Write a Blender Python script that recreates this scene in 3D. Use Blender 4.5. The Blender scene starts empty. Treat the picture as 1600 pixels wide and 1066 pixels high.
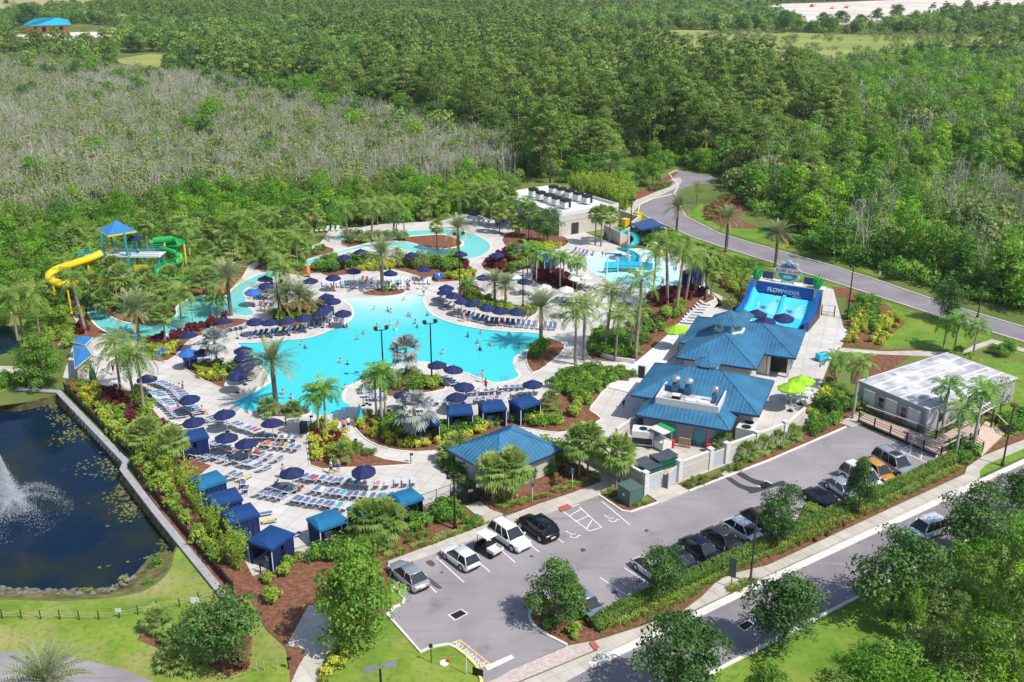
import bpy,bmesh,math,random
import numpy as np
from mathutils import Vector,Matrix
from mathutils.geometry import tessellate_polygon
R=math.radians
random.seed(7);RNG=np.random.default_rng(7)
scene=bpy.context.scene
COL=scene.collection
# ---------- the camera's own geometry: a photo pixel (1600 x 1066) to a point at height z ----------
FPX,PITCH,CAMH=1550.0,R(21.2),51.0
_c,_s=math.cos(PITCH),math.sin(PITCH)
def G(px,py,z=0.0):
 u=(px-800)/FPX;v=(533-py)/FPX
 t=(z-CAMH)/(-_s+v*_c)
 return Vector((u*t,(_c+v*_s)*t,z))
def proj(p):
 x,y,z=p[0],p[1],p[2]-CAMH
 d=y*_c-z*_s;w=y*_s+z*_c
 return(800+FPX*x/d,533-FPX*w/d)
def height_at(bx,by,ty,z0=0.0):
 """height of something standing on pixel (bx,by) whose top shows at row ty"""
 b=G(bx,by,z0);lo,hi=0.0,60.0
 for _ in range(30):
  m=(lo+hi)/2
  if proj((b.x,b.y,z0+m))[1]>ty:lo=m
  else:hi=m
 return lo
def ang(a,b,z=0.0):
 A,B=G(*a,z),G(*b,z);return math.atan2(B.y-A.y,B.x-A.x)
# ---------- tags ----------
def tag(o,label=None,cat=None,group=None,kind=None):
 if label:o['label']=label
 if cat:o['category']=cat
 if group:o['group']=group
 if kind:o['kind']=kind
 return o
def thing(name,label,cat,loc=(0,0,0),rz=0.0,group=None):
 o=bpy.data.objects.new(name,None);COL.objects.link(o)
 o.location=loc;o.rotation_euler=(0,0,rz);o.empty_display_size=.3
 return tag(o,label,cat,group)
def link(name,mesh,parent=None,loc=None,rz=None,scale=None):
 o=bpy.data.objects.new(name,mesh);COL.objects.link(o)
 if parent is not None:o.parent=parent
 if loc is not None:o.location=loc
 if rz is not None:o.rotation_euler=(0,0,rz)
 if scale is not None:o.scale=scale if hasattr(scale,'__len__')else(scale,)*3
 return o
def kids(o):return[c for c in bpy.data.objects if c.parent==o]
_KIDS={}
def copy_tree(o,parent=None):
 c=o.copy();COL.objects.link(c)
 if parent is not None:c.parent=parent
 if o.name not in _KIDS:_KIDS[o.name]=kids(o)
 for k in _KIDS[o.name]:copy_tree(k,c)
 return c
def ordinal(n):
 w='first second third fourth fifth sixth seventh eighth ninth tenth eleventh twelfth thirteenth fourteenth fifteenth sixteenth seventeenth eighteenth nineteenth twentieth'.split()
 return w[n]if n<20 else 'last'
# ---------- materials ----------
def _new(name):
 m=bpy.data.materials.new(name);m.use_nodes=True
 nt=m.node_tree;nt.nodes.clear()
 return m,nt,nt.nodes,nt.links
def mat(name,col,rough=.6,metal=0.0,spec=.4,var=.12,scale=3.0,col2=None,world=True,bump=0.0,bscale=None,detail=5.0,coat=0.0,stretch=None,lo=.35,hi=.65):
 m,nt,N,L=_new(name)
 out=N.new('ShaderNodeOutputMaterial');b=N.new('ShaderNodeBsdfPrincipled')
 L.new(b.outputs[0],out.inputs[0])
 b.inputs['Roughness'].default_value=rough;b.inputs['Metallic'].default_value=metal
 b.inputs['Specular IOR Level'].default_value=spec;b.inputs['Coat Weight'].default_value=coat
 if world:src=N.new('ShaderNodeNewGeometry').outputs['Position']
 else:src=N.new('ShaderNodeTexCoord').outputs['Object']
 if stretch:
  mp=N.new('ShaderNodeMapping');mp.inputs['Scale'].default_value=stretch[:3]
  if len(stretch)>3:mp.inputs['Rotation'].default_value=(0,0,stretch[3])
  L.new(src,mp.inputs[0]);src=mp.outputs[0]
 nz=N.new('ShaderNodeTexNoise');nz.inputs['Scale'].default_value=scale;nz.inputs['Detail'].default_value=detail
 nz.inputs['Roughness'].default_value=.6
 L.new(src,nz.inputs['Vector'])
 rp=N.new('ShaderNodeValToRGB');rp.color_ramp.elements[0].position=lo;rp.color_ramp.elements[1].position=hi
 if col2 is None:
  c1=[max(0,x*(1-var))for x in col];c2=[min(1,x*(1+var))for x in col]
 else:c1,c2=col,col2
 rp.color_ramp.elements[0].color=(*c1,1);rp.color_ramp.elements[1].color=(*c2,1)
 L.new(nz.outputs['Fac'],rp.inputs[0]);L.new(rp.outputs[0],b.inputs['Base Color'])
 if bump:
  nb=N.new('ShaderNodeTexNoise');nb.inputs['Scale'].default_value=bscale or scale*4;nb.inputs['Detail'].default_value=4
  L.new(src,nb.inputs['Vector'])
  bp=N.new('ShaderNodeBump');bp.inputs['Strength'].default_value=bump;bp.inputs['Distance'].default_value=.05
  L.new(nb.outputs['Fac'],bp.inputs['Height']);L.new(bp.outputs[0],b.inputs['Normal'])
 return m
def mix_into(m,col,scale,lo,hi,detail=4.0,voronoi=False,stretch=None):
 """lays one more noise-shaped stain over a mat()'s base colour"""
 nt=m.node_tree;N,L=nt.nodes,nt.links
 b=next(n for n in N if n.type=='BSDF_PRINCIPLED');old=b.inputs['Base Color'].links[0].from_socket
 src=N.new('ShaderNodeNewGeometry').outputs['Position']
 if stretch:
  mp=N.new('ShaderNodeMapping');mp.inputs['Scale'].default_value=stretch[:3]
  if len(stretch)>3:mp.inputs['Rotation'].default_value=(0,0,stretch[3])
  L.new(src,mp.inputs[0]);src=mp.outputs[0]
 nz=N.new('ShaderNodeTexVoronoi' if voronoi else 'ShaderNodeTexNoise');nz.inputs['Scale'].default_value=scale
 if not voronoi:nz.inputs['Detail'].default_value=detail
 L.new(src,nz.inputs['Vector'])
 mr=N.new('ShaderNodeMapRange');mr.inputs['From Min'].default_value=lo;mr.inputs['From Max'].default_value=hi
 L.new(nz.outputs['Distance' if voronoi else 'Fac'],mr.inputs['Value'])
 mx=N.new('ShaderNodeMix');mx.data_type='RGBA'
 L.new(mr.outputs[0],mx.inputs['Factor']);L.new(old,mx.inputs['A']);mx.inputs['B'].default_value=(*col,1)
 L.new(mx.outputs['Result'],b.inputs['Base Color'])
 return m
LEAFK=1.95
def slab_joints(m,scale,rot,w=.012,dark=.72):
 """sawn joints and slightly different slabs over a mat()'s base colour"""
 nt=m.node_tree;N,L=nt.nodes,nt.links
 b=next(n for n in N if n.type=='BSDF_PRINCIPLED');old=b.inputs['Base Color'].links[0].from_socket
 g=N.new('ShaderNodeNewGeometry');mp=N.new('ShaderNodeMapping');mp.inputs['Rotation'].default_value=(0,0,rot);L.new(g.outputs['Position'],mp.inputs[0])
 br=N.new('ShaderNodeTexBrick');br.inputs['Scale'].default_value=scale;br.inputs['Mortar Size'].default_value=w;br.offset=0;br.inputs['Brick Width'].default_value=.5;br.inputs['Row Height'].default_value=.5
 br.inputs['Color1'].default_value=(1,1,1,1);br.inputs['Color2'].default_value=(.90,.89,.87,1);br.inputs['Mortar'].default_value=(dark,dark*.97,dark*.93,1);L.new(mp.outputs[0],br.inputs[0])
 mx=N.new('ShaderNodeMix');mx.data_type='RGBA';mx.blend_type='MULTIPLY';mx.inputs['Factor'].default_value=1;L.new(old,mx.inputs['A']);L.new(br.outputs[0],mx.inputs['B']);L.new(mx.outputs['Result'],b.inputs['Base Color'])
 return m
def leaf_mat(name,c1,c2,c3=None,trans=.3,rnd=.6):
 """leaf colours vary by clump (the tint attribute) and from plant to plant"""
 c1,c2,c3=(tuple(x*LEAFK for x in c)if c else c for c in(c1,c2,c3))
 m,nt,N,L=_new(name)
 out=N.new('ShaderNodeOutputMaterial')
 at=N.new('ShaderNodeAttribute');at.attribute_name='tint'
 oi=N.new('ShaderNodeObjectInfo')
 ad=N.new('ShaderNodeMath');ad.operation='MULTIPLY_ADD';ad.inputs[1].default_value=rnd;
 sc=N.new('ShaderNodeMath');sc.operation='MULTIPLY';sc.inputs[1].default_value=1-rnd
 L.new(at.outputs['Fac'],sc.inputs[0]);L.new(oi.outputs['Random'],ad.inputs[0]);L.new(sc.outputs[0],ad.inputs[2])
 rp=N.new('ShaderNodeValToRGB');e=rp.color_ramp.elements
 e[0].position=.1;e[0].color=(*c1,1);e[1].position=.9;e[1].color=(*(c3 or c2),1)
 if c3:x=e.new(.55);x.color=(*c2,1)
 L.new(ad.outputs[0],rp.inputs[0])
 d=N.new('ShaderNodeBsdfPrincipled');d.inputs['Roughness'].default_value=.55;d.inputs['Specular IOR Level'].default_value=.25
 t=N.new('ShaderNodeBsdfTranslucent');mx=N.new('ShaderNodeMixShader');mx.inputs[0].default_value=trans
 hs=N.new('ShaderNodeHueSaturation');hs.inputs['Value'].default_value=1.45;hs.inputs['Hue'].default_value=.485
 L.new(rp.outputs[0],d.inputs['Base Color']);L.new(rp.outputs[0],hs.inputs['Color']);L.new(hs.outputs[0],t.inputs[0])
 L.new(d.outputs[0],mx.inputs[1]);L.new(t.outputs[0],mx.inputs[2]);L.new(mx.outputs[0],out.inputs[0])
 return m
def shade_mat(name,col,rough=.5,**k):return mat(name,col,rough,world=False,**k)
# ---------- mesh builder ----------
class MB:
 def __init__(s):s.v=[];s.f=[];s.mi=[];s.sm=[];s.cur=0;s.M=Matrix.Identity(4);s.smooth=False
 def add(s,vs,fs):
  o=len(s.v);M=s.M
  s.v+=[tuple(M@Vector(p))for p in vs]
  for f in fs:s.f.append(tuple(i+o for i in f));s.mi.append(s.cur);s.sm.append(s.smooth)
  return s
 def box(s,x0,x1,y0,y1,z0,z1):
  return s.add([(x0,y0,z0),(x1,y0,z0),(x1,y1,z0),(x0,y1,z0),(x0,y0,z1),(x1,y0,z1),(x1,y1,z1),(x0,y1,z1)],[(0,3,2,1),(4,5,6,7),(0,1,5,4),(1,2,6,5),(2,3,7,6),(3,0,4,7)])
 def cbox(s,c,d,rz=0.0):
  M=s.M;s.M=M@Matrix.Translation(c)@Matrix.Rotation(rz,4,'Z')
  s.box(-d[0]/2,d[0]/2,-d[1]/2,d[1]/2,-d[2]/2,d[2]/2);s.M=M;return s
 def bar(s,a,b,w,h=None):
  """square bar from a to b"""
  a,b=Vector(a),Vector(b);h=h or w;d=(b-a).normalized()
  x=d.cross(Vector((0,0,1)));x=x.normalized()if x.length>1e-4 else Vector((1,0,0));y=x.cross(d)
  q=[(-1,-1),(1,-1),(1,1),(-1,1)]
  vs=[p+x*(i*w/2)+y*(j*h/2)for p in(a,b)for i,j in q]
  return s.add(vs,[(3,2,1,0),(4,5,6,7),(0,1,5,4),(1,2,6,5),(2,3,7,6),(3,0,4,7)])
 def prism(s,poly,z0,z1,bottom=False):
  n=len(poly)
  if area(poly)<0:poly=poly[::-1]
  vs=[(p[0],p[1],z0)for p in poly]+[(p[0],p[1],z1)for p in poly]
  tr=tessellate_polygon([[Vector((p[0],p[1],0))for p in poly]])
  up=[]
  for t in tr:
   a,b,c=(poly[i]for i in t)
   up.append(t if(b[0]-a[0])*(c[1]-a[1])-(b[1]-a[1])*(c[0]-a[0])>0 else t[::-1])
  fs=[tuple(i+n for i in t)for t in up]+[(i,(i+1)%n,(i+1)%n+n,i+n)for i in range(n)]
  if bottom:fs+=[tuple(t[::-1])for t in up]
  return s.add(vs,fs)
 def tube(s,pts,r,n=8,caps=True):
  pts=[Vector(p)for p in pts];m=len(pts);rs=r if hasattr(r,'__len__')else[r]*m
  vs=[];pv=None
  for i,p in enumerate(pts):
   d=(pts[min(i+1,m-1)]-pts[max(i-1,0)])
   d=d.normalized()if d.length>1e-9 else Vector((0,0,1))
   if pv is None:
    pv=d.cross(Vector((0,0,1)));
    if pv.length<1e-3:pv=d.cross(Vector((1,0,0)))
   x=(pv-d*pv.dot(d)).normalized();pv=x;y=d.cross(x)
   for k in range(n):
    a=2*math.pi*k/n;vs.append(p+(x*math.cos(a)+y*math.sin(a))*rs[i])
  fs=[(i*n+k,i*n+(k+1)%n,(i+1)*n+(k+1)%n,(i+1)*n+k)for i in range(m-1)for k in range(n)]
  if caps:fs+=[tuple(range(n))[::-1],tuple(range((m-1)*n,m*n))]
  return s.add(vs,fs)
 def lathe(s,prof,n=16,c=(0,0,0)):
  vs=[(c[0]+r*math.cos(2*math.pi*k/n),c[1]+r*math.sin(2*math.pi*k/n),c[2]+z)for r,z in prof for k in range(n)]
  m=len(prof)
  fs=[(i*n+k,i*n+(k+1)%n,(i+1)*n+(k+1)%n,(i+1)*n+k)for i in range(m-1)for k in range(n)]
  fs+=[tuple(range(n))[::-1],tuple(range((m-1)*n,m*n))]
  return s.add(vs,fs)
 def poly(s,pts):return s.add(pts,[tuple(range(len(pts)))])
 def loft(s,rings,closed=True,caps=True):
  n=len(rings[0]);vs=[p for r in rings for p in r];m=len(rings);e=n if closed else n-1
  fs=[(i*n+k,i*n+(k+1)%n,(i+1)*n+(k+1)%n,(i+1)*n+k)for i in range(m-1)for k in range(e)]
  if caps:fs+=[tuple(range(n))[::-1],tuple(range((m-1)*n,m*n))]
  return s.add(vs,fs)
 def mesh(s,name,mats):
  me=bpy.data.meshes.new(name);me.from_pydata(s.v,[],s.f)
  for m in(mats if isinstance(mats,(list,tuple))else[mats]):me.materials.append(m)
  me.polygons.foreach_set('material_index',s.mi);me.polygons.foreach_set('use_smooth',s.sm);me.update()
  return me
 def build(s,name,mats,parent=None,**k):return link(name,s.mesh(name,mats),parent,**k)
def text_mesh(body,size,name,m,extrude=.01,bold=0.0):
 cu=bpy.data.curves.new(name,'FONT');cu.body=body;cu.size=size;cu.align_x='CENTER';cu.align_y='CENTER';cu.extrude=extrude;cu.offset=bold
 o=bpy.data.objects.new(name,cu);COL.objects.link(o);me=bpy.data.meshes.new_from_object(o.evaluated_get(bpy.context.evaluated_depsgraph_get()))
 bpy.data.objects.remove(o);bpy.data.curves.remove(cu);me.name=name;me.materials.clear();me.materials.append(m);return me
def area(p):return sum(p[i][0]*p[(i+1)%len(p)][1]-p[(i+1)%len(p)][0]*p[i][1]for i in range(len(p)))/2
def inside(x,y,poly):
 c=False;j=len(poly)-1
 for i in range(len(poly)):
  xi,yi=poly[i][0],poly[i][1];xj,yj=poly[j][0],poly[j][1]
  if(yi>y)!=(yj>y)and x<(xj-xi)*(y-yi)/(yj-yi)+xi:c=not c
  j=i
 return c
def W(px,z=0.0):return[G(x,y,z)for x,y in px]
def smooth(pts,n=4,closed=True):
 out=[];m=len(pts);pts=[Vector((*p[:2],0))for p in pts]
 rng=range(m)if closed else range(m-1)
 for i in rng:
  if closed:p0,p1,p2,p3=pts[i-1],pts[i],pts[(i+1)%m],pts[(i+2)%m]
  else:p0,p1,p2,p3=pts[max(i-1,0)],pts[i],pts[i+1],pts[min(i+2,m-1)]
  for k in range(n):
   t=k/n;out.append(.5*((2*p1)+(p2-p0)*t+(2*p0-5*p1+4*p2-p3)*t*t+(3*p1-p0-3*p2+p3)*t**3))
 if not closed:out.append(pts[-1])
 return[(p.x,p.y)for p in out]
def slab(name,wpoly,z0,z1,m,kind='structure',label=None,cat=None):
 b=MB();b.prism(wpoly,z0,z1);o=b.build(name,m);return tag(o,label,cat,kind=kind)
def slabs(name,polys,z0,z1,m,kind='structure'):
 b=MB()
 for p in polys:b.prism(p,z0,z1)
 return tag(b.build(name,m),kind=kind)
def offset_line(pts,d,closed):
 out=[];n=len(pts)
 for i in range(n):
  a=Vector(pts[i-1][:2])if(closed or i)else None;b=Vector(pts[i][:2]);c=Vector(pts[(i+1)%n][:2])if(closed or i<n-1)else None
  t=Vector((0,0))
  if a is not None and(b-a).length>1e-6:t+=(b-a).normalized()
  if c is not None and(c-b).length>1e-6:t+=(c-b).normalized()
  t=t.normalized()if t.length>1e-6 else Vector((1,0))
  out.append((b.x-t.y*d,b.y+t.x*d))
 return out
def strip(b,pts,w,z0,z1,closed=False,d0=None):
 """a kerb: rectangular section swept along pts"""
 p=offset_line(pts,-w/2 if d0 is None else d0,closed);q=offset_line(pts,w/2 if d0 is None else d0+w,closed)
 n=len(pts);vs=[]
 for i in range(n):vs+=[(*p[i],z0),(*p[i],z1),(*q[i],z1),(*q[i],z0)]
 fs=[]
 for i in range(n if closed else n-1):
  j=(i+1)%n
  for k in range(4):fs.append((i*4+k,j*4+k,j*4+(k+1)%4,i*4+(k+1)%4)[::-1])
 if not closed:fs+=[(0,1,2,3)[::-1],tuple((n-1)*4+k for k in range(4))]
 return b.add(vs,fs)
def resample(pts,step,closed=False):
 pts=[Vector((*p[:2],0))for p in pts]
 if closed:pts.append(pts[0])
 out=[pts[0]];acc=0.0
 for a,b in zip(pts,pts[1:]):
  L=(b-a).length;t=step-acc
  while t<=L:out.append(a+(b-a)*(t/L));t+=step
  acc=(acc+L)%step
 return out
# ---------- foliage from numpy ----------
def np_mesh(name,parts,mats):
 """parts: list of (verts Nx3, faces Mx4 or Mx3, material index, tint per face)"""
 me=bpy.data.meshes.new(name);vs=[];fs=[];mi=[];ti=[];o=0
 for v,f,m,t in parts:
  v=np.asarray(v,float);f=np.asarray(f,int)
  vs.append(v);fs.append(f+o);o+=len(v);mi+=[m]*len(f)
  ti.append(np.broadcast_to(np.asarray(t,float),(len(f),)))
 V=np.concatenate(vs)
 tot=[f.shape[1]for f in fs for _ in range(len(f))]
 loops=np.concatenate([f.ravel()for f in fs])
 me.vertices.add(len(V));me.vertices.foreach_set('co',V.ravel())
 me.loops.add(len(loops));me.loops.foreach_set('vertex_index',loops)
 me.polygons.add(len(tot));st=np.concatenate([[0],np.cumsum(tot)[:-1]])
 me.polygons.foreach_set('loop_start',st);me.polygons.foreach_set('loop_total',tot)
 me.polygons.foreach_set('material_index',mi)
 at=me.attributes.new('tint','FLOAT','FACE');at.data.foreach_set('value',np.concatenate(ti))
 for m in mats:me.materials.append(m)
 me.update(calc_edges=True);me.validate()
 return me
def unit(a):return a/np.maximum(np.linalg.norm(a,axis=-1,keepdims=True),1e-9)
def cards(C,Nn,size,aspect=.6,rng=RNG):
 """one rhombus leaf per centre C facing about Nn"""
 n=len(C);r=unit(rng.normal(size=(n,3)));u=unit(np.cross(Nn,r));w=unit(np.cross(Nn,u))
 s=(size*(.5+1.0*rng.random(n)))[:,None]if np.isscalar(size)else size[:,None]
 a=u*s*.5;b=w*s*.5*aspect;k=Nn*s*.08
 V=np.stack([C-a-k,C+b+k,C+a-k,C-b+k],1).reshape(-1,3)
 F=np.arange(n*4).reshape(n,4)
 return V,F
def clump_cloud(centres,radii,nper,size,rng,flat=.75,aspect=.6,jitter=.55,up=.25):
 """leafy lumps: leaves on the skin of many small ellipsoids"""
 Cs=[];Ns=[];T=[]
 for c,r in zip(centres,radii):
  k=max(6,int(nper*(r/np.mean(radii))**2));d=unit(rng.normal(size=(k,3)))
  d[:,2]=np.where(d[:,2]<-.4,-d[:,2],d[:,2])
  rr=r*(.55+.5*rng.random(k)**.6)
  Cs.append(c+d*rr[:,None]*np.array([1,1,flat]));Ns.append(unit(d+rng.normal(size=(k,3))*jitter+np.array([0,0,up])))
  T.append(np.clip(rng.normal(.5,.2)+rng.normal(0,.08,k),0,1))
 C=np.concatenate(Cs);V,F=cards(C,np.concatenate(Ns),size,aspect,rng)
 return V,F,np.concatenate(T)
def tubes_np(paths):
 b=MB();b.smooth=True
 for p,r,n in paths:b.tube(p,r,n)
 return b
# ---------- camera, sky, sun ----------
cam=bpy.data.cameras.new('camera');camo=bpy.data.objects.new('camera',cam);COL.objects.link(camo)
cam.sensor_width=36;cam.lens=36*FPX/1600;cam.clip_start=1;cam.clip_end=9000
camo.location=(0,0,CAMH);camo.rotation_euler=(R(90)-PITCH,0,0);scene.camera=camo
SUN_EL=R(53);SUN_V=Vector((.82*math.cos(SUN_EL),-.57*math.cos(SUN_EL),math.sin(SUN_EL))).normalized()
sl=bpy.data.lights.new('sun','SUN');sl.energy=4.1;sl.angle=R(.53);sl.color=(1,.96,.9)
so=bpy.data.objects.new('sun',sl);COL.objects.link(so);so.rotation_euler=(-SUN_V).to_track_quat('-Z','Y').to_euler()
wd=bpy.data.worlds.new('World');scene.world=wd;wd.use_nodes=True
nt=wd.node_tree;nt.nodes.clear()
wo=nt.nodes.new('ShaderNodeOutputWorld');bg=nt.nodes.new('ShaderNodeBackground');sk=nt.nodes.new('ShaderNodeTexSky')
sk.sky_type='NISHITA';sk.sun_disc=False;sk.sun_elevation=SUN_EL;sk.sun_rotation=math.atan2(SUN_V.x,SUN_V.y)
sk.air_density=1.0;sk.dust_density=1.2;sk.ozone_density=1.0
bg.inputs[1].default_value=.13
nt.links.new(sk.outputs[0],bg.inputs[0]);nt.links.new(bg.outputs[0],wo.inputs[0])
scene.view_settings.view_transform='Standard';scene.view_settings.look='None';scene.view_settings.exposure=.27;scene.view_settings.gamma=1
cy=scene.cycles;cy.max_bounces=6;cy.diffuse_bounces=2;cy.glossy_bounces=2;cy.transmission_bounces=2;cy.transparent_max_bounces=4
cy.caustics_reflective=False;cy.caustics_refractive=False;cy.use_denoising=True
try:cy.denoising_prefilter='ACCURATE'
except Exception:pass
# ---------- surface materials ----------
M={}
M['ground']=mat('ground',(.085,.125,.028),.9,var=0,col2=(.165,.205,.055),scale=.06,spec=.1,detail=8)
M['lawn']=mix_into(mat('lawn',(.110,.200,.022),.85,col2=(.220,.300,.045),scale=.22,spec=.15,detail=9,bump=.5,bscale=14),(.36,.31,.13),.10,.50,.68,8);mix_into(M['lawn'],(.26,.30,.05),.7,.52,.75,5);mix_into(M['lawn'],(.075,.14,.02),2.2,.50,.85,6)
M['lawn_clean']=mat('lawn_clean',(.105,.215,.022),.85,col2=(.190,.295,.040),scale=.3,spec=.15,detail=9,bump=.5,bscale=14)
mix_into(M['lawn_clean'],(.06,.13,.015),1.6,.48,.85,6);mix_into(M['lawn_clean'],(.26,.28,.06),.12,.55,.75,6)
M['mulch']=mat('mulch',(.125,.055,.032),.95,col2=(.26,.125,.075),scale=2.2,spec=.1,detail=8,bump=.8,bscale=9)
M['asphalt']=mix_into(mix_into(mat('asphalt',(.245,.224,.230),.9,col2=(.325,.300,.308),scale=.16,spec=.25,detail=8,bump=.25,bscale=30),(.16,.145,.155),.35,.60,.78,6),(.35,.33,.34),1.6,.66,.8,3)
mix_into(M['asphalt'],(.20,.18,.19),.9,.56,.80,4,stretch=(.09,1.2,1,R(-34.5)))
M['road']=mix_into(mat('road',(.200,.182,.194),.9,col2=(.270,.247,.262),scale=.2,spec=.25,detail=8,bump=.25,bscale=30),(.31,.285,.30),.9,.6,.8,4,stretch=(.12,1,1,R(-34.5)))
M['concrete']=mix_into(mat('concrete',(.46,.42,.365),.8,col2=(.57,.53,.465),scale=.5,spec=.25,detail=8),(.40,.37,.33),.25,.62,.8,5)
M['kerb']=mat('kerb',(.60,.57,.51),.75,col2=(.74,.71,.65),scale=.8,spec=.25,detail=6)
M['deck']=mix_into(mat('deck',(.525,.495,.460),.7,col2=(.625,.605,.580),scale=.16,spec=.3,detail=8),(.46,.42,.385),.45,.58,.82,6)
slab_joints(M['deck'],.28,R(20));slab_joints(M['concrete'],.42,R(-34))
M['cool_deck']=mat('cool_deck',(.62,.57,.52),.75,col2=(.74,.70,.65),scale=.5,spec=.3,detail=8)
M['white_paint']=mat('white_paint',(.72,.72,.72),.7,var=.12,scale=6)
M['yellow_paint']=mat('yellow_paint',(.62,.46,.15),.7,var=.1,scale=6)
M['red_paver']=mat('red_paver',(.42,.10,.09),.85,var=.2,scale=5)
M['drain_black']=mat('drain_black',(.012,.012,.013),.7,var=.3,scale=4)
M['sand']=mat('sand',(.55,.47,.40),.9,col2=(.72,.65,.58),scale=.02,spec=.1)
M['meadow']=mat('meadow',(.19,.25,.05),.9,col2=(.36,.36,.12),scale=.02,spec=.1,detail=7,stretch=(.3,1,1))
M['field']=mat('field',(.30,.28,.12),.9,col2=(.42,.37,.19),scale=.015,spec=.1,detail=6)
M['bank']=mat('bank',(.07,.07,.025),.9,col2=(.24,.21,.09),scale=.9,spec=.1,detail=8,bump=.6,bscale=6)
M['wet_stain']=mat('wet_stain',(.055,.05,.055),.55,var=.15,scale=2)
def paver_mat():
 m,nt,N,L=_new('pavers');out=N.new('ShaderNodeOutputMaterial');b=N.new('ShaderNodeBsdfPrincipled');L.new(b.outputs[0],out.inputs[0])
 g=N.new('ShaderNodeNewGeometry');mp=N.new('ShaderNodeMapping');mp.inputs['Rotation'].default_value=(0,0,R(-34));L.new(g.outputs['Position'],mp.inputs[0])
 br=N.new('ShaderNodeTexBrick');br.inputs['Scale'].default_value=1.6;L.new(mp.outputs[0],br.inputs[0])
 br.inputs['Color1'].default_value=(.46,.36,.33,1);br.inputs['Color2'].default_value=(.62,.54,.50,1);br.inputs['Mortar'].default_value=(.40,.34,.31,1);br.inputs['Mortar Size'].default_value=.03
 L.new(br.outputs[0],b.inputs['Base Color']);b.inputs['Roughness'].default_value=.85
 return m
M['pavers']=paver_mat()
def water_mat(name,shallow,deep,centre,r0,r1,rough=.08,bump=.45,bscale=2.2):
 """clear dyed-looking pool water over a pale floor: lighter where the floor shelves up at the beach entry"""
 m,nt,N,L=_new(name);out=N.new('ShaderNodeOutputMaterial');b=N.new('ShaderNodeBsdfPrincipled');L.new(b.outputs[0],out.inputs[0])
 g=N.new('ShaderNodeNewGeometry');d=N.new('ShaderNodeVectorMath');d.operation='DISTANCE';d.inputs[1].default_value=centre
 L.new(g.outputs['Position'],d.inputs[0]);mr=N.new('ShaderNodeMapRange');mr.inputs[1].default_value=r0;mr.inputs[2].default_value=r1;L.new(d.outputs['Value'],mr.inputs[0])
 nz=N.new('ShaderNodeTexNoise');nz.inputs['Scale'].default_value=.9;nz.inputs['Detail'].default_value=5;L.new(g.outputs['Position'],nz.inputs['Vector'])
 ad=N.new('ShaderNodeMath');ad.operation='MULTIPLY_ADD';ad.inputs[1].default_value=.22;ad.inputs[2].default_value=-.11;L.new(nz.outputs['Fac'],ad.inputs[0])
 a2=N.new('ShaderNodeMath');L.new(mr.outputs[0],a2.inputs[0]);L.new(ad.outputs[0],a2.inputs[1])
 rp=N.new('ShaderNodeValToRGB');rp.color_ramp.elements[0].color=(*shallow,1);rp.color_ramp.elements[1].color=(*deep,1);L.new(a2.outputs[0],rp.inputs[0])
 mid=rp.color_ramp.elements.new(.45);mid.color=tuple(.3*x+.7*y for x,y in zip(shallow,deep))+(1,)
 L.new(rp.outputs[0],b.inputs['Base Color']);b.inputs['Roughness'].default_value=rough;b.inputs['IOR'].default_value=1.33;b.inputs['Specular IOR Level'].default_value=.35
 wv=N.new('ShaderNodeTexNoise');wv.inputs['Scale'].default_value=bscale;wv.inputs['Detail'].default_value=4;L.new(g.outputs['Position'],wv.inputs['Vector'])
 bp=N.new('ShaderNodeBump');bp.inputs['Strength'].default_value=bump;bp.inputs['Distance'].default_value=.15;L.new(wv.outputs['Fac'],bp.inputs['Height']);L.new(bp.outputs[0],b.inputs['Normal'])
 return m
M['pool']=water_mat('pool_water',(.66,.76,.74),(.050,.56,.60),tuple(G(600,455,.12)),2.5,19)
M['river']=water_mat('river_water',(.22,.62,.58),(.14,.52,.50),tuple(G(600,400,.12)),0,60)
M['splash']=water_mat('splash_water',(.42,.80,.84),(.60,.83,.85),tuple(G(985,430,.12)),3,16)
M['pond']=water_mat('pond_water',(.0025,.013,.036),(.0025,.013,.036),(0,0,0),0,1,rough=.1,bump=.3,bscale=.8)
mix_into(M['pond'],(.022,.028,.008),.07,.47,.64,7)
# ---------- the ground, with the pond let into it ----------
PONDZ=-1.1
POND_PX=[(-140,645),(0,634),(45,628),(92,616),(150,668),(197,722),(192,733),(247,804),(280,845),(268,868),(262,890),(240,912),(200,928),(150,936),(60,937),(0,934),(-140,936)]
pond_top=W(POND_PX);pond_low=_lw=W([(-140,652),(0,643),(45,640),(85,640),(138,690),(186,745),(183,753),(236,822),(256,850),(232,872),(212,895),(190,912),(170,917),(130,922),(60,922),(0,918),(-140,920)],PONDZ)
for _i in range(3,9):_t=pond_top[_i];pond_low[_i]=Vector((_t.x-.5,_t.y-.1,PONDZ))
POND2=[(-90,512),(4,508),(22,522),(25,548),(-90,562)]
def flat(name,polys,z,m,kind='structure'):
 b=MB()
 for i,p in enumerate(polys):
  if area(p)<0:p=p[::-1]
  vs=[(q[0],q[1],z+i*.0015)for q in p]
  for t in tessellate_polygon([[Vector(q)for q in vs]]):
   a,bb,c=(vs[i]for i in t)
   t=t if(bb[0]-a[0])*(c[1]-a[1])-(bb[1]-a[1])*(c[0]-a[0])>0 else t[::-1]
   b.add([vs[i]for i in t],[(0,1,2)])
 return tag(b.build(name,m),kind=kind)
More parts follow.
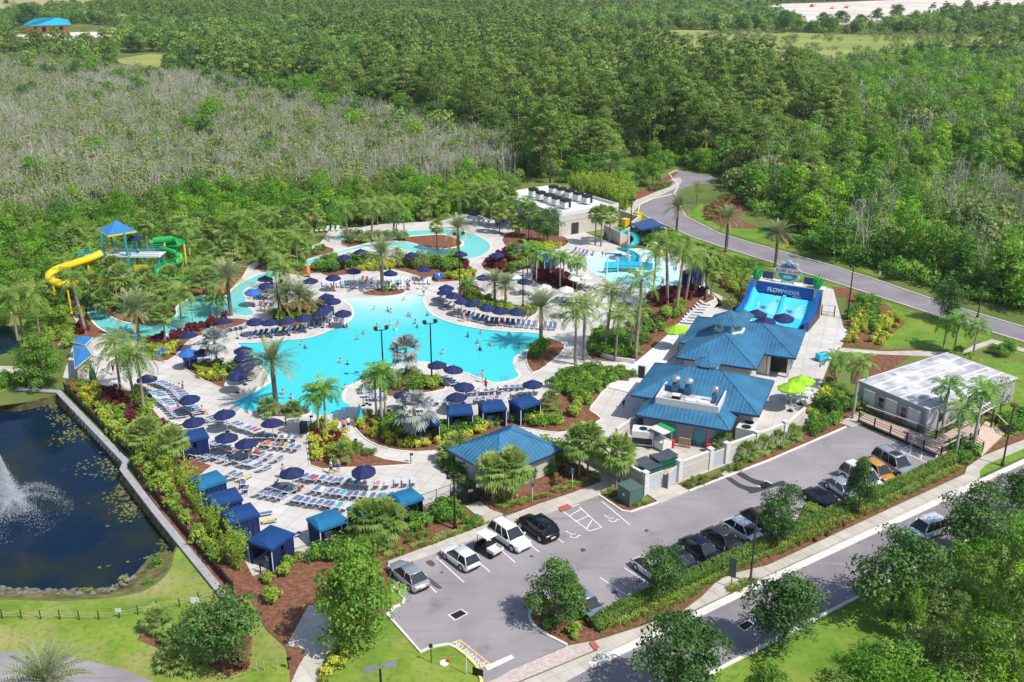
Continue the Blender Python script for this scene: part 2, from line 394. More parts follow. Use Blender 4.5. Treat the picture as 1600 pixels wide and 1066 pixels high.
def ground_sheet():
 S=4500;outer=[Vector((-S,-200,0)),Vector((S,-200,0)),Vector((S,7000,0)),Vector((-S,7000,0))]
 hole=[Vector((p.x,p.y,0))for p in pond_top]
 allp=outer+hole;b=MB()
 for t in tessellate_polygon([outer,hole]):
  q=[allp[i]for i in t]
  if(q[1]-q[0]).cross(q[2]-q[0]).z<0:q=q[::-1]
  b.add(q,[(0,1,2)])
 return tag(b.build('ground',M['ground']),kind='structure')
ground_sheet()
b=MB();n=len(pond_top)
b.add([tuple(p)for p in pond_top]+[tuple(p)for p in pond_low]+[(p.x*1.0,p.y,PONDZ-1.5)for p in pond_low],[(i,(i+1)%n,(i+1)%n+n,i+n)[::-1]for i in range(n)]+[(i+n,(i+1)%n+n,(i+1)%n+2*n,i+2*n)[::-1]for i in range(n)])
tag(b.build('pond_bank',M['bank']),kind='structure')
pw=[Vector((p.x+(p.x-sum(q.x for q in pond_low)/n)*.02,p.y,0))for p in pond_low]
flat('pond_water',[pw],PONDZ,M['pond'])
flat('far_pond_water',[smooth(W(POND2))],.03,M['pond'])
# ---------- lawns, mulch, paving (each sheet a little above the one below) ----------
Z_L,Z_M,Z_A,Z_C=.02,.045,.03,.12
LAWNS=[[(-160,939),(0,937),(100,940),(200,931),(243,914),(266,890),(272,868),(285,850),(300,868),(350,931),(385,930),(415,985),(445,1012),(452,1040),(455,1130),(-160,1130)],[(606,962),(657,1021),(675,1013),(700,1009),(725,1023),(745,1043),(753,1070),(755,1130),(470,1130),(520,1045),(545,1000),(570,960)],[(-80,440),(55,440),(72,520),(30,555),(24,520),(-80,505)],[(-80,590),(25,588),(60,600),(30,604),(-80,640)],[(615,920),(632,937),(629,946),(606,956),(598,930)],]
flat('lawn',[smooth(W(p),2)for p in LAWNS[:2]]+[W(p)for p in LAWNS[2:]],Z_L,M['lawn'])
LAWN2=[[(1012,352),(1080,376),(1125,394),(1200,420),(1300,455),(1400,492),(1470,515),(1610,560),(1610,548),(1465,500),(1300,443),(1200,412),(1082,373),(1020,342)],[(1075,336),(1125,361),(1200,383),(1290,405),(1375,434),(1380,425),(1300,392),(1200,362),(1150,345),(1095,318)],[(1375,470),(1440,495),(1530,525),(1500,548),(1440,545),(1380,546),(1385,528),(1412,505)],[(1530,560),(1640,570),(1640,690),(1560,680),(1540,640),(1520,590)],[(1531,744),(1531,735),(1541,726),(1600,701),(1660,676),(1660,688),(1600,713)],[(1145,1038),(1190,1018),(1310,955),(1365,926),(1478,868),(1600,806),(1700,760),(1700,1130),(1100,1130),(1060,1080)],[(1040,283),(1063,272),(1070,285),(1052,296),(1046,300),(1020,312),(1000,316),(985,312),(1010,298)],[(912,381),(938,392),(968,386),(975,378),(950,372),(930,372)],[(676,447),(690,442),(715,437),(722,432),(700,430),(680,437)],]
flat('verge_lawn',[W(p)for p in LAWN2],Z_L,M['lawn_clean'])
FAR_MEADOW=[[(985,52),(1060,47),(1200,50),(1330,54),(1480,56),(1700,60),(1700,74),(1560,78),(1420,84),(1300,96),(1180,100),(1080,92),(1010,76)],[(175,94),(235,84),(300,92),(352,112),(330,122),(250,118)]]
flat('meadow',[W(p)for p in FAR_MEADOW],.06,M['meadow'])
flat('field',[W([(-90,-8),(185,-10),(160,10),(120,22),(40,22),(-90,30)])],.08,M['field'])
flat('sand_clearing',[W([(1180,12),(1225,6),(1300,4),(1400,0),(1500,-4),(1640,-6),(1640,12),(1560,16),(1480,20),(1430,26),(1400,36),(1330,40),(1250,34),(1215,24)]),W([(-50,28),(0,27),(30,36),(0,42),(-50,42)]),W([(20,52),(150,50),(180,56),(110,63),(20,60)])],.1,M['sand'])
MULCH=[[(380,905),(407,894),(575,839),(657,794),(722,790),(756,820),(605,877),(606,930),(600,960),(545,1000),(520,1045),(500,1066),(480,1130),(458,1130),(452,1040),(445,1010),(418,985),(385,930)],[(300,1000),(330,985),(395,995),(390,1040),(355,1058),(310,1030),(262,1020),(215,1000),(222,985),(260,985)],[(955,960),(1480,719),(1520,700),(1560,690),(1640,660),(1640,672),(1536,711),(1510,729),(1506,740),(1375,801),(1200,882),(1150,894),(1120,906),(1096,931),(1064,955),(998,979),(925,1001),(886,1008),(850,989),(832,974),(828,960),(838,947),(870,930),(905,940),(925,980)],[(1215,843),(1250,808),(1254,790),(1300,806)],[(1060,754),(1124,740),(1131,748),(1080,766)],[(1135,738),(1150,728),(1235,690),(1300,655),(1332,640),(1338,652),(1320,667),(1200,721),(1152,738)],[(940,772),(950,762),(975,765),(1000,780),(1028,785),(985,800),(972,798)],[(1260,690),(1265,640),(1290,590),(1300,560),(1310,600),(1345,640),(1330,655),(1290,675)],[(1000,312),(1048,297),(1050,285),(1000,300),(940,318),(965,330)],[(1095,330),(1150,300),(1210,305),(1150,340),(1190,358),(1128,356)],[(1000,300),(1055,268),(1060,270),(1035,290)],[(1325,510),(1337,463),(1378,470),(1415,505),(1385,530),(1375,546),(1318,541)],[(70,450),(88,470),(100,492),(96,520),(110,540),(60,540)],[(1325,462),(1345,455),(1335,500),(1318,510)],[(1300,448),(1330,452),(1335,466),(1305,464)],[(930,372),(975,378),(985,360),(1010,352),(1060,372),(1130,396),(1190,425),(1180,450),(1150,470),(1135,455),(1115,415),(1050,395),(990,380),(955,392)],[(1330,560),(1380,548),(1440,545),(1360,600),(1330,600)],]
flat('mulch_bed',[W(p)for p in MULCH],Z_M,M['mulch'])
PARK=[(612,889),(935,775),(972,800),(985,802),(1031,787),(1077,768),(1152,740),(1200,722),(1322,669),(1335,663),(1482,718),(1307,801),(1292,812),(1254,790),(1246,806),(1215,843),(1200,848),(953,959),(926,978),(908,940),(872,930),(838,946),(827,960),(832,975),(850,990),(886,1009),(800,1046),(770,1070),(754,1070),(745,1042),(725,1022),(700,1008),(675,1012),(657,1020),(606,961),(616,950),(629,946),(632,937),(615,919)]
flat('parking_asphalt',[W(PARK)],Z_A,M['asphalt'])
e1,e2=G(1015,997),G(1527,756);dv=(e2-e1).normalized()
s1,s2=G(1142,1037),G(1475,865)
nr_n=[e1-dv*90,e1,G(1200,907),e2,G(1600,722),G(1600,722)+dv*70]
nr_s=[s1-dv*90,s1,G(1307,951),s2,s2+dv*110]
flat('near_road',[[(p.x,p.y)for p in nr_n]+[(p.x,p.y)for p in nr_s[::-1]]],Z_A,M['road'])
fr_n=W([(1118,277),(1100,273),(1075,268),(1058,266),(1045,272),(1060,292),(1052,305),(1062,322),(1072,339),(1125,366),(1200,388),(1290,413),(1375,440),(1450,466),(1512,486),(1600,512),(1750,560)])
fr_s=W([(1118,287),(1095,287),(1070,296),(1050,304),(1020,311),(1000,320),(997,332),(1015,342),(1082,371),(1125,386),(1200,409),(1300,441),(1400,473),(1470,496),(1600,535),(1750,585)])
FAR_ROAD=[(p.x,p.y)for p in W([(1118,277),(1060,266),(1036,280),(1003,314),(1000,330),(1015,341),(1082,371),(1200,409),(1300,441),(1400,473),(1470,496),(1600,535),(1750,585),(1750,560),(1600,512),(1512,486),(1450,466),(1375,440),(1290,413),(1200,388),(1125,366),(1072,339),(1050,318),(1060,298),(1085,288),(1118,287)])]
flat('far_road',[FAR_ROAD],Z_A,M['road'])
WOOD_ROAD=W([(590,160),(640,173),(690,186),(735,199),(790,212),(850,224),(905,234),(960,246),(1010,258)])
b=MB()
for k in([(602,165),(640,172)],[(672,181),(704,189)],[(843,222),(862,226)],[(905,233),(950,243)],[(268,84),(290,91),(312,99)]):strip(b,[(p.x,p.y)for p in W(k)],6,.0,.05)
tag(b.build('woodland_road',M['concrete']),kind='structure')
flat('lakeside_road',[W([(-160,1020),(0,1018),(110,1028),(190,1045),(240,1066),(262,1090),(262,1130),(-160,1130)])],Z_A,M['asphalt'])
PATHS=[[(605,877),(755,821),(842,787),(897,769),(940,752),(895,722),(913,718),(975,757),(944,768),(935,774),(770,832),(612,888)],[(727,791),(750,783),(786,803),(757,815)],[(1010,771),(1057,756),(1077,767),(1031,786)],[(1127,741),(1133,735),(1154,738),(1137,746)],[(482,946),(520,946),(527,1004),(507,1029),(495,1066),(478,1130),(435,1130),(455,1066),(466,1042),(476,1025),(476,1017),(465,1010),(447,1009)],[(925,1003),(998,980),(1065,956),(1097,932),(1121,907),(1150,895),(1200,883),(1375,802),(1507,741),(1511,730),(1537,712),(1600,687),(1700,648),(1700,662),(1600,700),(1541,725),(1531,735),(1531,745),(1522,752),(1200,898),(1015,986),(934,1016)],[(-90,572),(24,572),(60,582),(60,592),(24,587),(-90,590)],[(90,540),(103,520),(119,503),(108,485),(100,478),(112,465),(120,462),(125,470),(113,482),(124,497),(118,512),(104,530),(98,545)],[(1130,477),(1135,467),(1122,460),(1110,456),(1108,460),(1120,466),(1122,474),(1115,482)],[(1310,543),(1375,549),(1440,548),(1500,552),(1520,540),(1550,530),(1640,556),(1640,562),(1550,536),(1525,546),(1500,558),(1380,554),(1308,549)],[(1310,660),(1340,645),(1352,660),(1330,667)],[(965,330),(995,312),(1030,298),(1050,290),(1056,285),(1048,281),(1062,277),(1066,283),(1058,293),(1036,303),(1003,318),(985,336)],]
PAVED=slabs('pavement',[W(p,Z_C)for p in PATHS],0,Z_C,M['concrete'])
b=MB()
L=lambda px,z=0.0,n=1:[(p.x,p.y)for p in W(px,z)]
gut=[e1-dv*6,e1,G(1200,907),e2]
strip(b,[(p.x,p.y)for p in gut],.75,0,.08)
strip(b,[(p.x,p.y)for p in[e2,G(1600,722),G(1600,722)+dv*70]],.6,0,.14)
strip(b,[(p.x,p.y)for p in nr_s],.3,0,.14)
for k in(L([(605,961),(657,1020),(675,1012),(700,1008),(712,1013)]),L([(615,919),(632,937),(629,945),(616,950),(605,961)]),smooth(L([(886,1009),(850,990),(832,975),(827,960),(837,947),(860,936)]),3,False),L([(926,985),(953,959),(1200,848),(1213,843)]),L([(1292,812),(1307,801),(1482,718)]),L([(1213,843),(1247,806),(1254,790),(1292,812)]),L([(935,774),(972,799),(985,801),(1029,786)]),L([(1077,768),(1152,739),(1200,721),(1322,668)]),[(p.x,p.y)for p in fr_n[3:]],[(p.x,p.y)for p in fr_s[3:]]):
 strip(b,k,.22,0,.15)
tag(b.build('kerb',M['kerb']),kind='structure')
b=MB();strip(b,L([(712,1013),(727,1024),(745,1042),(752,1064),(754,1090)]),.24,0,.155)
tag(b.build('yellow_kerb',mat('yellow_kerb',(.72,.60,.22),.75,var=.15,scale=3)),kind='structure')
b=MB()
for k in range(40):
 p=e1+dv*(k*1.6+.5)+Vector((-dv.y,dv.x,0))*.6
 if proj(p)[0]<1500:b.cbox((p.x-dv.y*.75,p.y+dv.x*.75,Z_C+.004),(.03,1.6,.004),math.atan2(dv.y,dv.x))
tag(b.build('pavement_joints',mat('joint',(.22,.2,.18),.9)),kind='structure')
flat('brick_crossing',[W([(887,1010),(922,1003),(934,1015),(800,1070),(700,1110),(690,1090),(775,1062),(800,1047)])],.05,M['pavers'])
flat('crossing_apron',[W([(936,1016),(1015,988),(1015,998),(880,1068),(840,1090),(740,1110),(800,1072)])],.045,M['concrete'])
flat('tactile_paving',[W([(920,1004),(928,1001),(937,1012),(929,1016)],Z_C),W([(870,795),(887,789),(894,795),(878,801)])],Z_C+.01,M['red_paver'])
# ---------- painted markings ----------
b=MB();zp=Z_A+.006;PZ=[0]
def paint(a,c,w=.11):
 PZ[0]+=1;zz=zp+(PZ[0]%9)*.0007;A,C=G(*a,zz),G(*c,zz);d=(C-A).normalized();x=Vector((-d.y,d.x,0))*w/2
 b.add([A-x,C-x,C+x,A+x],[(0,1,2,3)])
for a,c in[((641,886),(682,926)),((682,871),(725,910)),((722,856),(766,894)),((762,841),(805,879)),((800,829),(843,863)),((838,815),(880,848)),((877,797),(921,830)),((905,792),(940,824)),((940,824),(921,830)),((877,797),(905,788)),((890,806),(909,795)),((899,815),(920,806)),((916,827),(925,813)),((940,783),(984,820)),((937,902),(994,940)),((975,887),(1030,922)),((925,935),(952,958)),((1012,872),(1064,905)),((1051,858),(1100,889)),((1090,842),(1135,873)),((1128,826),(1170,856)),((1165,810),(1205,840)),((1252,790),(1290,814)),((1288,772),(1325,795)),((1325,758),(1360,779)),((1361,741),(1394,762)),((1394,724),(1428,746)),((1407,704),(1462,729)),((1420,697),(1480,719)),((1407,704),(1420,697)),((1424,699),(1421,709)),((1441,706),(1439,717)),((1462,712),(1460,728)),((1205,815),(1216,833))]:paint(a,c)
A=[G(*p,zp)for p in[(758,1041),(799,1023),(804,1028),(762,1048)]];b.poly(A)
tag(b.build('white_markings',M['white_paint']),kind='structure')
b=MB()
for a,c in[((701,1006),(719,1000)),((719,1000),(740,1017)),((740,1017),(765,1037)),((719,1001),(716,1009)),((734,1009),(732,1013)),((746,1020),(744,1024)),((760,1031),(751,1043)),((751,1043),(765,1037))]:paint(a,c,.13)
tag(b.build('yellow_markings',M['yellow_paint']),kind='structure')
o=link('painted_lettering',text_mesh('NO PARKING',.62,'painted_lettering',M['white_paint'],.002,.004),None,G(733,1022,zp+.012),ang((719,1010),(748,1034)));tag(o,kind='structure')
def wheelchair_mark(px,rz):
 b=MB();c=G(*px,zp+.002);b.M=Matrix.Translation(c)@Matrix.Rotation(rz,4,'Z')
 pts=[(.38*math.cos(a),.38*math.sin(a))for a in np.linspace(R(150),R(380),14)]
 strip(b,pts,.1,0,.004);strip(b,[(-.1,.75),(-.05,.25),(.3,.22),(.45,-.3),(.6,-.3)],.1,0,.004);b.lathe([(.11,0),(.11,.004)],10,(-.12,.95,0))
 tag(b.build('wheelchair_mark',M['white_paint']),kind='structure')
wheelchair_mark((897,837),R(35));wheelchair_mark((957,812),R(35))
def stain(px,m,z):return flat('damp_stain',[smooth(W(p),3)for p in px],z,m)
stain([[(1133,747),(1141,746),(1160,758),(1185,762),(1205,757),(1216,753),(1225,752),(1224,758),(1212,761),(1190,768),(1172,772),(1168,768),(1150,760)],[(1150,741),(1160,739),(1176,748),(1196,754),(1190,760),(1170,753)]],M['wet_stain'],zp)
stain([[(667,904),(671,903),(678,908),(690,918),(688,921),(678,917)],[(665,879),(673,876),(680,882),(674,886)]],mat('oil',(.09,.08,.085),.7),zp)
oil=mat('oil_spot',(.075,.07,.075),.75,var=.3,scale=3)
for i,(x,y)in enumerate([(640,915),(690,895),(735,880),(775,858),(860,838),(960,926),(1000,908),(1040,888),(1085,868),(1120,856),(1290,792),(1330,774),(1390,740),(830,870),(800,960),(880,900),(1010,830),(910,860)]):
 rr=random.Random(i);s=rr.uniform(3,9);stain([[(x+s*math.cos(a)*rr.uniform(.4,1),y+.6*s*math.sin(a)*rr.uniform(.4,1))for a in np.linspace(0,6.28,8)[:-1]]],oil,zp-.003+i*.0001)
def drain(px,frame=True):
 c=[G(*p,zp)for p in px];m=sum(c,Vector())/4;b=MB();b.poly([m+(p-m)*1.25 for p in c]);o=b.build('drain_surround',M['kerb']);tag(o,kind='structure')
 b=MB();b.poly([p+Vector((0,0,.006))for p in c])
 for t in np.linspace(.1,.9,8):b.bar(c[0].lerp(c[1],t)+Vector((0,0,.012)),c[3].lerp(c[2],t)+Vector((0,0,.012)),.04,.01)
 tag(b.build('storm_drain',M['drain_black']),kind='structure')
drain([(703,961),(720,953),(729,959),(712,968)]);drain([(1185,758),(1197,752),(1206,757),(1193,763)]);drain([(1154,978),(1168,970),(1178,976),(1164,985)])
# ---------- pool deck, pool, lazy river ----------
DECK=[(98,590),(112,545),(150,520),(230,528),(330,498),(345,470),(330,440),(380,420),(400,410),(500,380),(515,360),(600,350),(690,345),(735,332),(790,350),(850,368),(905,360),(985,392),(1050,395),(1090,425),(1110,456),(1150,490),(1180,430),(1302,452),(1318,512),(1330,520),(1296,565),(1262,655),(1215,670),(1150,655),(1000,700),(935,700),(880,690),(800,690),(725,765),(657,793),(575,841),(405,896),(383,903),(360,850),(300,760),(225,625),(165,602)]
DECKZ=.12
slabs('pool_deck',[W(DECK,DECKZ)],0,DECKZ,M['deck'])
POOL=[(361,628),(388,616),(409,604),(421,597),(419,588),(410,576),(400,562),(388,551),(376,543),(371,535),(400,535),(450,531),(487,526),(517,515),(540,505),(550,495),(551,485),(545,476),(537,469),(560,466),(600,464),(640,461),(660,461),(665,477),(675,490),(700,502),(737,511),(775,516),(800,518),(842,521),(840,535),(823,547),(806,558),(803,568),(806,577),(812,587),(800,594),(775,598),(762,595),(746,589),(720,580),(697,571),(650,565),(610,572),(575,588),(555,598),(541,607),(536,618),(539,628),(546,637),(522,646),(500,648),(486,646),(472,639),(440,636),(402,640),(389,642),(370,634)]
ZW=DECKZ+.012
pool_w=smooth(W(POOL,ZW),4)
flat('pool_water',[pool_w],ZW,M['pool'])
def coping(px,closed=False,w=.34,h=.06,m=None):
 b=MB();strip(b,smooth(W(px,DECKZ+h),4,closed),w,.05,DECKZ+h,closed);return tag(b.build('pool_coping',m or M['kerb']),kind='structure')
coping(POOL[3:20][::1]);coping(POOL[22:34]);coping(POOL[34:49]);coping([(361,628),(388,616),(409,604),(421,597)])
tilem=mat('pool_tile_line',(.10,.14,.20),.3,var=.3,scale=5)
for seg in(POOL[22:33],POOL[9:18]):
 b=MB();strip(b,smooth(W([(x,y+1)for x,y in seg],ZW+.03),4,False),.12,ZW,ZW+.03);tag(b.build('pool_tile_line',tilem),kind='structure')
RIVERS=[[(141,478),(138,490),(148,506),(165,518),(188,530),(215,534),(232,530),(262,522),(300,510),(335,502),(352,493),(364,491),(385,494),(398,488),(386,478),(385,468),(381,456),(390,448),(405,440),(430,433),(430,424),(405,428),(380,440),(362,452),(350,465),(318,462),(290,470),(276,480),(276,492),(262,500),(230,506),(200,504),(180,498),(168,490),(162,480)],[(480,415),(500,408),(528,397),(560,389),(590,385),(618,386),(648,396),(690,401),(730,404),(752,400),(766,390),(765,380),(752,371),(728,362),(700,358),(665,359),(628,361),(590,364),(548,365),(526,369),(526,375),(560,374),(600,374),(640,369),(680,366),(705,368),(722,376),(722,384),(700,389),(670,388),(640,380),(620,378),(575,381),(545,388),(515,396),(480,406)],[(268,428),(290,420),(325,414),(360,409),(362,415),(325,421),(295,427),(270,434)],[(175,430),(250,434),(262,440),(250,448),(180,446)],]
for p in RIVERS[:2]+RIVERS[2:]:
 flat('lazy_river_water',[smooth(W(p,ZW),3)],ZW+.004,M['river'])
 b=MB();strip(b,smooth(W(p,DECKZ+.05),3),.3,.02,DECKZ+.06,True);tag(b.build('river_coping',M['kerb']),kind='structure')
SPLASH=[(917,402),(925,396),(955,393),(980,389),(1010,390),(1045,408),(1065,425),(1062,442),(1035,452),(1002,452),(962,442),(932,430),(918,415)]
flat('splash_pad_water',[smooth(W(SPLASH,ZW),4)],ZW,M['splash'])
BEDS={'west':[(100,600),(112,598),(150,602),(215,614),(240,641),(262,669),(283,692),(290,716),(330,727),(300,748),(300,772),(330,802),(365,850),(395,900),(385,922),(352,922),(252,800),(204,730),(206,716),(110,612)],'fork':[(484,665),(484,727),(537,731),(625,727),(646,724),(600,717),(576,707),(550,692),(530,672),(522,662),(500,659)],'crescent':[(551,660),(562,648),(600,650),(640,662),(675,668),(720,664),(770,660),(820,652),(848,648),(815,645),(845,622),(875,615),(870,586),(920,575),(985,585),(995,597),(955,601),(932,625),(922,641),(940,655),(905,670),(872,676),(832,671),(790,668),(745,690),(700,702),(650,706),(607,701),(578,690),(560,675)],'east':[(917,555),(920,527),(945,515),(985,508),(1003,490),(1010,470),(1030,456),(1075,452),(1107,459),(1117,468),(1090,480),(1066,500),(1050,518),(1014,550),(995,566),(940,565)],'pool_corner':[(822,560),(832,582),(855,570),(882,545),(875,534),(850,530),(828,544)],'pool_north':[(714,457),(730,450),(775,468),(815,478),(838,470),(838,490),(818,496),(788,492),(745,482)],'north':[(562,424),(600,419),(620,421),(652,430),(680,440),(715,438),(740,438),(742,425),(729,412),(690,402),(620,405),(560,406),(530,412),(500,420),(515,432)],'beach':[(565,458),(580,453),(600,451),(625,452),(634,455),(625,460),(600,463),(575,462)],'left_fork':[(289,577),(345,606),(352,599),(366,586),(352,568),(315,566)],'river_south':[(226,546),(262,531),(332,506),(352,498),(388,500),(360,512),(300,527),(282,546),(262,562),(238,562)],'sabal':[(424,501),(438,480),(470,470),(515,477),(520,494),(482,505),(445,512)],'island':[(606,620),(650,616),(695,608),(690,598),(660,584),(625,586),(606,600)],'date':[(400,642),(415,636),(440,633),(472,637),(486,644),(470,650),(435,652),(410,649)],'pavilion':[(682,722),(690,706),(720,700),(870,690),(896,722),(938,750),(842,785),(786,802),(752,784),(725,763),(700,743)],'red_palm':[(830,432),(868,425),(897,440),(902,455),(880,455),(840,442)],'red_north':[(752,412),(785,394),(828,395),(835,412),(805,424),(770,426)],'pump':[(805,395),(835,380),(880,385),(885,372),(850,360),(800,362),(785,375)],'slide_red':[(100,520),(128,505),(160,512),(163,520),(140,530),(110,533)],'river_island':[(288,440),(345,420),(388,418),(362,452),(348,464),(315,461),(290,468),(270,460)],'river_isle':[(532,376),(600,375),(640,370),(680,367),(702,369),(720,377),(720,383),(700,388),(672,387),(642,379),(620,377),(575,380),(545,387)],'slide_base':[(150,474),(180,450),(262,448),(276,478),(262,498),(230,504),(200,502),(180,496),(166,486)],'north_west':[(395,420),(440,400),(510,385),(520,396),(480,405),(478,416),(500,410),(505,420),(470,430),(430,422)],'sun_row':[(0,0)],}
del BEDS['sun_row']
BEDZ=DECKZ+.05
b=MB();kb=MB()
for k,p in BEDS.items():
 w=smooth(W(p,BEDZ),2);b.prism(w,.02,BEDZ)
 if k in('fork','crescent','east','pool_corner','beach','left_fork','date','pool_north','island','river_island','river_isle'):strip(kb,w,.16,.05,BEDZ+.05,True)
tag(b.build('deck_planting_bed',M['mulch']),kind='structure');tag(kb.build('bed_kerb',M['cool_deck']),kind='structure')
# ---------- plant materials ----------
M['bark']=shade_mat('bark',(.16,.13,.10),.9,var=.35,scale=3,stretch=(1,1,.3),bump=.5)
M['pine_bark']=shade_mat('pine_bark',(.20,.16,.13),.9,var=.35,scale=2,stretch=(1,1,.4))
M['palm_bark']=shade_mat('palm_bark',(.25,.21,.17),.9,var=.3,scale=4,stretch=(.4,.4,4),bump=.5)
M['royal_bark']=shade_mat('royal_bark',(.36,.33,.29),.8,var=.2,scale=2,stretch=(.5,.5,3))
M['date_bark']=shade_mat('date_bark',(.17,.13,.10),.95,var=.4,scale=7,bump=.8)
M['crownshaft']=shade_mat('crownshaft',(.13,.22,.05),.5,var=.15)
M['grey_twig']=leaf_mat('grey_twig',(.130,.122,.098),(.230,.220,.185),(.330,.315,.275),trans=.0,rnd=.3)
M['oak_leaf']=leaf_mat('oak_leaf',(.022,.055,.013),(.040,.090,.019),(.075,.140,.034),trans=.25,rnd=.3)
M['bright_leaf']=leaf_mat('bright_leaf',(.050,.115,.014),(.085,.165,.022),(.145,.235,.036),trans=.35,rnd=.15)
M['thicket_leaf']=leaf_mat('thicket_leaf',(.034,.105,.010),(.088,.198,.014),(.180,.282,.026),trans=.3,rnd=.55)
M['pine_leaf']=leaf_mat('pine_leaf',(.056,.100,.018),(.100,.155,.028),(.165,.215,.050),trans=.3,rnd=.5)
M['scrub_leaf']=leaf_mat('scrub_leaf',(.078,.112,.028),(.128,.165,.046),(.180,.208,.078),trans=.3,rnd=.55)
M['far_leaf']=leaf_mat('far_leaf',(.044,.098,.018),(.092,.165,.030),(.165,.225,.055),trans=.25,rnd=.7)
M['date_leaf']=leaf_mat('date_leaf',(.060,.085,.035),(.100,.130,.058),(.165,.185,.085),trans=.25,rnd=.2)
M['date_dry']=leaf_mat('date_dry',(.17,.11,.035),(.26,.17,.05),trans=.2,rnd=.3)
M['coco_leaf']=leaf_mat('coco_leaf',(.048,.100,.018),(.095,.160,.030),(.180,.225,.055),trans=.35,rnd=.2)
M['royal_leaf']=leaf_mat('royal_leaf',(.035,.100,.018),(.068,.155,.026),(.135,.225,.045),trans=.35,rnd=.2)
M['sabal_leaf']=leaf_mat('sabal_leaf',(.070,.125,.025),(.125,.185,.042),(.205,.250,.075),trans=.35,rnd=.35)
M['silver_leaf']=leaf_mat('silver_leaf',(.105,.125,.118),(.160,.182,.172),(.225,.245,.235),trans=.2,rnd=.1)
M['yellow_leaf']=leaf_mat('yellow_leaf',(.115,.175,.020),(.230,.262,.030),(.375,.365,.050),trans=.3,rnd=.55)
M['lime_leaf']=leaf_mat('lime_leaf',(.075,.145,.018),(.140,.215,.030),(.230,.285,.055),trans=.4,rnd=.5)
M['red_leaf']=leaf_mat('red_leaf',(.050,.009,.014),(.100,.016,.024),(.165,.040,.040),trans=.3,rnd=.4)
M['green_leaf']=leaf_mat('green_leaf',(.035,.100,.014),(.075,.165,.022),(.150,.250,.035),trans=.3,rnd=.5)
M['hedge_leaf']=leaf_mat('hedge_leaf',(.038,.085,.014),(.075,.130,.022),(.140,.190,.040),trans=.25,rnd=.2)
M['grass_leaf']=leaf_mat('grass_leaf',(.075,.130,.022),(.140,.190,.035),(.220,.240,.060),trans=.3,rnd=.5)
M['bamboo_leaf']=leaf_mat('bamboo_leaf',(.095,.165,.022),(.170,.240,.035),(.270,.320,.055),trans=.4,rnd=.3)
M['orange_leaf']=leaf_mat('orange_leaf',(.105,.075,.025),(.170,.115,.035),(.240,.165,.055),trans=.3,rnd=.4)
PLANT=bpy.data.collections.new('plant_kinds')
# ---------- kinds of tree: unit meshes, crown and trunk apart ----------
def sphere_pts(n,rng,lo=.35):
 d=unit(rng.normal(size=(n,3)));return d*(lo+(1-lo)*rng.random((n,1))**.5)
def broadleaf(name,seed,h=7.0,cr=3.0,ch=4.6,base=1.6,nc=46,nper=90,size=.30,mats=None,rc=(.65,1.15),stem=.16,lean=0.0):
 rng=np.random.default_rng(seed);r_=random.Random(seed)
 C=sphere_pts(nc,rng,.3)*np.array([cr*.82,cr*.82,ch*.5]);C[:,2]+=base+ch*.5
 C[:,:2]*=(1-.35*np.clip((C[:,2:3]-base-ch*.55)/(ch*.45),0,1));C+=rng.normal(0,.34*cr/3,C.shape)
 rad=rng.uniform(*rc,nc)*cr/3
 V,F,T=clump_cloud(C,rad,nper,size,rng,jitter=.5)
 nx=nc*14;D=unit(rng.normal(size=(nx,3)));idx=rng.integers(0,nc,nx)
 P=C[idx]+D*rad[idx,None]*(1.0+.6*rng.random((nx,1)))
 V2,F2=cards(P,D,size*.9,.5,rng)
 crown=np_mesh(name+'_crown',[(V,F,0,T),(V2,F2,0,rng.random(nx))],[mats[0]])
 b=MB();b.smooth=True
 top=Vector((lean,0,base+ch*.55))
 b.tube([(0,0,-.2),(lean*.2,.03,base*.6),(lean*.5,-.02,base*1.1),top],[stem*1.3,stem,stem*.85,stem*.3],7)
 for k in range(9):
  c=Vector(C[rng.integers(nc)]);s=Vector((lean*.4,0,base*.8)).lerp(top,r_.random()*.7)
  b.tube([s,s.lerp(c,.5)+Vector((0,0,-.15)),c],[stem*.5,stem*.35,stem*.1],5)
 return crown,b.mesh(name+'_trunk',mats[1])
def pine(name,seed,h=20.0,spread=3.2,bare=.5,nc=34,nper=46,size=.55,mats=None):
 rng=np.random.default_rng(seed);C=[]
 b=MB();b.smooth=True;bend=rng.normal(0,.5,2)
 ax=lambda t:Vector((bend[0]*t*t,bend[1]*t*t,h*t))
 b.tube([ax(t)-Vector((0,0,.3 if t==0 else 0))for t in(0,.25,.5,.75,.97)],[.22,.18,.14,.09,.03],6)
 for k in range(nc):
  t=bare+(1-bare)*((k+rng.random())/nc)**.85;u=(t-bare)/(1-bare)
  R_=spread*(.55+.75*math.sin(math.pi*min(1,.25+u*.8)))*(1-u**3*.75)*rng.uniform(.45,1.05)
  a=k*2.4+rng.normal(0,.4);p=ax(t);c=p+Vector((math.cos(a)*R_,math.sin(a)*R_,.5+rng.normal(0,.35)))
  C.append(c)
  if k%2==0:b.tube([p,p.lerp(c,.6)-Vector((0,0,.2)),c],[.06,.045,.015],4)
 for k in range(4):
  t=rng.uniform(.25,bare);a=rng.random()*6.28;p=ax(t);b.tube([p,p+Vector((math.cos(a)*1.2,math.sin(a)*1.2,.2))],[.04,.015],4)
 V,F,T=clump_cloud([np.array(c)for c in C],rng.uniform(.75,1.35,nc)*spread/3.2,nper,size,rng,flat=.6,aspect=.5,jitter=.55)
 return np_mesh(name+'_crown',[(V,F,0,T)],[mats[0]]),b.mesh(name+'_trunk',mats[1])
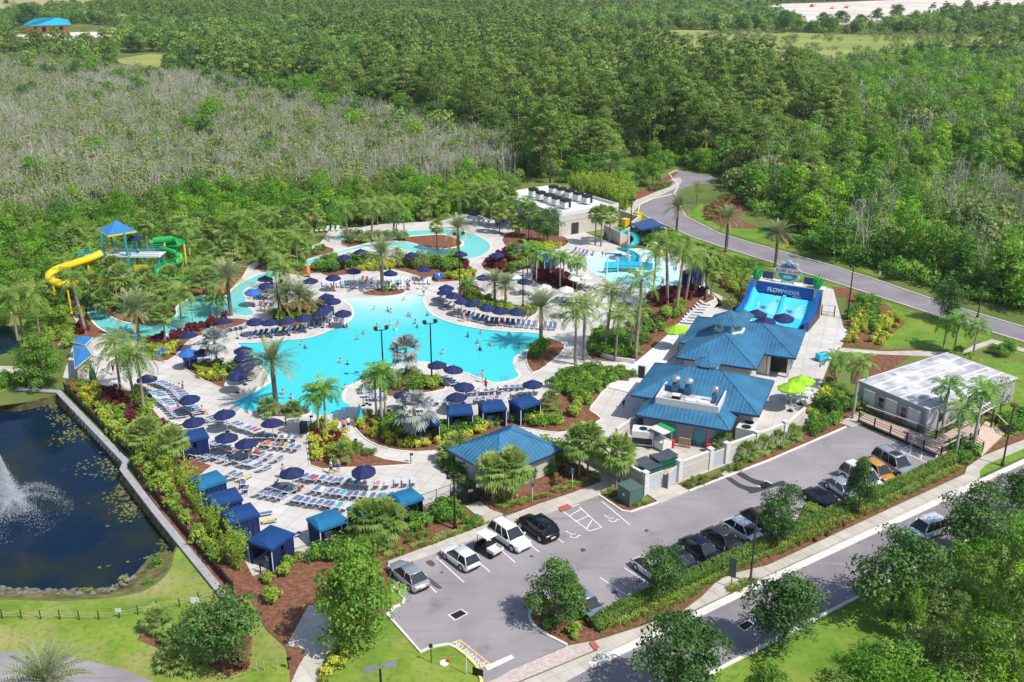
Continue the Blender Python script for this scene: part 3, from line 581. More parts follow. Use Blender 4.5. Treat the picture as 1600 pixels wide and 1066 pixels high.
def lump(name,seed,h=6.0,r=2.6,nc=18,nper=70,size=.45,m=None,rc=(.7,1.7),thin=0):
 """vine-hung bush that reaches the ground"""
 rng=np.random.default_rng(seed);C=sphere_pts(nc,rng,.45)*np.array([r,r,h*.5]);C[:,2]+=h*.48
 rad=rng.uniform(*rc,nc)*r/2.6
 V,F,T=clump_cloud(C,rad,nper,size,rng,flat=.9,jitter=.45)
 return np_mesh(name,[(V,F,0,T)],[m])
def dead_brush(name,seed,h=6.5,n=26,spread=1.5,leaf=60,m=None):
 """thin grey stems, some with a little leaf"""
 rng=np.random.default_rng(seed);vs=[];fs=[]
 def sliver(p,q,w):
  d=unit((q-p)[None])[0];x=unit(np.cross(d,rng.normal(size=3))[None])[0]*w;o=len(vs)
  vs.extend([p-x,p+x,q+x*.25,q-x*.25]);fs.append([o,o+1,o+2,o+3])
 tops=[]
 for k in range(n):
  p=np.array([*rng.normal(0,spread*.6,2),0]);hh=h*rng.uniform(.45,1.1);q=p+np.array([*rng.normal(0,.06*hh,2),hh])
  sliver(p,q,rng.uniform(.035,.085));
  for j in range(4):
   t=rng.uniform(.45,.97);s=p+(q-p)*t;e=s+np.array([*rng.normal(0,.28,2),rng.uniform(.5,1.4)]);sliver(s,e,.03);tops.append(e)
   e2=e+np.array([*rng.normal(0,.4,2),rng.uniform(.2,.6)]);sliver(e,e2,.022);tops.append(e2)
 parts=[(np.array(vs),np.array(fs),0,rng.random(len(fs)))]
 if leaf:
  T=np.array(tops);P=T[rng.integers(0,len(T),leaf)]+rng.normal(0,.22,(leaf,3));V,F=cards(P,unit(rng.normal(size=(leaf,3))+[0,0,.6]),.34,.6,rng);parts.append((V,F,1,rng.random(leaf)))
 return np_mesh(name,parts,[M['grey_twig'],m or M['scrub_leaf']])
# ---------- palms ----------
def frond_leaflets(rng,pts,llen,lw,n,droop,taper=True):
 """pairs of narrow leaflets along a rachis"""
 pts=np.array([tuple(p)for p in pts]);m=len(pts)-1;P=[];D=[];Wd=[];Ln=[]
 for i in range(n):
  t=.12+.88*(i+.5)/n;x=t*m;k=min(int(x),m-1);p=pts[k]+(pts[k+1]-pts[k])*(x-k);d=unit((pts[k+1]-pts[k])[None])[0]
  side=np.cross(d,[0,0,1]);side=unit(side[None])[0]if np.linalg.norm(side)>1e-3 else np.array([1.,0,0]);upv=np.cross(side,d)
  l=llen*(math.sin(math.pi*min(1,.18+t*.82))**.6 if taper else 1)
  for sg in(-1,1):
   v=unit((side*sg*.8+d*.55+upv*(.28-droop)+rng.normal(0,.08,3))[None])[0]
   P.append(p);D.append(v);Wd.append(upv);Ln.append(l*rng.uniform(.85,1.1))
 P,D,U,Ln=np.array(P),np.array(D),np.array(Wd),np.array(Ln)[:,None]
 X=unit(np.cross(D,U))*lw;dr=np.array([0,0,-1.0])*Ln*droop*.5
 V=np.stack([P-X*.4,P+D*Ln*.5-X+dr*.2,P+D*Ln+dr,P+D*Ln*.5+X+dr*.2],1).reshape(-1,3)
 return V,np.arange(len(P)*4).reshape(-1,4)
def pinnate_crown(name,seed,L=3.2,n=30,e0=-25,e1=85,curve=70,nl=13,llen=.62,lw=.055,droop=.15,mat_=None,dry=0,dry_m=None,stalk=None):
 rng=np.random.default_rng(seed);parts=[]
 for k in range(n):
  u=(k+.5)/n;a=k*2.39996+rng.normal(0,.15);el=R(e0+(e1-e0)*(u**.85)+rng.normal(0,5));Lk=L*rng.uniform(.85,1.08)*(1-.25*max(0,u-.7)/.3)
  pts=[Vector((0,0,0))];e=el;S=6
  for i in range(S):
   e2=e-R(curve)*((i+1)/S)**1.1/S*1.7;pts.append(pts[-1]+Vector((math.cos(a)*math.cos(e2),math.sin(a)*math.cos(e2),math.sin(e2)))*Lk/S);e=e2
  V,F=frond_leaflets(rng,pts,llen,lw,nl,droop)
  isdry=k<dry;parts.append((V,F,1 if isdry else 0,np.clip(rng.normal(.3+.5*u if not isdry else.5,.12)+rng.normal(0,.06,len(F)),0,1)))
  rv=np.array([tuple(p)for p in pts]);sd=np.array([-math.sin(a),math.cos(a),0])*.03
  V2=np.concatenate([rv-sd,rv+sd]);F2=np.array([[i,i+1,S+2+i,S+1+i]for i in range(S)]);parts.append((V2,F2,1 if isdry else 0,.9))
 return np_mesh(name,parts,[mat_,dry_m or mat_])
def fan_crown(name,seed,n=32,pet=.9,fan=.85,seg=12,spread=150,e0=-55,mat_=None,dry=0,dry_m=None,sw=.09):
 rng=np.random.default_rng(seed);parts=[]
 for k in range(n):
  u=(k+.5)/n;a=k*2.39996+rng.normal(0,.2);el=R(e0+(88-e0)*u**.8+rng.normal(0,6));pl=pet*rng.uniform(.8,1.15)
  d=np.array([math.cos(a)*math.cos(el),math.sin(a)*math.cos(el),math.sin(el)]);tip=d*pl-np.array([0,0,.12*pl*pl])
  sd=np.array([-math.sin(a),math.cos(a),0]);nrm=np.cross(d,sd)
  V=[[0,0,0],list(tip-sd*.025),list(tip+sd*.025)];F=[];parts.append((np.array(V),np.array([[0,1,2]]),0,.8))
  A=np.radians(np.linspace(-spread/2,spread/2,seg)+rng.normal(0,3,seg));vs=[];fs=[]
  for j,t in enumerate(A):
   v=d*math.cos(t)+sd*math.sin(t);fl=fan*rng.uniform(.85,1.05)*(1-.25*(abs(t)/R(spread/2)));w=np.cross(nrm,v)*sw*fl
   o=len(vs);m1=tip+v*fl*.6+nrm*.06;e=tip+v*fl-np.array([0,0,1])*fl*rng.uniform(.1,.35)
   vs+=[tip,m1-w,e,m1+w];fs.append([o,o+1,o+2,o+3])
  isdry=k<dry
  parts.append((np.array(vs),np.array(fs),1 if isdry else 0,np.clip(rng.normal(.25+.5*u,.15)+rng.normal(0,.08,len(fs)),0,1)))
 return np_mesh(name,parts,[mat_,dry_m or mat_])
def trunk_mesh(name,r0,r1,bulge=0.0,m=None,n=8,bend=0.0):
 b=MB();b.smooth=True;ts=[0,.08,.25,.5,.75,.92,1.0]
 b.tube([(bend*math.sin(t*math.pi*.5)**2,bend*.3*t*t,t-.0)for t in ts],[r0*1.35,r0*1.05,r0*(1+bulge),r0*(1+bulge*.6)*.95,r1*1.1,r1,r1*.9],n)
 return b.mesh(name,m)
CROWN={'date':[pinnate_crown('date_crown',11+i,3.3,62,-30,86,42,15,.46,.045,.05,M['date_leaf'],7,M['date_dry'])for i in range(2)],'coconut':[pinnate_crown('coconut_crown',21+i,3.5,22,-30,80,92,17,.74,.052,.45,M['coco_leaf'],2,M['coco_leaf'])for i in range(3)],'royal':[pinnate_crown('royal_crown',31+i,2.5,17,-18,80,100,13,.62,.075,.35,M['royal_leaf'])for i in range(3)],'sabal':[fan_crown('sabal_crown',41+i,46,1.05,1.15,14,160,-65,M['sabal_leaf'],3,M['date_dry'])for i in range(3)],'silver':[fan_crown('silver_crown',51+i,30,1.15,1.45,18,165,-50,M['silver_leaf'],0,None,.085)for i in range(2)],'small':[pinnate_crown('small_crown',61+i,1.35,20,-20,82,85,12,.34,.035,.2,M['royal_leaf'])for i in range(2)],'clump':[fan_crown('clump_crown',71+i,34,.8,.85,12,150,-40,M['sabal_leaf'],2,M['coco_leaf'])for i in range(2)],}
TRUNK={'date':trunk_mesh('date_trunk',.30,.27,.05,M['date_bark'],10),'coconut':trunk_mesh('coconut_trunk',.17,.11,0,M['palm_bark'],8,.55),'royal':trunk_mesh('royal_trunk',.15,.11,.25,M['royal_bark']),'sabal':trunk_mesh('sabal_trunk',.17,.15,0,M['palm_bark']),'silver':trunk_mesh('silver_trunk',.28,.24,0,M['date_bark'],10),'small':trunk_mesh('small_trunk',.09,.07,0,M['palm_bark'],6),'clump':trunk_mesh('clump_trunk',.13,.11,0,M['palm_bark'],7)}
b=MB();b.smooth=True;b.tube([(0,0,-.9),(0,0,-.5),(0,0,.1)],[.13,.15,.08],8);SHAFT=b.mesh('crownshaft',M['crownshaft'])
PNAME={'date':('date_palm','thick trunked date palm'),'coconut':('coconut_palm','slender coconut palm'),'royal':('royal_palm','smooth grey trunked palm'),'sabal':('cabbage_palm','yellow green fan palm'),'silver':('silver_fan_palm','silvery white fan palm'),'small':('pygmy_palm','short feathery palm'),'clump':('fan_palm','short green fan palm')}
def palm(kind,bx,by,ty,where,cs=1.0,group=None,z0=0.0,label=None):
 rr=random.Random(int(bx*7+by*13));p=G(bx,by,z0)
 up={'date':2.3,'coconut':1.5,'royal':1.3,'sabal':1.5,'silver':1.9,'small':.9,'clump':1.2}[kind]*cs
 h=max(.5,height_at(bx,by,ty,z0)-up)
 nm,d=PNAME[kind]
 t=thing(nm,label or(d+' '+where),'palm tree',p,rr.random()*6.28,group)
 bend=0 if kind!='coconut' else.55*max(1,h/7)
 sxy=max(.75,min(1.3,h/7))*cs**.5
 cs*={'date':1.08,'coconut':1.02,'royal':1.06,'sabal':1.05}.get(kind,1);link('trunk',TRUNK[kind],t,scale=(sxy,sxy,h))
 cx=(.55*sxy,.165*sxy)if kind=='coconut' else(0,0)
 c=link('crown',rr.choice(CROWN[kind]),t,(cx[0],cx[1],h),rr.random()*6.28,cs)
 if kind=='royal':link('crownshaft',SHAFT,t,(0,0,h),scale=cs)
 return t
def plant_tree(kind,crown,trunk,p,sc,label,cat='tree',group=None,rz=None,name=None):
 t=thing(name or kind,label,cat,p,random.random()*6.28 if rz is None else rz,group);t.scale=sc if hasattr(sc,'__len__')else(sc,)*3
 link('crown',crown,t)
 if trunk is not None:link('trunk',trunk,t)
 return t
# ---------- scatter for what nobody could count ----------
def kind_col(name,meshes):
 c=bpy.data.collections.new(name)
 for m in meshes:c.objects.link(bpy.data.objects.new(name+'_kind',m))
 return c
def scatter(name,pts,scl,col,label=None,cat=None,tilt=.12,group=None):
 """pts: Nx3; one object whose geometry nodes set a plant of the kind on every point"""
 pts=np.asarray(pts,float)
 if len(pts)==0:return None
 me=bpy.data.meshes.new(name);me.vertices.add(len(pts));me.vertices.foreach_set('co',pts.ravel())
 a=me.attributes.new('scl','FLOAT','POINT');a.data.foreach_set('value',np.asarray(scl,float))
 o=link(name,me)
 ng=bpy.data.node_groups.new(name,'GeometryNodeTree')
 ng.interface.new_socket('Geometry',in_out='INPUT',socket_type='NodeSocketGeometry');ng.interface.new_socket('Geometry',in_out='OUTPUT',socket_type='NodeSocketGeometry')
 N,Lk=ng.nodes,ng.links
 gi=N.new('NodeGroupInput');go=N.new('NodeGroupOutput');ip=N.new('GeometryNodeInstanceOnPoints');ci=N.new('GeometryNodeCollectionInfo')
 ci.inputs['Collection'].default_value=col;ci.inputs['Separate Children'].default_value=True;ci.inputs['Reset Children'].default_value=True
 ip.inputs['Pick Instance'].default_value=True
 rv=N.new('FunctionNodeRandomValue');rv.data_type='FLOAT_VECTOR';rv.inputs[0].default_value=(-tilt,-tilt,0);rv.inputs[1].default_value=(tilt,tilt,6.283)
 ri=N.new('FunctionNodeRandomValue');ri.data_type='INT';ri.inputs[4].default_value=0;ri.inputs[5].default_value=max(0,len(col.objects)-1)
 na=N.new('GeometryNodeInputNamedAttribute');na.data_type='FLOAT';na.inputs[0].default_value='scl'
 Lk.new(gi.outputs[0],ip.inputs['Points']);Lk.new(ci.outputs[0],ip.inputs['Instance']);Lk.new(rv.outputs[0],ip.inputs['Rotation'])
 Lk.new(na.outputs[0],ip.inputs['Scale']);Lk.new(ri.outputs[2],ip.inputs['Instance Index']);Lk.new(ip.outputs[0],go.inputs[0])
 md=o.modifiers.new('scatter','NODES');md.node_group=ng
 tag(o,label,cat,group,'stuff');return o
def fill(poly,spacing,rng=None,jitter=.45,avoid=(),thin=None):
 """jittered grid of points in a world polygon"""
 rng=rng or random.Random(5);xs=[p[0]for p in poly];ys=[p[1]for p in poly];out=[]
 y=min(ys);row=0
 while y<max(ys):
  x=min(xs)+(row%2)*spacing*.5
  while x<max(xs):
   X=x+rng.uniform(-jitter,jitter)*spacing;Y=y+rng.uniform(-jitter,jitter)*spacing
   if inside(X,Y,poly)and not any(inside(X,Y,q)for q in avoid)and(thin is None or rng.random()<thin(X,Y)):out.append((X,Y))
   x+=spacing
  y+=spacing*.87;row+=1
 return out
from mathutils import noise as mn
def pn(x,y,s,off=0):return mn.noise((x*s+off,y*s-off,off*.37))
wp=lambda px:[(p.x,p.y)for p in W(px)]
random.seed(21)
OAKM=(M['oak_leaf'],M['bark']);BRM=(M['bright_leaf'],M['bark'])
OAK=[broadleaf('oak',101+i,6.6,3.25,4.9,1.5,50,105,.25,OAKM,rc=(.40,1.25))for i in range(3)]
BRIGHT=[broadleaf('leafy_tree',111+i,8.5,3.4,7.2,.9,62,100,.30,BRM,rc=(.45,1.2))for i in range(2)]
SPARSE=broadleaf('sparse_tree',121,6,2.6,3.6,1.8,20,40,.2,(M['scrub_leaf'],M['bark']),rc=(.5,.8),stem=.1)
PINES=[pine('pine',131+i,19,3.7+.25*i,.34+.05*(i%3),40,74,.54,(M['pine_leaf'],M['pine_bark']))for i in range(5)]
LUMPS=[lump('thicket',141+i,7.5+.8*(i%3),3.0,20,66,.46,M[('thicket_leaf','thicket_leaf','far_leaf','green_leaf','thicket_leaf','pine_leaf')[i]])for i in range(6)]
VINED=[broadleaf('vine_tree',151+i,12,3.1,10.5,1.2,54,55,.48,(M[('thicket_leaf','green_leaf','far_leaf')[i]],M['bark']),rc=(.7,1.3))for i in range(3)]
WOODT=[broadleaf('wood_tree',156+i,10.5,4.0,8.5,1.6,44,56,.55,(M[('far_leaf','bright_leaf','far_leaf','oak_leaf')[i]],M['bark']),rc=(.75,1.4))for i in range(4)]
SHRUBS=[lump('shrub',161+i,2.6,1.7,14,40,.34,M['green_leaf'])for i in range(3)]
SCRUB=[lump('scrub',171+i,3.4,2.0,16,30,.40,M['scrub_leaf'])for i in range(3)]
BRUSH=[dead_brush('dead_brush',181+i,6.5,22,1.6,lf)for i,lf in enumerate((0,30,70,140))]
FARL=[lump('far_tree',191+i,9.5,4.2,16,22,1.25,M['far_leaf'],rc=(1.2,2.0))for i in range(3)]
FARP=[pine('far_pine',195+i,17,4.3,.3,18,26,1.15,(M['pine_leaf'],M['pine_bark']))for i in range(2)]
def joined(n,cr,tr):
 """crown and trunk in one mesh, for stands that read as one mass"""
 bm=bmesh.new();bm.from_mesh(cr);k=len(bm.faces);bm.from_mesh(tr)
 bm.faces.ensure_lookup_table()
 for f in list(bm.faces)[k:]:f.material_index=1
 me=bpy.data.meshes.new(n);bm.to_mesh(me);bm.free();me.materials.append(cr.materials[0]);me.materials.append(tr.materials[0]);return me
C_PINE=kind_col('pine_stand',[joined('stand_pine',*p)for p in FARP]);C_FAR=kind_col('far_wood',FARL);C_LUMP=kind_col('thicket',LUMPS);C_SCRUB=kind_col('scrub',SCRUB)
C_WOOD=kind_col('leafy_wood',[joined('stand_tree',*p)for p in WOODT]+FARL);C_DEAD=kind_col('dead_brush',BRUSH[:3]);C_LUSH=kind_col('undergrowth',SHRUBS+LUMPS);C_BRUSH=kind_col('leafy_brush',BRUSH[1:]);C_MIXL=kind_col('mixed_bushes',LUMPS[2:4]+SCRUB);C_MIXB=kind_col('mixed_brush',SCRUB+BRUSH[2:]);C_SHRUB=kind_col('shrubs',SHRUBS)
def sees(x,y,h=8):
 a=proj((x,y,0));c=proj((x,y,h));return-420<a[0]<2000 and c[1]<1110 and a[1]>-8
def framed(x,y):return-30<proj((x,y,0))[0]<1630
MARSH=wp([(-420,92),(60,100),(150,112),(250,122),(330,132),(400,150),(470,168),(560,180),(640,200),(720,212),(800,240),(818,270),(800,285),(700,292),(560,304),(420,304),(330,315),(200,325),(120,345),(0,372),(-420,385)])
BELT=wp([(-420,372),(0,360),(120,332),(330,308),(560,301),(700,289),(800,284),(806,312),(760,322),(690,330),(600,336),(510,346),(430,366),(370,392),(330,400),(250,415),(170,425),(120,440),(85,452),(70,440),(-420,440)])
PINEW=wp([(250,105),(330,70),(480,62),(640,52),(900,50),(1000,84),(1090,120),(1160,110),(1280,150),(1330,190),(1310,262),(1240,296),(1165,290),(1120,262),(1060,250),(1000,262),(955,268),(930,288),(840,286),(815,262),(790,228),(690,196),(600,172),(560,172),(470,160),(400,145),(330,128),(280,120)])
THICK=wp([(1125,284),(1105,215),(1180,150),(1300,108),(2000,92),(1800,520),(1640,512),(1512,480),(1450,460),(1375,434),(1290,405),(1232,380),(1222,345),(1178,335),(1150,298)])
wood_gap=[(p[0],p[1])for p in offset_line([(q.x,q.y)for q in WOOD_ROAD],4.5,False)]+[(p[0],p[1])for p in offset_line([(q.x,q.y)for q in WOOD_ROAD],-4.5,False)][::-1]
road_gap=[(p[0],p[1])for p in offset_line(FAR_ROAD,4,True)]
if abs(area(road_gap))<abs(area(FAR_ROAD)):road_gap=[(p[0],p[1])for p in offset_line(FAR_ROAD,-4,True)]
GRASSGAP=wp([(960,246),(1000,236),(1040,262),(1060,250),(1120,262),(1120,290),(1000,330),(930,300),(960,272)])
MEADOWS=[wp(p)for p in FAR_MEADOW]+[wp([(-90,-8),(185,-10),(160,10),(120,22),(40,22),(-90,40)]),wp([(1180,12),(1225,6),(1300,4),(1400,0),(1500,-6),(1640,-8),(1640,16),(1560,26),(1480,34),(1420,44),(1330,50),(1250,46),(1215,30)]),wp([(10,42),(150,38),(205,54),(170,84),(20,84)]),wp([(175,92),(240,80),(320,92),(360,112),(350,140),(250,136),(180,112)]),wp([(985,52),(1060,47),(1200,50),(1330,54),(1480,56),(2000,60),(2000,80),(1560,86),(1420,92),(1300,108),(1180,116),(1080,106),(1000,84)])]
rg=random.Random(3);pts=fill(PINEW,7.4,rg,avoid=(wood_gap,road_gap,GRASSGAP)+tuple(MEADOWS[:1]))
pts=[p for p in pts if sees(*p)and pn(*p,.03,3)>-.25];pts.sort(key=lambda p:(not framed(*p),p[1]))
NEAR_PINES=300
for i,(x,y)in enumerate(pts[:NEAR_PINES]):
 if pn(x,y,.035,7)+rg.gauss(0,.15)>.02:
  cr,tr=WOODT[rg.randrange(4)];plant_tree('broadleaf_tree',cr,tr,(x,y,0),rg.uniform(.7,1.1),'rounded leafy green tree among the pines behind the park','tree','leafy trees among the pines');continue
 cr,tr=PINES[rg.randrange(5)]
 t=plant_tree('pine_tree',cr,tr,(x,y,0),(rg.uniform(.8,1.15),)*2+(rg.uniform(.52,1.12),),'tall pine with bare trunk and tufted olive crown in the wood behind the park','tree','pines in the wood behind the park')
rest=pts[NEAR_PINES:]
mixd=[p for p in rest if pn(*p,.02,7)+rg.gauss(0,.15)>-.05];md=set(mixd);rest=[p for p in rest if p not in md]
scatter('mixed_wood',[(x,y,0)for x,y in mixd],[rg.uniform(.6,1.2)for _ in mixd],C_WOOD,'light green leafy wood between the pines','woodland',.06)
scatter('pine_wood',[(x,y,0)for x,y in rest],[rg.uniform(.6,1.1)for _ in rest],C_PINE,'dense pine wood stretching away behind the nearer pines','woodland',.04)
u=fill(PINEW,4.6,rg,avoid=(wood_gap,road_gap));u=[p for p in u if sees(*p,3)]
scatter('pine_undergrowth',[(x,y,0)for x,y in u],[rg.uniform(.35,1.0)for _ in u],C_LUSH,'green undergrowth between the pine trunks','undergrowth')
gg=[p for p in fill(GRASSGAP,3.2,rg,avoid=(road_gap,))if pn(*p,.05,8)>-.1]
scatter('bend_planting',[(*p,0)for p in gg],[rg.uniform(.3,.8)for _ in gg],C_LUSH,'green planting about the bend of the far road','shrubs')
m=[p for p in fill(MARSH,3.7,rg,avoid=(wood_gap,))if sees(*p)]
grey=[p for p in m if pn(*p,.018,1)+.5*pn(*p,.06,2)+rg.gauss(0,.2)>.20];green=[p for p in m if p not in set(grey)]
scatter('grey_marsh_brush',[(*p,0)for p in grey],[rg.uniform(.7,1.2)for _ in grey],C_DEAD,'pale grey leafless brush covering the marsh','brush',.1)
scatter('leafy_marsh_brush',[(*p,0)for p in green],[rg.uniform(.55,1.0)for _ in green],C_BRUSH,'thin olive brush growing among the grey marsh stems','brush',.1)
s=[p for p in fill(MARSH,3.6,rg)if sees(*p,3)and pn(*p,.018,1)+.5*pn(*p,.06,2)<.5+rg.gauss(0,.2)]
scatter('marsh_scrub',[(*p,0)for p in s],[rg.uniform(.6,1.5)for _ in s],C_SCRUB,'low olive green scrub on the marsh floor','scrub')
for i,(bx,by,sc)in enumerate([(325,225,1.2),(335,200,1.0),(300,222,.8),(215,158,1.0),(245,245,.7),(560,215,.9),(505,190,1.0),(640,235,.9),(420,262,.8),(160,260,.8),(60,300,.9)]):
 t=link('marsh_tree',LUMPS[i%2],None,G(bx,by),i*1.7,sc*1.15)
 tag(t,'rounded green bush standing up out of the grey marsh brush','bush','green bushes in the marsh')
ed=[p for p in fill(wp([(-420,70),(250,92),(400,118),(560,150),(720,185),(830,235),(830,275),(760,262),(640,222),(470,188),(330,152),(150,134),(-420,118)]),8,rg,avoid=(wood_gap,))if sees(*p)and rg.random()<.62 and not inside(*p,MEADOWS[-2])and not inside(*p,MEADOWS[-3])and not inside(*p,MEADOWS[5])]
scatter('marsh_edge_wood',[(*p,0)for p in ed],[rg.uniform(.35,.9)for _ in ed],C_WOOD,'uneven leafy trees thinning out into the marsh','woodland',.06)
ee=[p for p in fill(wp([(-420,100),(250,128),(400,160),(560,190),(720,222),(800,260),(700,272),(560,246),(400,212),(250,178),(-420,160)]),7,rg)if sees(*p)and rg.random()<.2]
scatter('marsh_fringe',[(*p,0)for p in ee],[rg.uniform(.3,.75)for _ in ee],C_WOOD,'single trees straying from the wood into the marsh','woodland',.06)
mt=[p for p in fill(MARSH,8,rg)if sees(*p)and pn(*p,.025,4)+rg.gauss(0,.15)>.0]
scatter('marsh_bushes',[(*p,0)for p in mt],[rg.uniform(.25,.75)for _ in mt],C_MIXL,'scattered green bushes through the marsh brush','bushes')
gp=[p for p in fill(wp([(-420,436),(70,436),(85,455),(120,442),(170,428),(250,418),(330,402),(372,394),(430,368),(510,348),(600,338),(690,332),(760,324),(800,316),(800,330),(740,334),(690,344),(600,350),(520,358),(400,402),(380,414),(330,424),(300,420),(260,430),(180,430),(150,450),(140,480),(110,470),(70,520),(-420,470)]),2.6,rg)if sees(*p,3)]
scatter('back_planting',[(*p,0)for p in gp],[rg.uniform(.25,.7)for _ in gp],C_LUSH,'green planting along the back edge of the park','shrubs')
bl=[p for p in fill(BELT,3.5,rg)if sees(*p,4)]
scatter('shrub_belt',[(*p,0)for p in bl],[rg.uniform(.3,.8)for _ in bl],C_LUSH,'dense green shrub belt between the marsh and the pool park','shrubs')
t_=[p for p in fill(THICK,5.9,rg,avoid=(road_gap,))if sees(*p)];t_.sort(key=lambda p:(not framed(*p),p[1]));n_=0
STUBBLE=wp([(1430,300),(1560,290),(1680,330),(1680,420),(1540,400),(1460,350)])
for i,(x,y)in enumerate(t_[:300]):
 if inside(x,y,STUBBLE):
  continue
 if rg.random()<.26:
  cr,tr=VINED[rg.randrange(3)];plant_tree('vine_covered_tree',cr,tr,(x,y,0),rg.uniform(.65,1.0),'tall tree hung with bright green vines in the thicket beyond the far road','tree','vine hung trees in the thicket')
 else:
  o=link('thicket_bush',LUMPS[rg.randrange(6)],None,(x,y,0),rg.random()*6.28,(lambda q:(q,q,q*rg.uniform(.6,1.3)))(rg.uniform(.5,1.15)));tag(o,'bright green rounded bush in the thicket beyond the far road','bush','bushes in the thicket')
rest=t_[300:]
scatter('thicket',[(*p,0)for p in rest],[rg.uniform(.35,1.25)for _ in rest],C_LUMP,'bright green thicket spreading back from the far road','thicket')
s=[p for p in fill(STUBBLE,3.2,rg)if sees(*p)]
scatter('thicket_brush',[(*p,0)for p in s],[rg.uniform(.5,1.1)for _ in s],C_MIXB,'grey green brush in a gap of the thicket','brush')
e=[p for p in fill(THICK,3.0,rg,avoid=(road_gap,))if sees(*p,2)and p[1]<260]
scatter('thicket_undergrowth',[(*p,0)for p in e],[rg.uniform(.6,1.3)for _ in e],C_SHRUB,'low green undergrowth along the edge of the thicket','undergrowth')
dt=[p for p in fill(THICK,19,rg,avoid=(road_gap,))if sees(*p)]
scatter('thicket_snags',[(*p,0)for p in dt],[rg.uniform(.9,1.7)for _ in dt],C_DEAD,'pale dead stems standing in the thicket','dead stems')
sc_=[p for p in fill(THICK,7,rg,avoid=(road_gap,))if sees(*p)and pn(*p,.02,11)>.36]
scatter('thicket_scrub',[(*p,0)for p in sc_],[rg.uniform(1.2,2.4)for _ in sc_],C_SCRUB,'paler olive trees mixed into the thicket','scrub')
for i,(bx,by,ty)in enumerate([(1270,318,235),(1310,285,205),(1270,370,270),(1560,270,205),(1235,262,195),(1345,260,185),(1095,215,130),(1130,235,150),(1170,250,160),(1065,240,140),(1210,250,175),(1420,215,150),(1500,190,135),(1190,292,190),(1245,300,215)]):
 p=G(bx,by);h=height_at(bx,by,ty);cr,tr=PINES[i%5]
 plant_tree('pine_tree',cr,tr,p,(min(1,h/17),min(1,h/17),h/20),'tall dark pine rising out of the bright green thicket','tree','pines standing in the thicket')
FARW=wp([(-420,96),(60,98),(250,108),(330,72),(480,64),(640,54),(900,52),(1000,50),(1180,88),(1300,108),(2000,92),(2000,-9),(-420,-9)])
f=[p for p in fill(FARW,9.5,rg,avoid=tuple(MEADOWS))if sees(*p,12)]
fp=[p for p in f if pn(*p,.006,9)+rg.gauss(0,.12)>.22];fs=set(fp);fl=[p for p in f if p not in fs]
scatter('far_wood',[(*p,0)for p in fl],[rg.uniform(.6,1.15)for _ in fl],C_WOOD,'far green woods reaching to the horizon','woodland')
scatter('far_pine_wood',[(*p,0)for p in fp],[rg.uniform(.65,1.0)for _ in fp],C_PINE,'far dark pine woods beyond the marsh','woodland',.04)
sm=[p for p in fill(wp([(900,46),(1010,60),(1180,92),(1300,90),(1520,76),(2000,80),(2000,60),(1300,46),(1060,40)]),7,rg)if sees(*p,3)and pn(*p,.02,5)+rg.gauss(0,.1)>-.02]
scatter('meadow_scrub',[(*p,0)for p in sm],[rg.uniform(.35,1.2)for _ in sm],C_SCRUB,'pale scrub dotted over the far meadow','scrub')
for i,(bx,by,ty)in enumerate([(47,46,8),(75,50,22),(115,14,-2),(10,9,-1),(1315,42,16),(1285,42,20),(1370,36,14),(1398,34,6),(1225,52,18),(1430,40,18),(1345,42,22),(1480,40,14),(1530,40,12)]):
 cr,tr=OAK[i%3];h=max(4,height_at(bx,by,ty));plant_tree('far_tree',cr,tr,G(bx,by),h/6.6*1.0,'round dark tree standing alone beside the far pale clearing' if bx>700 else 'round dark tree at the edge of the far dry field','tree','lone trees by the far clearing' if bx>700 else 'lone trees by the far field')
def tree(kind,bx,by,ty,label,fat=1.0,name='oak_tree',z0=0.0,hh=None):
 cr,tr=kind;p=G(bx,by,z0);h=height_at(bx,by,ty,z0);k=h/(hh or 6.6);return plant_tree(name,cr,tr,p,(k*fat,k*fat,k),label)
tree(OAK[0],868,976,888,'broad dark oak in the curved island at the end of the parking row',1.06)
tree(OAK[1],1036,938,850,'small young oak in the hedge in front of the grey and white parked car',.74)
tree(OAK[2],1214,856,764,'round young oak in the hedge beside the white sedan',.74)
tree(OAK[0],1340,806,722,'slim young oak in the hedge in front of the white and silver cars',.6)
tree(OAK[1],350,1040,928,'broad dark oak on the mulch bed by the lawn below the pond',.98)
tree(OAK[2],1062,1108,968,'dark roadside oak nearest the bottom of the picture',.95)
tree(OAK[0],1224,1014,905,'dark roadside oak beside the wide lit lawn',1.05)
tree(OAK[1],1390,962,832,'dark roadside oak in front of the oncoming silver car',.95)
tree(OAK[2],1512,872,766,'dark roadside oak overhanging the oncoming silver car',.95)
tree(OAK[0],1588,812,738,'dark roadside oak at the right end of the near road',1.0)
tree(OAK[1],1478,504,442,'round dark oak on the lawn by the far road',.8)
tree(BRIGHT[0],562,1012,853,'tall bright green leafy tree between the footpath and the parking lot',.85,'leafy_tree',hh=8.1)
tree(BRIGHT[1],65,606,524,'round bright green tree standing behind the pond wall',1.02,'leafy_tree',hh=8.1)
tree(SPARSE,152,604,556,'thin grey green tree beside the small blue roofed hut',1.0,'sparse_tree',hh=5.6)
tree(OAK[2],855,382,328,'olive round tree against the wall of the flat roofed plant building',.95,hh=6.6)
tree(SPARSE,1560,655,590,'thin flowering tree behind the deck pergola',1.1,'sparse_tree',hh=5.6)
tree(SPARSE,1088,318,283,'bare leafless sapling at the bend of the far road',.8,'sparse_tree',hh=5.6)
tree(BRIGHT[0],1245,372,318,'bushy tree hanging over the bend verge of the far road',.9,'leafy_tree',hh=8.1)
tree(BRIGHT[1],1020,292,222,'dark leafy tree inside the bend of the far road',.6,'leafy_tree',hh=8.1)
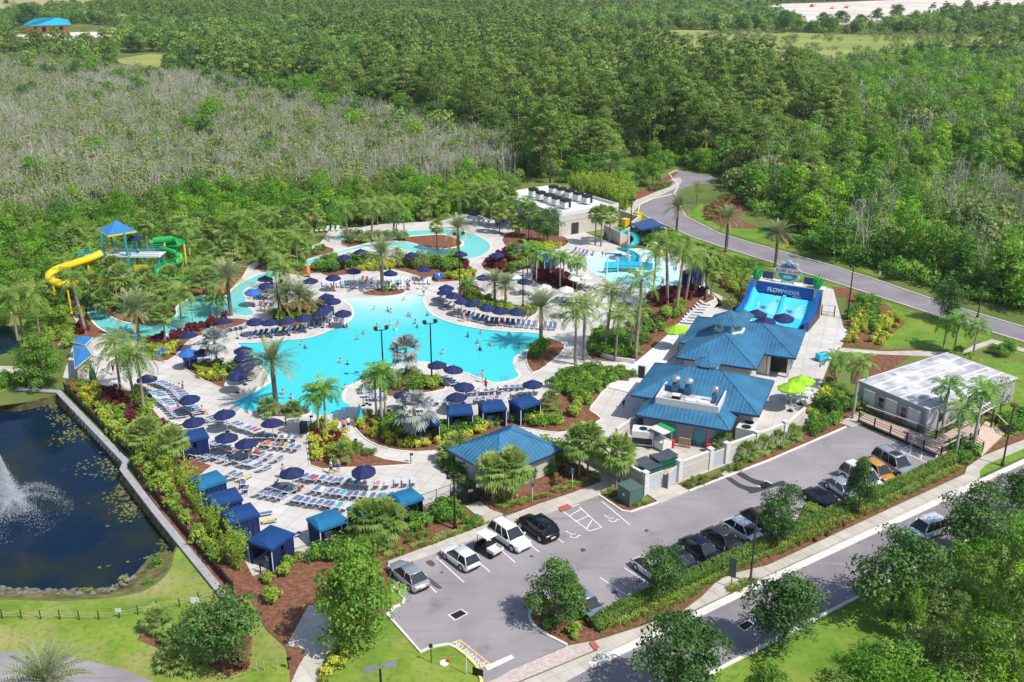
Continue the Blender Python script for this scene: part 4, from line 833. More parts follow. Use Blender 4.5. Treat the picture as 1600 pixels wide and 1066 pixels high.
CORNER=wp([(1135,1105),(1200,1040),(1300,1000),(1400,955),(1465,915),(1500,880),(1560,838),(1650,800),(1850,850),(1850,1250),(1100,1250)])
LIT=wp([(1200,1040),(1240,1000),(1320,955),(1370,990),(1300,1020),(1230,1066)])+[]
CORNER=wp([(1150,1150),(1215,1112),(1290,1076),(1345,1048),(1395,1005),(1425,965),(1470,925),(1530,875),(1590,835),(1650,800),(1850,850),(1850,1250),(1100,1250)])
LIT2=wp([(1430,930),(1470,890),(1490,905),(1470,950),(1440,960)])
cp=[p for p in fill(CORNER,2.9,rg,avoid=(LIT,LIT2))if sees(*p,5)and framed(*p)]
CB=[lump('corner_bush',201+i,3.6,2.1,26,80,.24,(M['thicket_leaf'],M['scrub_leaf'],M['green_leaf'])[i%3])for i in range(4)]
for i,(x,y)in enumerate(cp[:190]):
 o=link('bush',CB[(i*7)%4],None,(x,y,0),rg.random()*6.28,rg.uniform(.55,1.15));tag(o,'leafy bush in the thicket corner below the near road','bush','bushes in the corner thicket')
for i,(bx,by,ty)in enumerate([(1540,985,845),(1605,1000,800),(1478,1060,930),(1570,1090,900)]):
 tree(PINES[i],bx,by,ty,['tall leaning pine at the right edge of the corner thicket','tall pine at the far right edge below the near road','mid height pine low in the corner thicket','pine at the bottom right corner of the picture'][i],.9,'pine_tree',hh=20)
tree((BRIGHT[0][0],OAK[0][1]),1415,1000,915,'small pale green tree on the grass edge of the corner thicket',.6,'young_tree',hh=8.1)
tree(BRIGHT[1],1190,1118,1040,'bright green bushy tree at the bottom of the roadside lawn',.9,'leafy_tree',hh=8.1)
# ---------- palms one can point to ----------
Dk,Ck,Rk,Sk,Bk,Pk,Uk='date','coconut','royal','sabal','silver','small','clump'
PALMS=[(Dk,432,641,535,'in the stone ringed planter at the lower pool edge',1.12),(Dk,598,456,372,'in the round planter at the beach entry',1.15),(Dk,716,400,336,'beside the bend of the lazy river',1.1),(Dk,845,545,455,'at the right end of the pool',1.1),(Dk,218,533,456,'on the left bank of the lazy river by the slides',1.2),(Dk,361,494,408,'at the river mouth left of the pool',1.1),(Dk,1057,362,304,'on the verge nearest the bend of the far road',1.05),(Dk,1134,394,322,'on the far road verge left of the surf ride',1.0),(Dk,1211,418,345,'on the far road verge behind the surf ride',1.0),(Dk,1102,262,204,'beyond the far road under the pines',1.0),(Dk,986,245,203,'on the grass inside the road bend',.95),(Dk,968,222,181,'in front of the pines by the woodland road',.9),(Dk,685,188,122,'tall beside the woodland road',1.0),(Dk,772,190,140,'paler beside the woodland road',1.0),(Dk,88,1150,1022,'at the lakeside road at the bottom left',1.0),(Dk,952,292,250,'behind the bamboo by the plant building',.85),(Rk,499,683,600,'in the fork planter, left of its pair',1.05),(Rk,511,686,592,'in the fork planter, right of its pair',1.05),(Rk,589,663,578,'leftmost of three by the wave pool steps',1.05),(Rk,597,667,566,'tallest of three by the wave pool steps',1.05),(Rk,603,662,572,'rightmost of three by the wave pool steps',.95),(Ck,189,613,517,'tall in the west bed, left of three',1.0),(Ck,211,629,535,'tall in the west bed, middle of three',1.05),(Ck,226,648,537,'tall in the west bed, right of three',1.05),(Ck,134,523,419,'standing in front of the yellow slide',1.05),(Ck,28,533,448,'by the small pond at the left edge',1.05),(Ck,38,526,455,'second by the small pond at the left edge',1.0),(Ck,63,528,440,'taller beside the pair at the small pond',1.05),(Ck,285,516,443,'on the river bank right of the green slide',1.1),(Sk,260,541,477,'in the red leaved bed left of the silver palm',.85),(Sk,167,500,452,'on the river bank below the yellow slide',.95),(Sk,184,474,402,'in front of the slide tower',1.0),(Sk,229,470,420,'between the yellow and green slides',1.0),(Sk,153,470,440,'low by the yellow slide leg',.8),(Bk,636,600,524,'on the planted island in the pool',1.0),(Bk,649,695,612,'in the crescent bed before the cabanas',1.12),(Bk,340,578,513,'on the left deck among navy umbrellas',.95),(Ck,899,571,470,'left of the tall group by the pool path',1.05),(Ck,912,564,455,'second of the tall group by the pool path',1.05),(Ck,946,548,440,'beside the hedge right of the pool path',1.0),(Ck,961,566,475,'in front of the hedge right of the pool path',.95),(Ck,984,552,478,'right of the hedge by the pool path',.95),(Ck,993,562,422,'tallest right of the pool path',1.1),(Ck,1057,488,378,'left of the row beside the splash pad',1.05),(Ck,1042,476,364,'tall beside the splash pad',1.05),(Ck,1071,473,388,'third of the row beside the splash pad',1.0),(Ck,1085,464,386,'fourth of the row beside the splash pad',1.0),(Ck,1021,453,384,'in front of the splash pad climbing frame',.95),(Ck,1095,455,392,'right of the row beside the splash pad',.95),(Sk,1111,466,409,'at the head of the white path by the splash pad',.85),(Rk,901,454,398,'right of the red shrubs by the white umbrellas',1.0),(Rk,875,452,390,'middle of the red shrubs by the white umbrellas',.95),(Rk,880,446,396,'behind the red shrubs by the white umbrellas',.9),(Rk,860,437,386,'left of the red shrubs by the white umbrellas',.95),(Rk,830,442,380,'tall beside the blue cabana behind the pool',.95),(Rk,838,441,384,'second beside the blue cabana behind the pool',.95),(Rk,824,432,376,'third beside the blue cabana behind the pool',.9),(Sk,802,415,380,'standing alone in the red leaved bed',.75),(Rk,1332,655,552,'at the corner of the grey cabin',1.0),(Rk,1301,607,548,'on the terrace by the lime umbrellas',1.0),(Rk,1471,676,588,'growing up through the cabin deck',1.05),(Rk,1492,715,622,'in front of the cabin ramp',1.0),(Rk,1519,707,592,'beside the brick steps of the cabin',1.1),(Rk,1474,544,492,'left of three behind the cabin',1.0),(Rk,1490,552,485,'middle of three behind the cabin',1.0),(Rk,1519,561,496,'right of three behind the cabin',1.0),(Sk,770,788,712,'left of three in front of the lone pavilion',1.0),(Sk,788,786,718,'middle of three in front of the lone pavilion',1.0),(Sk,800,784,703,'right of three in front of the lone pavilion',1.05),(Sk,905,746,668,'left of a pair by the walled yard',1.05),(Sk,918,744,664,'right of a pair by the walled yard',1.0),(Sk,962,764,684,'by the green transformer box',1.1),(Sk,970,762,692,'second by the green transformer box',.8),(Sk,576,842,786,'left of a pair by the lower fence',1.1),(Sk,604,838,785,'right of a pair by the lower fence',1.1),(Sk,930,384,324,'left of three before the plant building',.9),(Sk,939,386,321,'middle of three before the plant building',.9),(Sk,952,380,324,'right of three before the plant building',.95),(Sk,276,737,667,'bent beside the dark blue cabana in the west bed',.9),(Sk,232,703,655,'above the pond wall',1.05),(Sk,219,706,663,'left above the pond wall',.9),(Dk,450,497,437,'short and bushy left of the pool',.95),(Dk,470,499,441,'bushier in the clump left of the pool',.95),(Dk,440,503,452,'lowest in the clump left of the pool',.8),(Dk,482,497,455,'right in the clump left of the pool',.75),(Dk,773,478,424,'bushy on the right bank behind the navy umbrellas',.85),(Dk,790,482,428,'second bushy on the right bank behind the navy umbrellas',.8),(Rk,300,430,346,'tall behind the green slide',.95),(Rk,288,424,362,'right of the green slide',.9),(Sk,325,432,375,'on the brown island beyond the slides',1.0),(Sk,360,418,366,'by the far river bend',1.0),(Sk,372,408,372,'second by the far river bend',.9),(Sk,125,410,356,'behind the yellow slide at the edge of the shrubs',1.0),(Sk,232,400,332,'rising behind the blue slide tower roof',1.0),(Sk,285,404,340,'in the shrubs right of the slide tower',1.0),(Ck,545,378,314,'tall on the back river bank',.9),(Ck,581,376,310,'beside the back river bank',1.0),(Ck,615,372,306,'in the middle of the back row',1.0),(Sk,683,392,344,'yellowish on the river island',.75),(Rk,620,370,326,'left of the pair on the river island',.9),(Rk,632,370,328,'right of the pair on the river island',.9),(Ck,775,355,280,'tallest of the back row by the plant building',1.0),(Ck,455,408,356,'leaning by the back lawn',1.0),(Ck,425,420,360,'bushy at the back river lounge',1.0),(Sk,480,402,350,'in the back left bed',.9),(Sk,466,396,340,'behind the back left bed',.9),(Ck,437,455,396,'dark at the back left lounge',1.05),(Ck,448,462,408,'broad leaved at the back left lounge',1.0),(Rk,735,470,434,'short on the right bank',.7),(Rk,728,468,436,'short second on the right bank',.7),]
for k,bx,by,ty,wh,cs in PALMS:palm(k,bx,by,ty,wh,cs)
rg=random.Random(17)
def palm_band(px,sp,kinds,where,group,hlo,hhi,cs=1.0):
 for x,y in fill(wp(px),sp,rg):
  k=rg.choice(kinds);q=proj((x,y,0));h=rg.uniform(hlo,hhi);ty=proj((x,y,h))[1]
  palm(k,q[0],q[1],ty,where,cs*rg.uniform(.85,1.1),group,label=PNAME[k][1]+' '+where)
palm_band([(300,392),(420,366),(520,350),(640,340),(740,330),(800,334),(800,350),(735,340),(640,352),(520,362),(440,385),(330,408),(290,412)],4.4,[Sk,Sk,Ck,Sk],'in the row along the back of the pool park','palms along the back of the park',4.2,7.5)
palm_band([(740,338),(800,340),(840,365),(828,384),(790,372),(745,352)],4.2,[Sk,Sk,Rk],'in the grove beside the plant building','palms beside the plant building',4.5,7.5)
palm_band([(90,415),(160,400),(200,402),(160,425),(100,440)],5,[Sk,Ck],'behind the water slides','palms behind the water slides',5,8)
palm_band([(95,470),(125,462),(130,480),(100,490)],4,[Ck,Sk],'outside the yellow slide bend','palms outside the slide bend',5,8)
palm_band([(240,470),(300,455),(330,440),(345,455),(300,470),(255,482)],4.6,[Sk,Ck],'below the green slide','palms below the green slide',4.5,7)
palm_band([(205,486),(285,478),(300,500),(225,510)],5,[Sk,Ck,Sk],'between slides and lazy river','palms between slides and river',4.5,7.5)
for bx,by,ty,wh in[(197,492,414,'left before the slide tower'),(150,488,428,'below the yellow slide bend'),(242,498,430,'right before the slide tower'),(118,472,410,'at the outer bend of the yellow slide'),(272,484,416,'before the green slide end'),(330,470,420,'at the river island tip')]:palm(Sk,bx,by,ty,wh,1.1)
palm_band([(120,462),(150,452),(165,470),(140,482)],4.5,[Sk,Ck],'left of the yellow slide','palms left of the slides',4.5,7.5)
palm_band([(296,440),(350,425),(385,420),(355,450),(310,456)],5,[Sk,Ck],'on the brown island beyond the green slide','palms on the brown island',4,7)
palm_band([(395,425),(440,408),(500,396),(505,408),(440,428),(405,436)],4.4,[Ck,Sk,Rk],'in the back left bed by the lagoon','palms in the back left bed',4,7.5)
palm_band([(160,480),(185,470),(250,468),(262,484),(210,498),(175,494)],5,[Sk,Sk,Pk],'on the slide island','palms on the slide island',3.5,6.5)
palm_band([(290,505),(350,486),(352,496),(300,514)],2.6,[Pk,Rk],'in the thin row along the river bank','small palms along the river bank',2.8,4.4,.8)
palm_band([(600,410),(650,408),(652,398),(600,400)],4.4,[Pk],'by the navy umbrellas beside the river','small palms beside the river',1.8,2.6)
palm_band([(1140,276),(1180,268),(1196,285),(1160,293)],4.0,[Sk],'in the cluster under the pines beyond the far road','palms under the pines',5,7)
for bx,by,ty,wh in[(420,652,622,'left at the foot of the planter date palm'),(458,648,628,'right at the foot of the planter date palm'),(1165,718,690,'first along the white yard wall'),(1190,708,680,'second along the white yard wall'),(1212,697,672,'third along the white yard wall'),(1236,687,664,'fourth along the white yard wall'),(372,584,560,'in the left fork bed'),(250,985,948,'tallest on the mulch bed of the lower lawn'),(277,1004,984,'small on the mulch bed of the lower lawn'),(300,1045,1020,'by the red hydrant'),(272,1042,1022,'beside the red hydrant'),(593,860,836,'yellow by the lower pavement'),(535,724,692,'at the point of the fork planter'),(700,722,690,'left of the lone pavilion'),(1005,500,476,'in the east bed'),(860,640,612,'right of the cabanas'),(715,700,690,'under the lone pavilion eave'),(1355,640,622,'under the cabin corner palm')]:
 palm(Uk,bx,by,ty,wh,1.0)
# ---------- planted beds: ground cover nobody could count ----------
def mound(name,seed,h,r,n,size,m,nc=10,aspect=.5,flat=.9):
 rng=np.random.default_rng(seed);C=sphere_pts(nc,rng,.3)*np.array([r*.7,r*.7,h*.4]);C[:,2]+=h*.5
 V,F,T=clump_cloud(C,rng.uniform(.35,.6,nc)*r,n,size,rng,flat,aspect);return np_mesh(name,[(V,F,0,T)],[m])
def blades(name,seed,n,L,w,m,spread=1.0,up=.6):
 rng=np.random.default_rng(seed);a=rng.random(n)*6.28;D=np.stack([np.cos(a)*spread,np.sin(a)*spread,up+rng.random(n)*.8],1);D=unit(D);P=rng.normal(0,.12,(n,3));P[:,2]=0
 Lk=L*rng.uniform(.7,1.1,(n,1));X=unit(np.cross(D,[0,0,1.0]))*w;V=np.stack([P-X*.5,P+D*Lk*.6-X+[0,0,.1*L],P+D*Lk-np.array([0,0,.15*L]),P+D*Lk*.6+X+[0,0,.1*L]],1).reshape(-1,3)
 return np_mesh(name,[(V,np.arange(n*4).reshape(-1,4),0,rng.random(n))],[m])
def cane(name,seed,m,h=3.6,r=.7,n=420):
 rng=np.random.default_rng(seed);k=14;P=[];Dn=[]
 for i in range(k):
  a=rng.random()*6.28;lean=rng.uniform(.1,.5)*r/.7
  t=rng.random(n//k)**.7;hh=h*rng.uniform(.7,1.05);c=np.stack([np.cos(a)*(.25+lean*t*t*2)*1.0,np.sin(a)*(.25+lean*t*t*2),t*hh],1)+rng.normal(0,.13,(n//k,3));P.append(c);Dn.append(unit(rng.normal(size=(n//k,3))+[0,0,.5]))
 V,F=cards(np.concatenate(P),np.concatenate(Dn),.34,.34,rng);return np_mesh(name,[(V,F,0,rng.random(len(F)))],[m])
KIND={'yellow':kind_col('yellow_shrub',[mound('yellow_shrub',300+i,1.0,.62,26,.24,M['yellow_leaf'])for i in range(3)]),'lime':kind_col('lime_shrub',[mound('lime_shrub',310+i,1.2,.75,20,.36,M['lime_leaf'])for i in range(3)]),'red':kind_col('red_shrub',[mound('red_shrub',320+i,1.15,.6,26,.26,M['red_leaf'],aspect=.35)for i in range(3)]),'green':kind_col('green_shrub',[mound('green_shrub',330+i,1.2,.8,26,.26,M['green_leaf'])for i in range(3)]),'hedge':kind_col('clipped_shrub',[mound('clipped_shrub',340+i,.85,.62,34,.16,M['hedge_leaf'])for i in range(2)]),'grass':kind_col('grass_tuft',[blades('grass_tuft',350+i,60,.55,.035,M['grass_leaf'])for i in range(3)]),'bamboo':kind_col('bamboo',[cane('bamboo',360+i,M['bamboo_leaf'])for i in range(3)]),'orange':kind_col('orange_shrub',[mound('orange_shrub',370+i,.9,.6,20,.24,M['orange_leaf'])for i in range(2)]),'big':kind_col('large_shrub',[mound('large_shrub',380+i,2.2,1.3,40,.3,M['green_leaf'],16)for i in range(3)]),'olive':kind_col('olive_shrub',[mound('olive_shrub',390+i,1.6,1.1,40,.22,M['scrub_leaf'],14)for i in range(2)]),}
SPC={'yellow':.95,'lime':1.15,'red':.9,'green':1.15,'hedge':.8,'grass':.6,'bamboo':1.25,'orange':1.0,'big':1.9,'olive':1.6}
def bed(kind,px,label,z=None,name=None,sp=1.0,lo=.75,hi=1.2,cat='shrubs'):
 poly=wp(px);z=BEDZ if z is None else z
 p=fill(poly,SPC[kind]*sp,rg,jitter=.4);return scatter(name or(kind+'_planting'),[(x,y,z)for x,y in p],[rg.uniform(lo,hi)for _ in p],KIND[kind],label,cat,.15)
bed('yellow',[(116,603),(150,602),(158,618),(150,640),(180,665),(205,690),(196,700),(180,690),(150,655),(126,625)],'yellow crotons edging the west bed above the pond wall',name='yellow_crotons')
bed('lime',[(150,636),(180,640),(210,680),(225,700),(205,705),(180,680)],'lime green leaves filling the west bed above the pond wall',sp=1.1)
bed('red',[(155,614),(185,617),(207,648),(208,670),(188,668),(176,640),(156,632)],'dark red shrubs massed in the west bed under the coconut palms',name='red_cordylines')
bed('lime',[(190,610),(222,620),(255,662),(285,695),(268,705),(240,690),(215,660),(205,636)],'mixed lime green shrubs along the deck side of the west bed',sp=1.35)
bed('red',[(248,660),(262,668),(265,678),(252,676)],'small red clump beside the bent fan palm')
bed('bamboo',[(222,705),(246,704),(268,720),(282,745),(298,768),(322,800),(345,825),(372,850),(392,880),(384,900),(362,893),(345,862),(318,826),(276,772),(244,738)],'tall yellow green clumping hedge behind the row of cabanas',name='bamboo_hedge',lo=.6,hi=.95,cat='hedge')
bed('lime',[(200,722),(222,712),(250,752),(285,795),(330,850),(352,885),(340,890),(300,840),(252,785),(214,740)],'low yellow green shrubs along the foot of the pond fence',sp=1.25)
bed('yellow',[(487,668),(503,662),(522,664),(540,690),(552,703),(540,712),(515,714),(500,722),(487,722)],'yellow border shrubs of the fork planter',name='yellow_border')
bed('red',[(494,690),(505,684),(523,686),(532,697),(524,706),(500,704)],'dark red mound in the middle of the fork planter',name='red_mound',sp=.85)
bed('hedge',[(552,702),(565,702),(597,716),(594,719),(570,716)],'low clipped hedge on the mulch of the fork planter',name='low_hedge',cat='hedge')
bed('yellow',[(553,662),(570,648),(583,652),(572,664),(580,685),(608,698),(650,703),(700,698),(742,686),(760,676),(758,670),(735,678),(700,690),(650,694),(612,688),(588,674),(583,660),(574,678),(562,674)],'yellow croton border along the front of the crescent bed',name='yellow_border')
bed('green',[(585,650),(640,664),(690,668),(760,664),(800,660),(845,652),(870,655),(880,668),(840,668),(790,664),(740,676),(690,688),(640,690),(600,680)],'green leafy shrubs filling the crescent bed before the cabanas',sp=1.0)
bed('red',[(580,656),(598,656),(602,668),(588,668)],'small red clump under the three royal palms')
bed('yellow',[(830,662),(850,657),(875,662),(872,673),(840,670)],'yellow croton clump at the right end of the crescent bed')
bed('green',[(860,600),(895,585),(930,582),(985,590),(960,600),(935,615),(900,630),(870,618)],'green shrubs on the bed right of the pool steps',sp=1.0)
bed('lime',[(880,612),(920,590),(945,592),(925,622),(905,660),(885,666),(900,630)],'lime green shrubs sloping down to the lone pavilion',sp=1.1)
bed('hedge',[(872,588),(920,577),(985,586),(992,595),(950,599),(925,590),(880,598)],'clipped hedge along the ramp right of the pool',name='clipped_hedge',cat='hedge',sp=.9)
bed('green',[(918,553),(922,530),(945,520),(975,520),(1000,545),(992,562),(945,563)],'dense green shrubs at the foot of the tall coconut group',sp=.95)
bed('red',[(1012,470),(1030,458),(1075,455),(1106,460),(1095,468),(1060,474),(1030,482)],'dark red groundcover under the splash pad palms',name='red_groundcover')
bed('lime',[(1030,490),(1060,478),(1078,482),(1062,497),(1040,500)],'lime green shrubs beside the white lounger path',sp=1.1)
bed('red',[(1000,500),(1030,492),(1045,505),(1020,530),(1005,520)],'reddish groundcover on the brown slope of the east bed',sp=1.7)
bed('green',[(1000,505),(1030,500),(1040,515),(1010,545),(985,530)],'green shrubs on the brown slope of the east bed',sp=1.6)
bed('big',[(828,552),(860,540),(872,545),(852,560),(834,566)],'glossy green shrubs in the pool corner planter',sp=.8)
bed('lime',[(720,458),(740,462),(780,480),(815,488),(835,478),(836,490),(815,494),(785,490),(745,480)],'lime groundcover behind the navy umbrellas on the right bank',sp=1.1)
bed('red',[(722,452),(738,452),(748,464),(735,466)],'red clump beside the tall lamp on the right bank')
bed('yellow',[(560,425),(580,416),(602,418),(620,418),(616,422),(590,426)],'bright yellow crotons behind the white lounger bank',name='yellow_crotons')
bed('yellow',[(598,416),(620,412),(622,420),(600,421)],'bright yellow mound at the foot of the beach entry date palm')
bed('yellow',[(695,437),(718,430),(742,428),(738,438),(712,440)],'bright yellow crotons by the tall lamp',name='yellow_crotons')
bed('olive',[(618,410),(650,408),(690,408),(690,420),(650,422),(622,418)],'olive green hedge behind the white lounger bank',sp=.9)
bed('big',[(496,425),(512,412),(530,410),(534,420),(515,430)],'pale round shrubs at the back left corner of the pool',sp=.8)
bed('big',[(682,418),(700,408),(718,412),(716,426),(695,428)],'pale round shrubs left of the tall lamp',sp=.8)
bed('green',[(530,412),(562,405),(600,406),(600,414),(560,418),(535,422)],'green hedge behind the left umbrellas of the beach entry')
bed('red',[(700,412),(728,412),(735,424),(715,426)],'red shrubs behind the tall lamp')
bed('red',[(755,414),(785,396),(822,398),(828,412),(800,420),(775,424)],'dark red shrubs in the north bed by the lone fan palm',sp=1.1)
bed('lime',[(780,418),(820,412),(832,420),(800,428)],'lime shrubs before the dark red north bed')
bed('red',[(833,432),(868,427),(895,441),(900,453),(880,453),(842,440)],'deep red shrubs beside the white umbrellas',name='red_cordylines',sp=.8)
bed('green',[(575,457),(598,453),(624,455),(600,461)],'small green plants in the beach entry planter',sp=1.5)
bed('yellow',[(292,578),(318,572),(342,582),(352,595),(344,602),(315,592)],'yellow shrubs of the left fork bed',sp=1.1)
bed('green',[(318,574),(350,570),(364,585),(350,596)],'green shrubs of the left fork bed',sp=1.2)
bed('yellow',[(228,548),(262,548),(280,535),(282,545),(262,560),(238,560)],'yellow shrubs on the deck side of the river bed')
bed('red',[(230,538),(262,530),(300,518),(330,506),(352,500),(352,508),(300,524),(262,542),(240,545)],'dark red shrubs along the river bank',name='red_cordylines',sp=1.0)
bed('lime',[(426,498),(444,488),(470,492),(500,488),(515,492),(480,502),(446,509)],'lime groundcover in front of the left navy umbrellas',sp=1.1)
bed('orange',[(482,480),(505,476),(510,484),(490,488)],'orange red clump beside the left palms')
bed('green',[(612,612),(640,600),(680,600),(690,605),(650,612),(620,617)],'green shrubs on the planted island',sp=1.2)
bed('lime',[(662,600),(688,602),(682,610),(664,610)],'lime leaves beside the island lamp post')
bed('olive',[(608,608),(640,590),(660,588),(650,600),(620,612)],'dark shrubs under the silver island palm')
bed('big',[(690,735),(712,712),(760,705),(870,700),(885,712),(880,735),(862,742),(800,770),(760,770),(745,762),(705,738)],'dark green shrubs around the lone pavilion',sp=.85,lo=.55,hi=1.0)
bed('grass',[(752,778),(800,790),(842,778),(930,745),(938,750),(842,783),(787,801)],'grassy border along the upper pavement',sp=.9,cat='ground cover')
bed('yellow',[(775,782),(812,772),(820,780),(790,792)],'yellow shrubs at the foot of the pavilion palms')
bed('orange',[(855,748),(880,740),(900,728),(925,738),(900,752),(870,762)],'rusty groundcover by the upper pavement',sp=1.5)
bed('hedge',[(688,726),(697,722),(728,752),(750,776),(742,778),(720,760),(700,742)],'clipped green edging beside the entrance gate',cat='hedge')
bed('red',[(690,712),(706,712),(706,722),(694,722)],'red clump at the corner of the lone pavilion')
bed('green',[(480,870),(575,842),(657,800),(710,792),(718,806),(660,830),(610,845),(560,868),(500,884),(470,886)],'green leafy shrubs along the lower fence',z=Z_M,sp=1.0)
bed('lime',[(404,900),(480,872),(520,862),(525,872),(470,892),(425,912),(408,914)],'yellow green shrubs along the fence corner',z=Z_M,sp=1.25)
bed('green',[(608,858),(640,842),(668,830),(672,842),(620,862)],'low green cover by the pavement',z=Z_M,sp=.9,lo=.4,hi=.7)
bed('green',[(700,800),(722,794),(752,818),(735,830),(708,822)],'low green cover beside the lower lamp post',z=Z_M,sp=.9,lo=.5,hi=.8)
bed('grass',[(606,872),(752,816),(754,821),(607,877)],'grassy edge along the pavement',z=Z_M,cat='ground cover',sp=.9)
bed('lime',[(410,950),(440,930),(480,915),(490,925),(440,945)],'scattered lime shrubs on the mulch slope',z=Z_M,sp=2.6)
bed('yellow',[(505,1066),(520,1030),(548,1010),(560,1020),(535,1050),(515,1075)],'yellow green shrubs beside the footpath',z=Z_M,sp=1.0)
bed('grass',[(500,1050),(530,1005),(556,1000),(540,1030),(505,1080)],'tufted grass beside the footpath',z=Z_M,cat='ground cover')
def hedge_run(pts,w,h,label,m='hedge_leaf',name='clipped_hedge'):
 """a clipped hedge is one thing: leaf skin over a box section"""
 q=resample(wp(pts),.5);P=[];N_=[];rng=np.random.default_rng(len(pts)+int(pts[0][0]))
 ctr=np.mean([(v.x,v.y)for v in q],0)
 for i in range(len(q)-1):
  a,c=q[i],q[i+1];d=(c-a).normalized();x=Vector((-d.y,d.x,0));k=int(110*.5*(w+2*h))
  for j in range(k):
   t=rng.random();s=rng.random()*(w+2*h);bump=rng.normal(0,.05)
   if s<h:o,z,nn=-w/2-bump,s,-x
   elif s<h+w:o,z,nn=s-h-w/2,h+bump,Vector((0,0,1))
   else:o,z,nn=w/2+bump,s-h-w,x
   p=a+(c-a)*t+x*o;P.append((p.x-ctr[0],p.y-ctr[1],z));N_.append(tuple(nn))
 P,N_=np.array(P),np.array(N_,float);V,F=cards(P,unit(N_+rng.normal(0,.5,N_.shape)),.19,.6,rng)
 tint=np.clip([.5+.4*mn.noise((p[0]*.5,p[1]*.5,p[2]))for p in P],0,1)
 b=MB();strip(b,[(v.x-ctr[0],v.y-ctr[1])for v in q],w*.8,0,h*.88);core=(np.array(b.v),np.array(b.f),0,.1)
 o=link(name,np_mesh(name,[(V,F,0,tint),(core[0],core[1],0,.1)],[M[m]]),None,(ctr[0],ctr[1],Z_M));return tag(o,label,'hedge')
hedge_run([(929,986),(957,966),(1040,928),(1200,855),(1214,849)],1.15,.95,'long clipped hedge in front of the middle parking row')
hedge_run([(1222,846),(1300,810),(1380,774),(1500,717)],1.15,.95,'clipped hedge in front of the right parking row')
hedge_run([(903,948),(918,975)],.9,.9,'short clipped hedge beside the parked silver car under the oak')
hedge_run([(1258,797),(1298,818),(1262,828),(1240,822)],1.3,.7,'clipped hedge in the island beside the black sports car','grass_leaf')
bed('grass',[(936,992),(1000,966),(1060,945),(1090,925),(1150,890),(1200,872),(1380,792),(1500,735),(1500,728),(1380,782),(1200,862),(1060,928),(990,960)],'yellow green grassy border along the roadside bed',z=Z_M,cat='ground cover',sp=.75,lo=.8,hi=1.3)
bed('orange',[(1230,858),(1280,835),(1380,785),(1384,790),(1290,840),(1240,864)],'rusty low shrubs in the roadside bed',z=Z_M,sp=1.0,lo=.4,hi=.7)
bed('lime',[(880,990),(905,985),(922,994),(905,1002),(886,1002)],'yellow green shrubs at the tip of the parking island',z=Z_M,sp=.8,lo=.4,hi=.75)
bed('green',[(838,955),(875,945),(900,965),(880,985),(850,982)],'dark shrubs under the oak of the parking island',z=Z_M,sp=.9,lo=.5,hi=.8)
bed('grass',[(1138,920),(1155,913),(1165,908),(1190,904),(1155,926),(1142,928)],'grass clump around the street lamp and sign',z=Z_C,cat='ground cover',sp=.8)
bed('hedge',[(1065,757),(1120,743),(1128,748),(1080,764)],'low shrubs at the foot of the yard wall',z=Z_M,lo=.6,hi=.9)
bed('hedge',[(1137,737),(1150,732),(1158,738),(1142,742)],'small clipped shrub by the yard gate',z=Z_M)
bed('grass',[(942,771),(955,764),(965,770),(975,776),(1000,782),(1020,785),(990,795),(975,790),(955,780)],'green cover around the transformer box',z=Z_M,cat='ground cover',sp=.85)
bed('green',[(1255,690),(1275,640),(1295,600),(1310,605),(1300,640),(1310,660),(1275,680)],'mixed green shrubs between terrace and parking',z=Z_M,sp=1.25)
bed('yellow',[(1262,650),(1280,618),(1292,600),(1300,612),(1285,640),(1270,665)],'yellow shrubs beside the lime umbrella terrace',z=Z_M,sp=1.2)
bed('big',[(1290,640),(1310,610),(1345,625),(1340,645),(1310,655)],'dark broad leaves beside the grey cabin',z=Z_M,lo=.5,hi=.9)
bed('green',[(1478,712),(1500,690),(1530,700),(1535,712),(1505,730),(1490,726)],'green shrubs at the foot of the cabin ramp',z=Z_M)
bed('grass',[(1500,726),(1535,708),(1512,728)],'grassy edge by the cabin steps',z=Z_M,cat='ground cover')
bed('yellow',[(1322,538),(1330,505),(1345,485),(1362,478),(1355,505),(1345,535)],'yellow shrubs left of the dark walk beside the surf ride',z=Z_M,sp=1.1)
bed('green',[(1325,500),(1338,468),(1370,470),(1378,490),(1365,530),(1360,500),(1345,480)],'green shrubs along the dark walk beside the surf ride',z=Z_M)
bed('yellow',[(1362,535),(1372,500),(1390,490),(1412,502),(1386,526),(1375,543)],'yellow and rust shrubs on the lawn edge beside the surf ride',z=Z_M,sp=1.1)
bed('big',[(1545,548),(1565,540),(1590,548),(1588,560),(1560,562)],'dark clipped shrubs on the lawn behind the cabin',z=Z_L,sp=.7,lo=.5,hi=.7)
bed('green',[(1560,660),(1600,640),(1640,650),(1640,664),(1570,684)],'leafy shrubs at the right edge beyond the steps',z=Z_M)
bed('lime',[(1480,555),(1500,545),(1515,560),(1530,600),(1560,640),(1545,650),(1515,600)],'olive shrubs behind the grey cabin',z=Z_L,sp=1.5)
bed('green',[(940,372),(985,362),(1015,356),(1060,376),(1120,398),(1180,424),(1172,440),(1130,430),(1100,410),(1040,392),(985,378)],'green hedge planting between splash pad and far road',z=Z_M,sp=1.2)
bed('lime',[(1080,398),(1130,408),(1175,428),(1165,455),(1145,462),(1125,440),(1110,415)],'lime and rust shrubs left of the surf ride',z=Z_M,sp=1.1)
bed('orange',[(1118,440),(1140,430),(1160,440),(1150,452),(1130,452)],'rusty red shrubs left of the surf ride',z=Z_M)
bed('olive',[(1128,480),(1150,468),(1165,450),(1172,446),(1160,475),(1148,490)],'olive shrubs at the foot of the surf ride',z=Z_M)
bed('yellow',[(810,392),(840,384),(878,386),(870,392),(830,396)],'yellow border before the plant building',name='yellow_border')
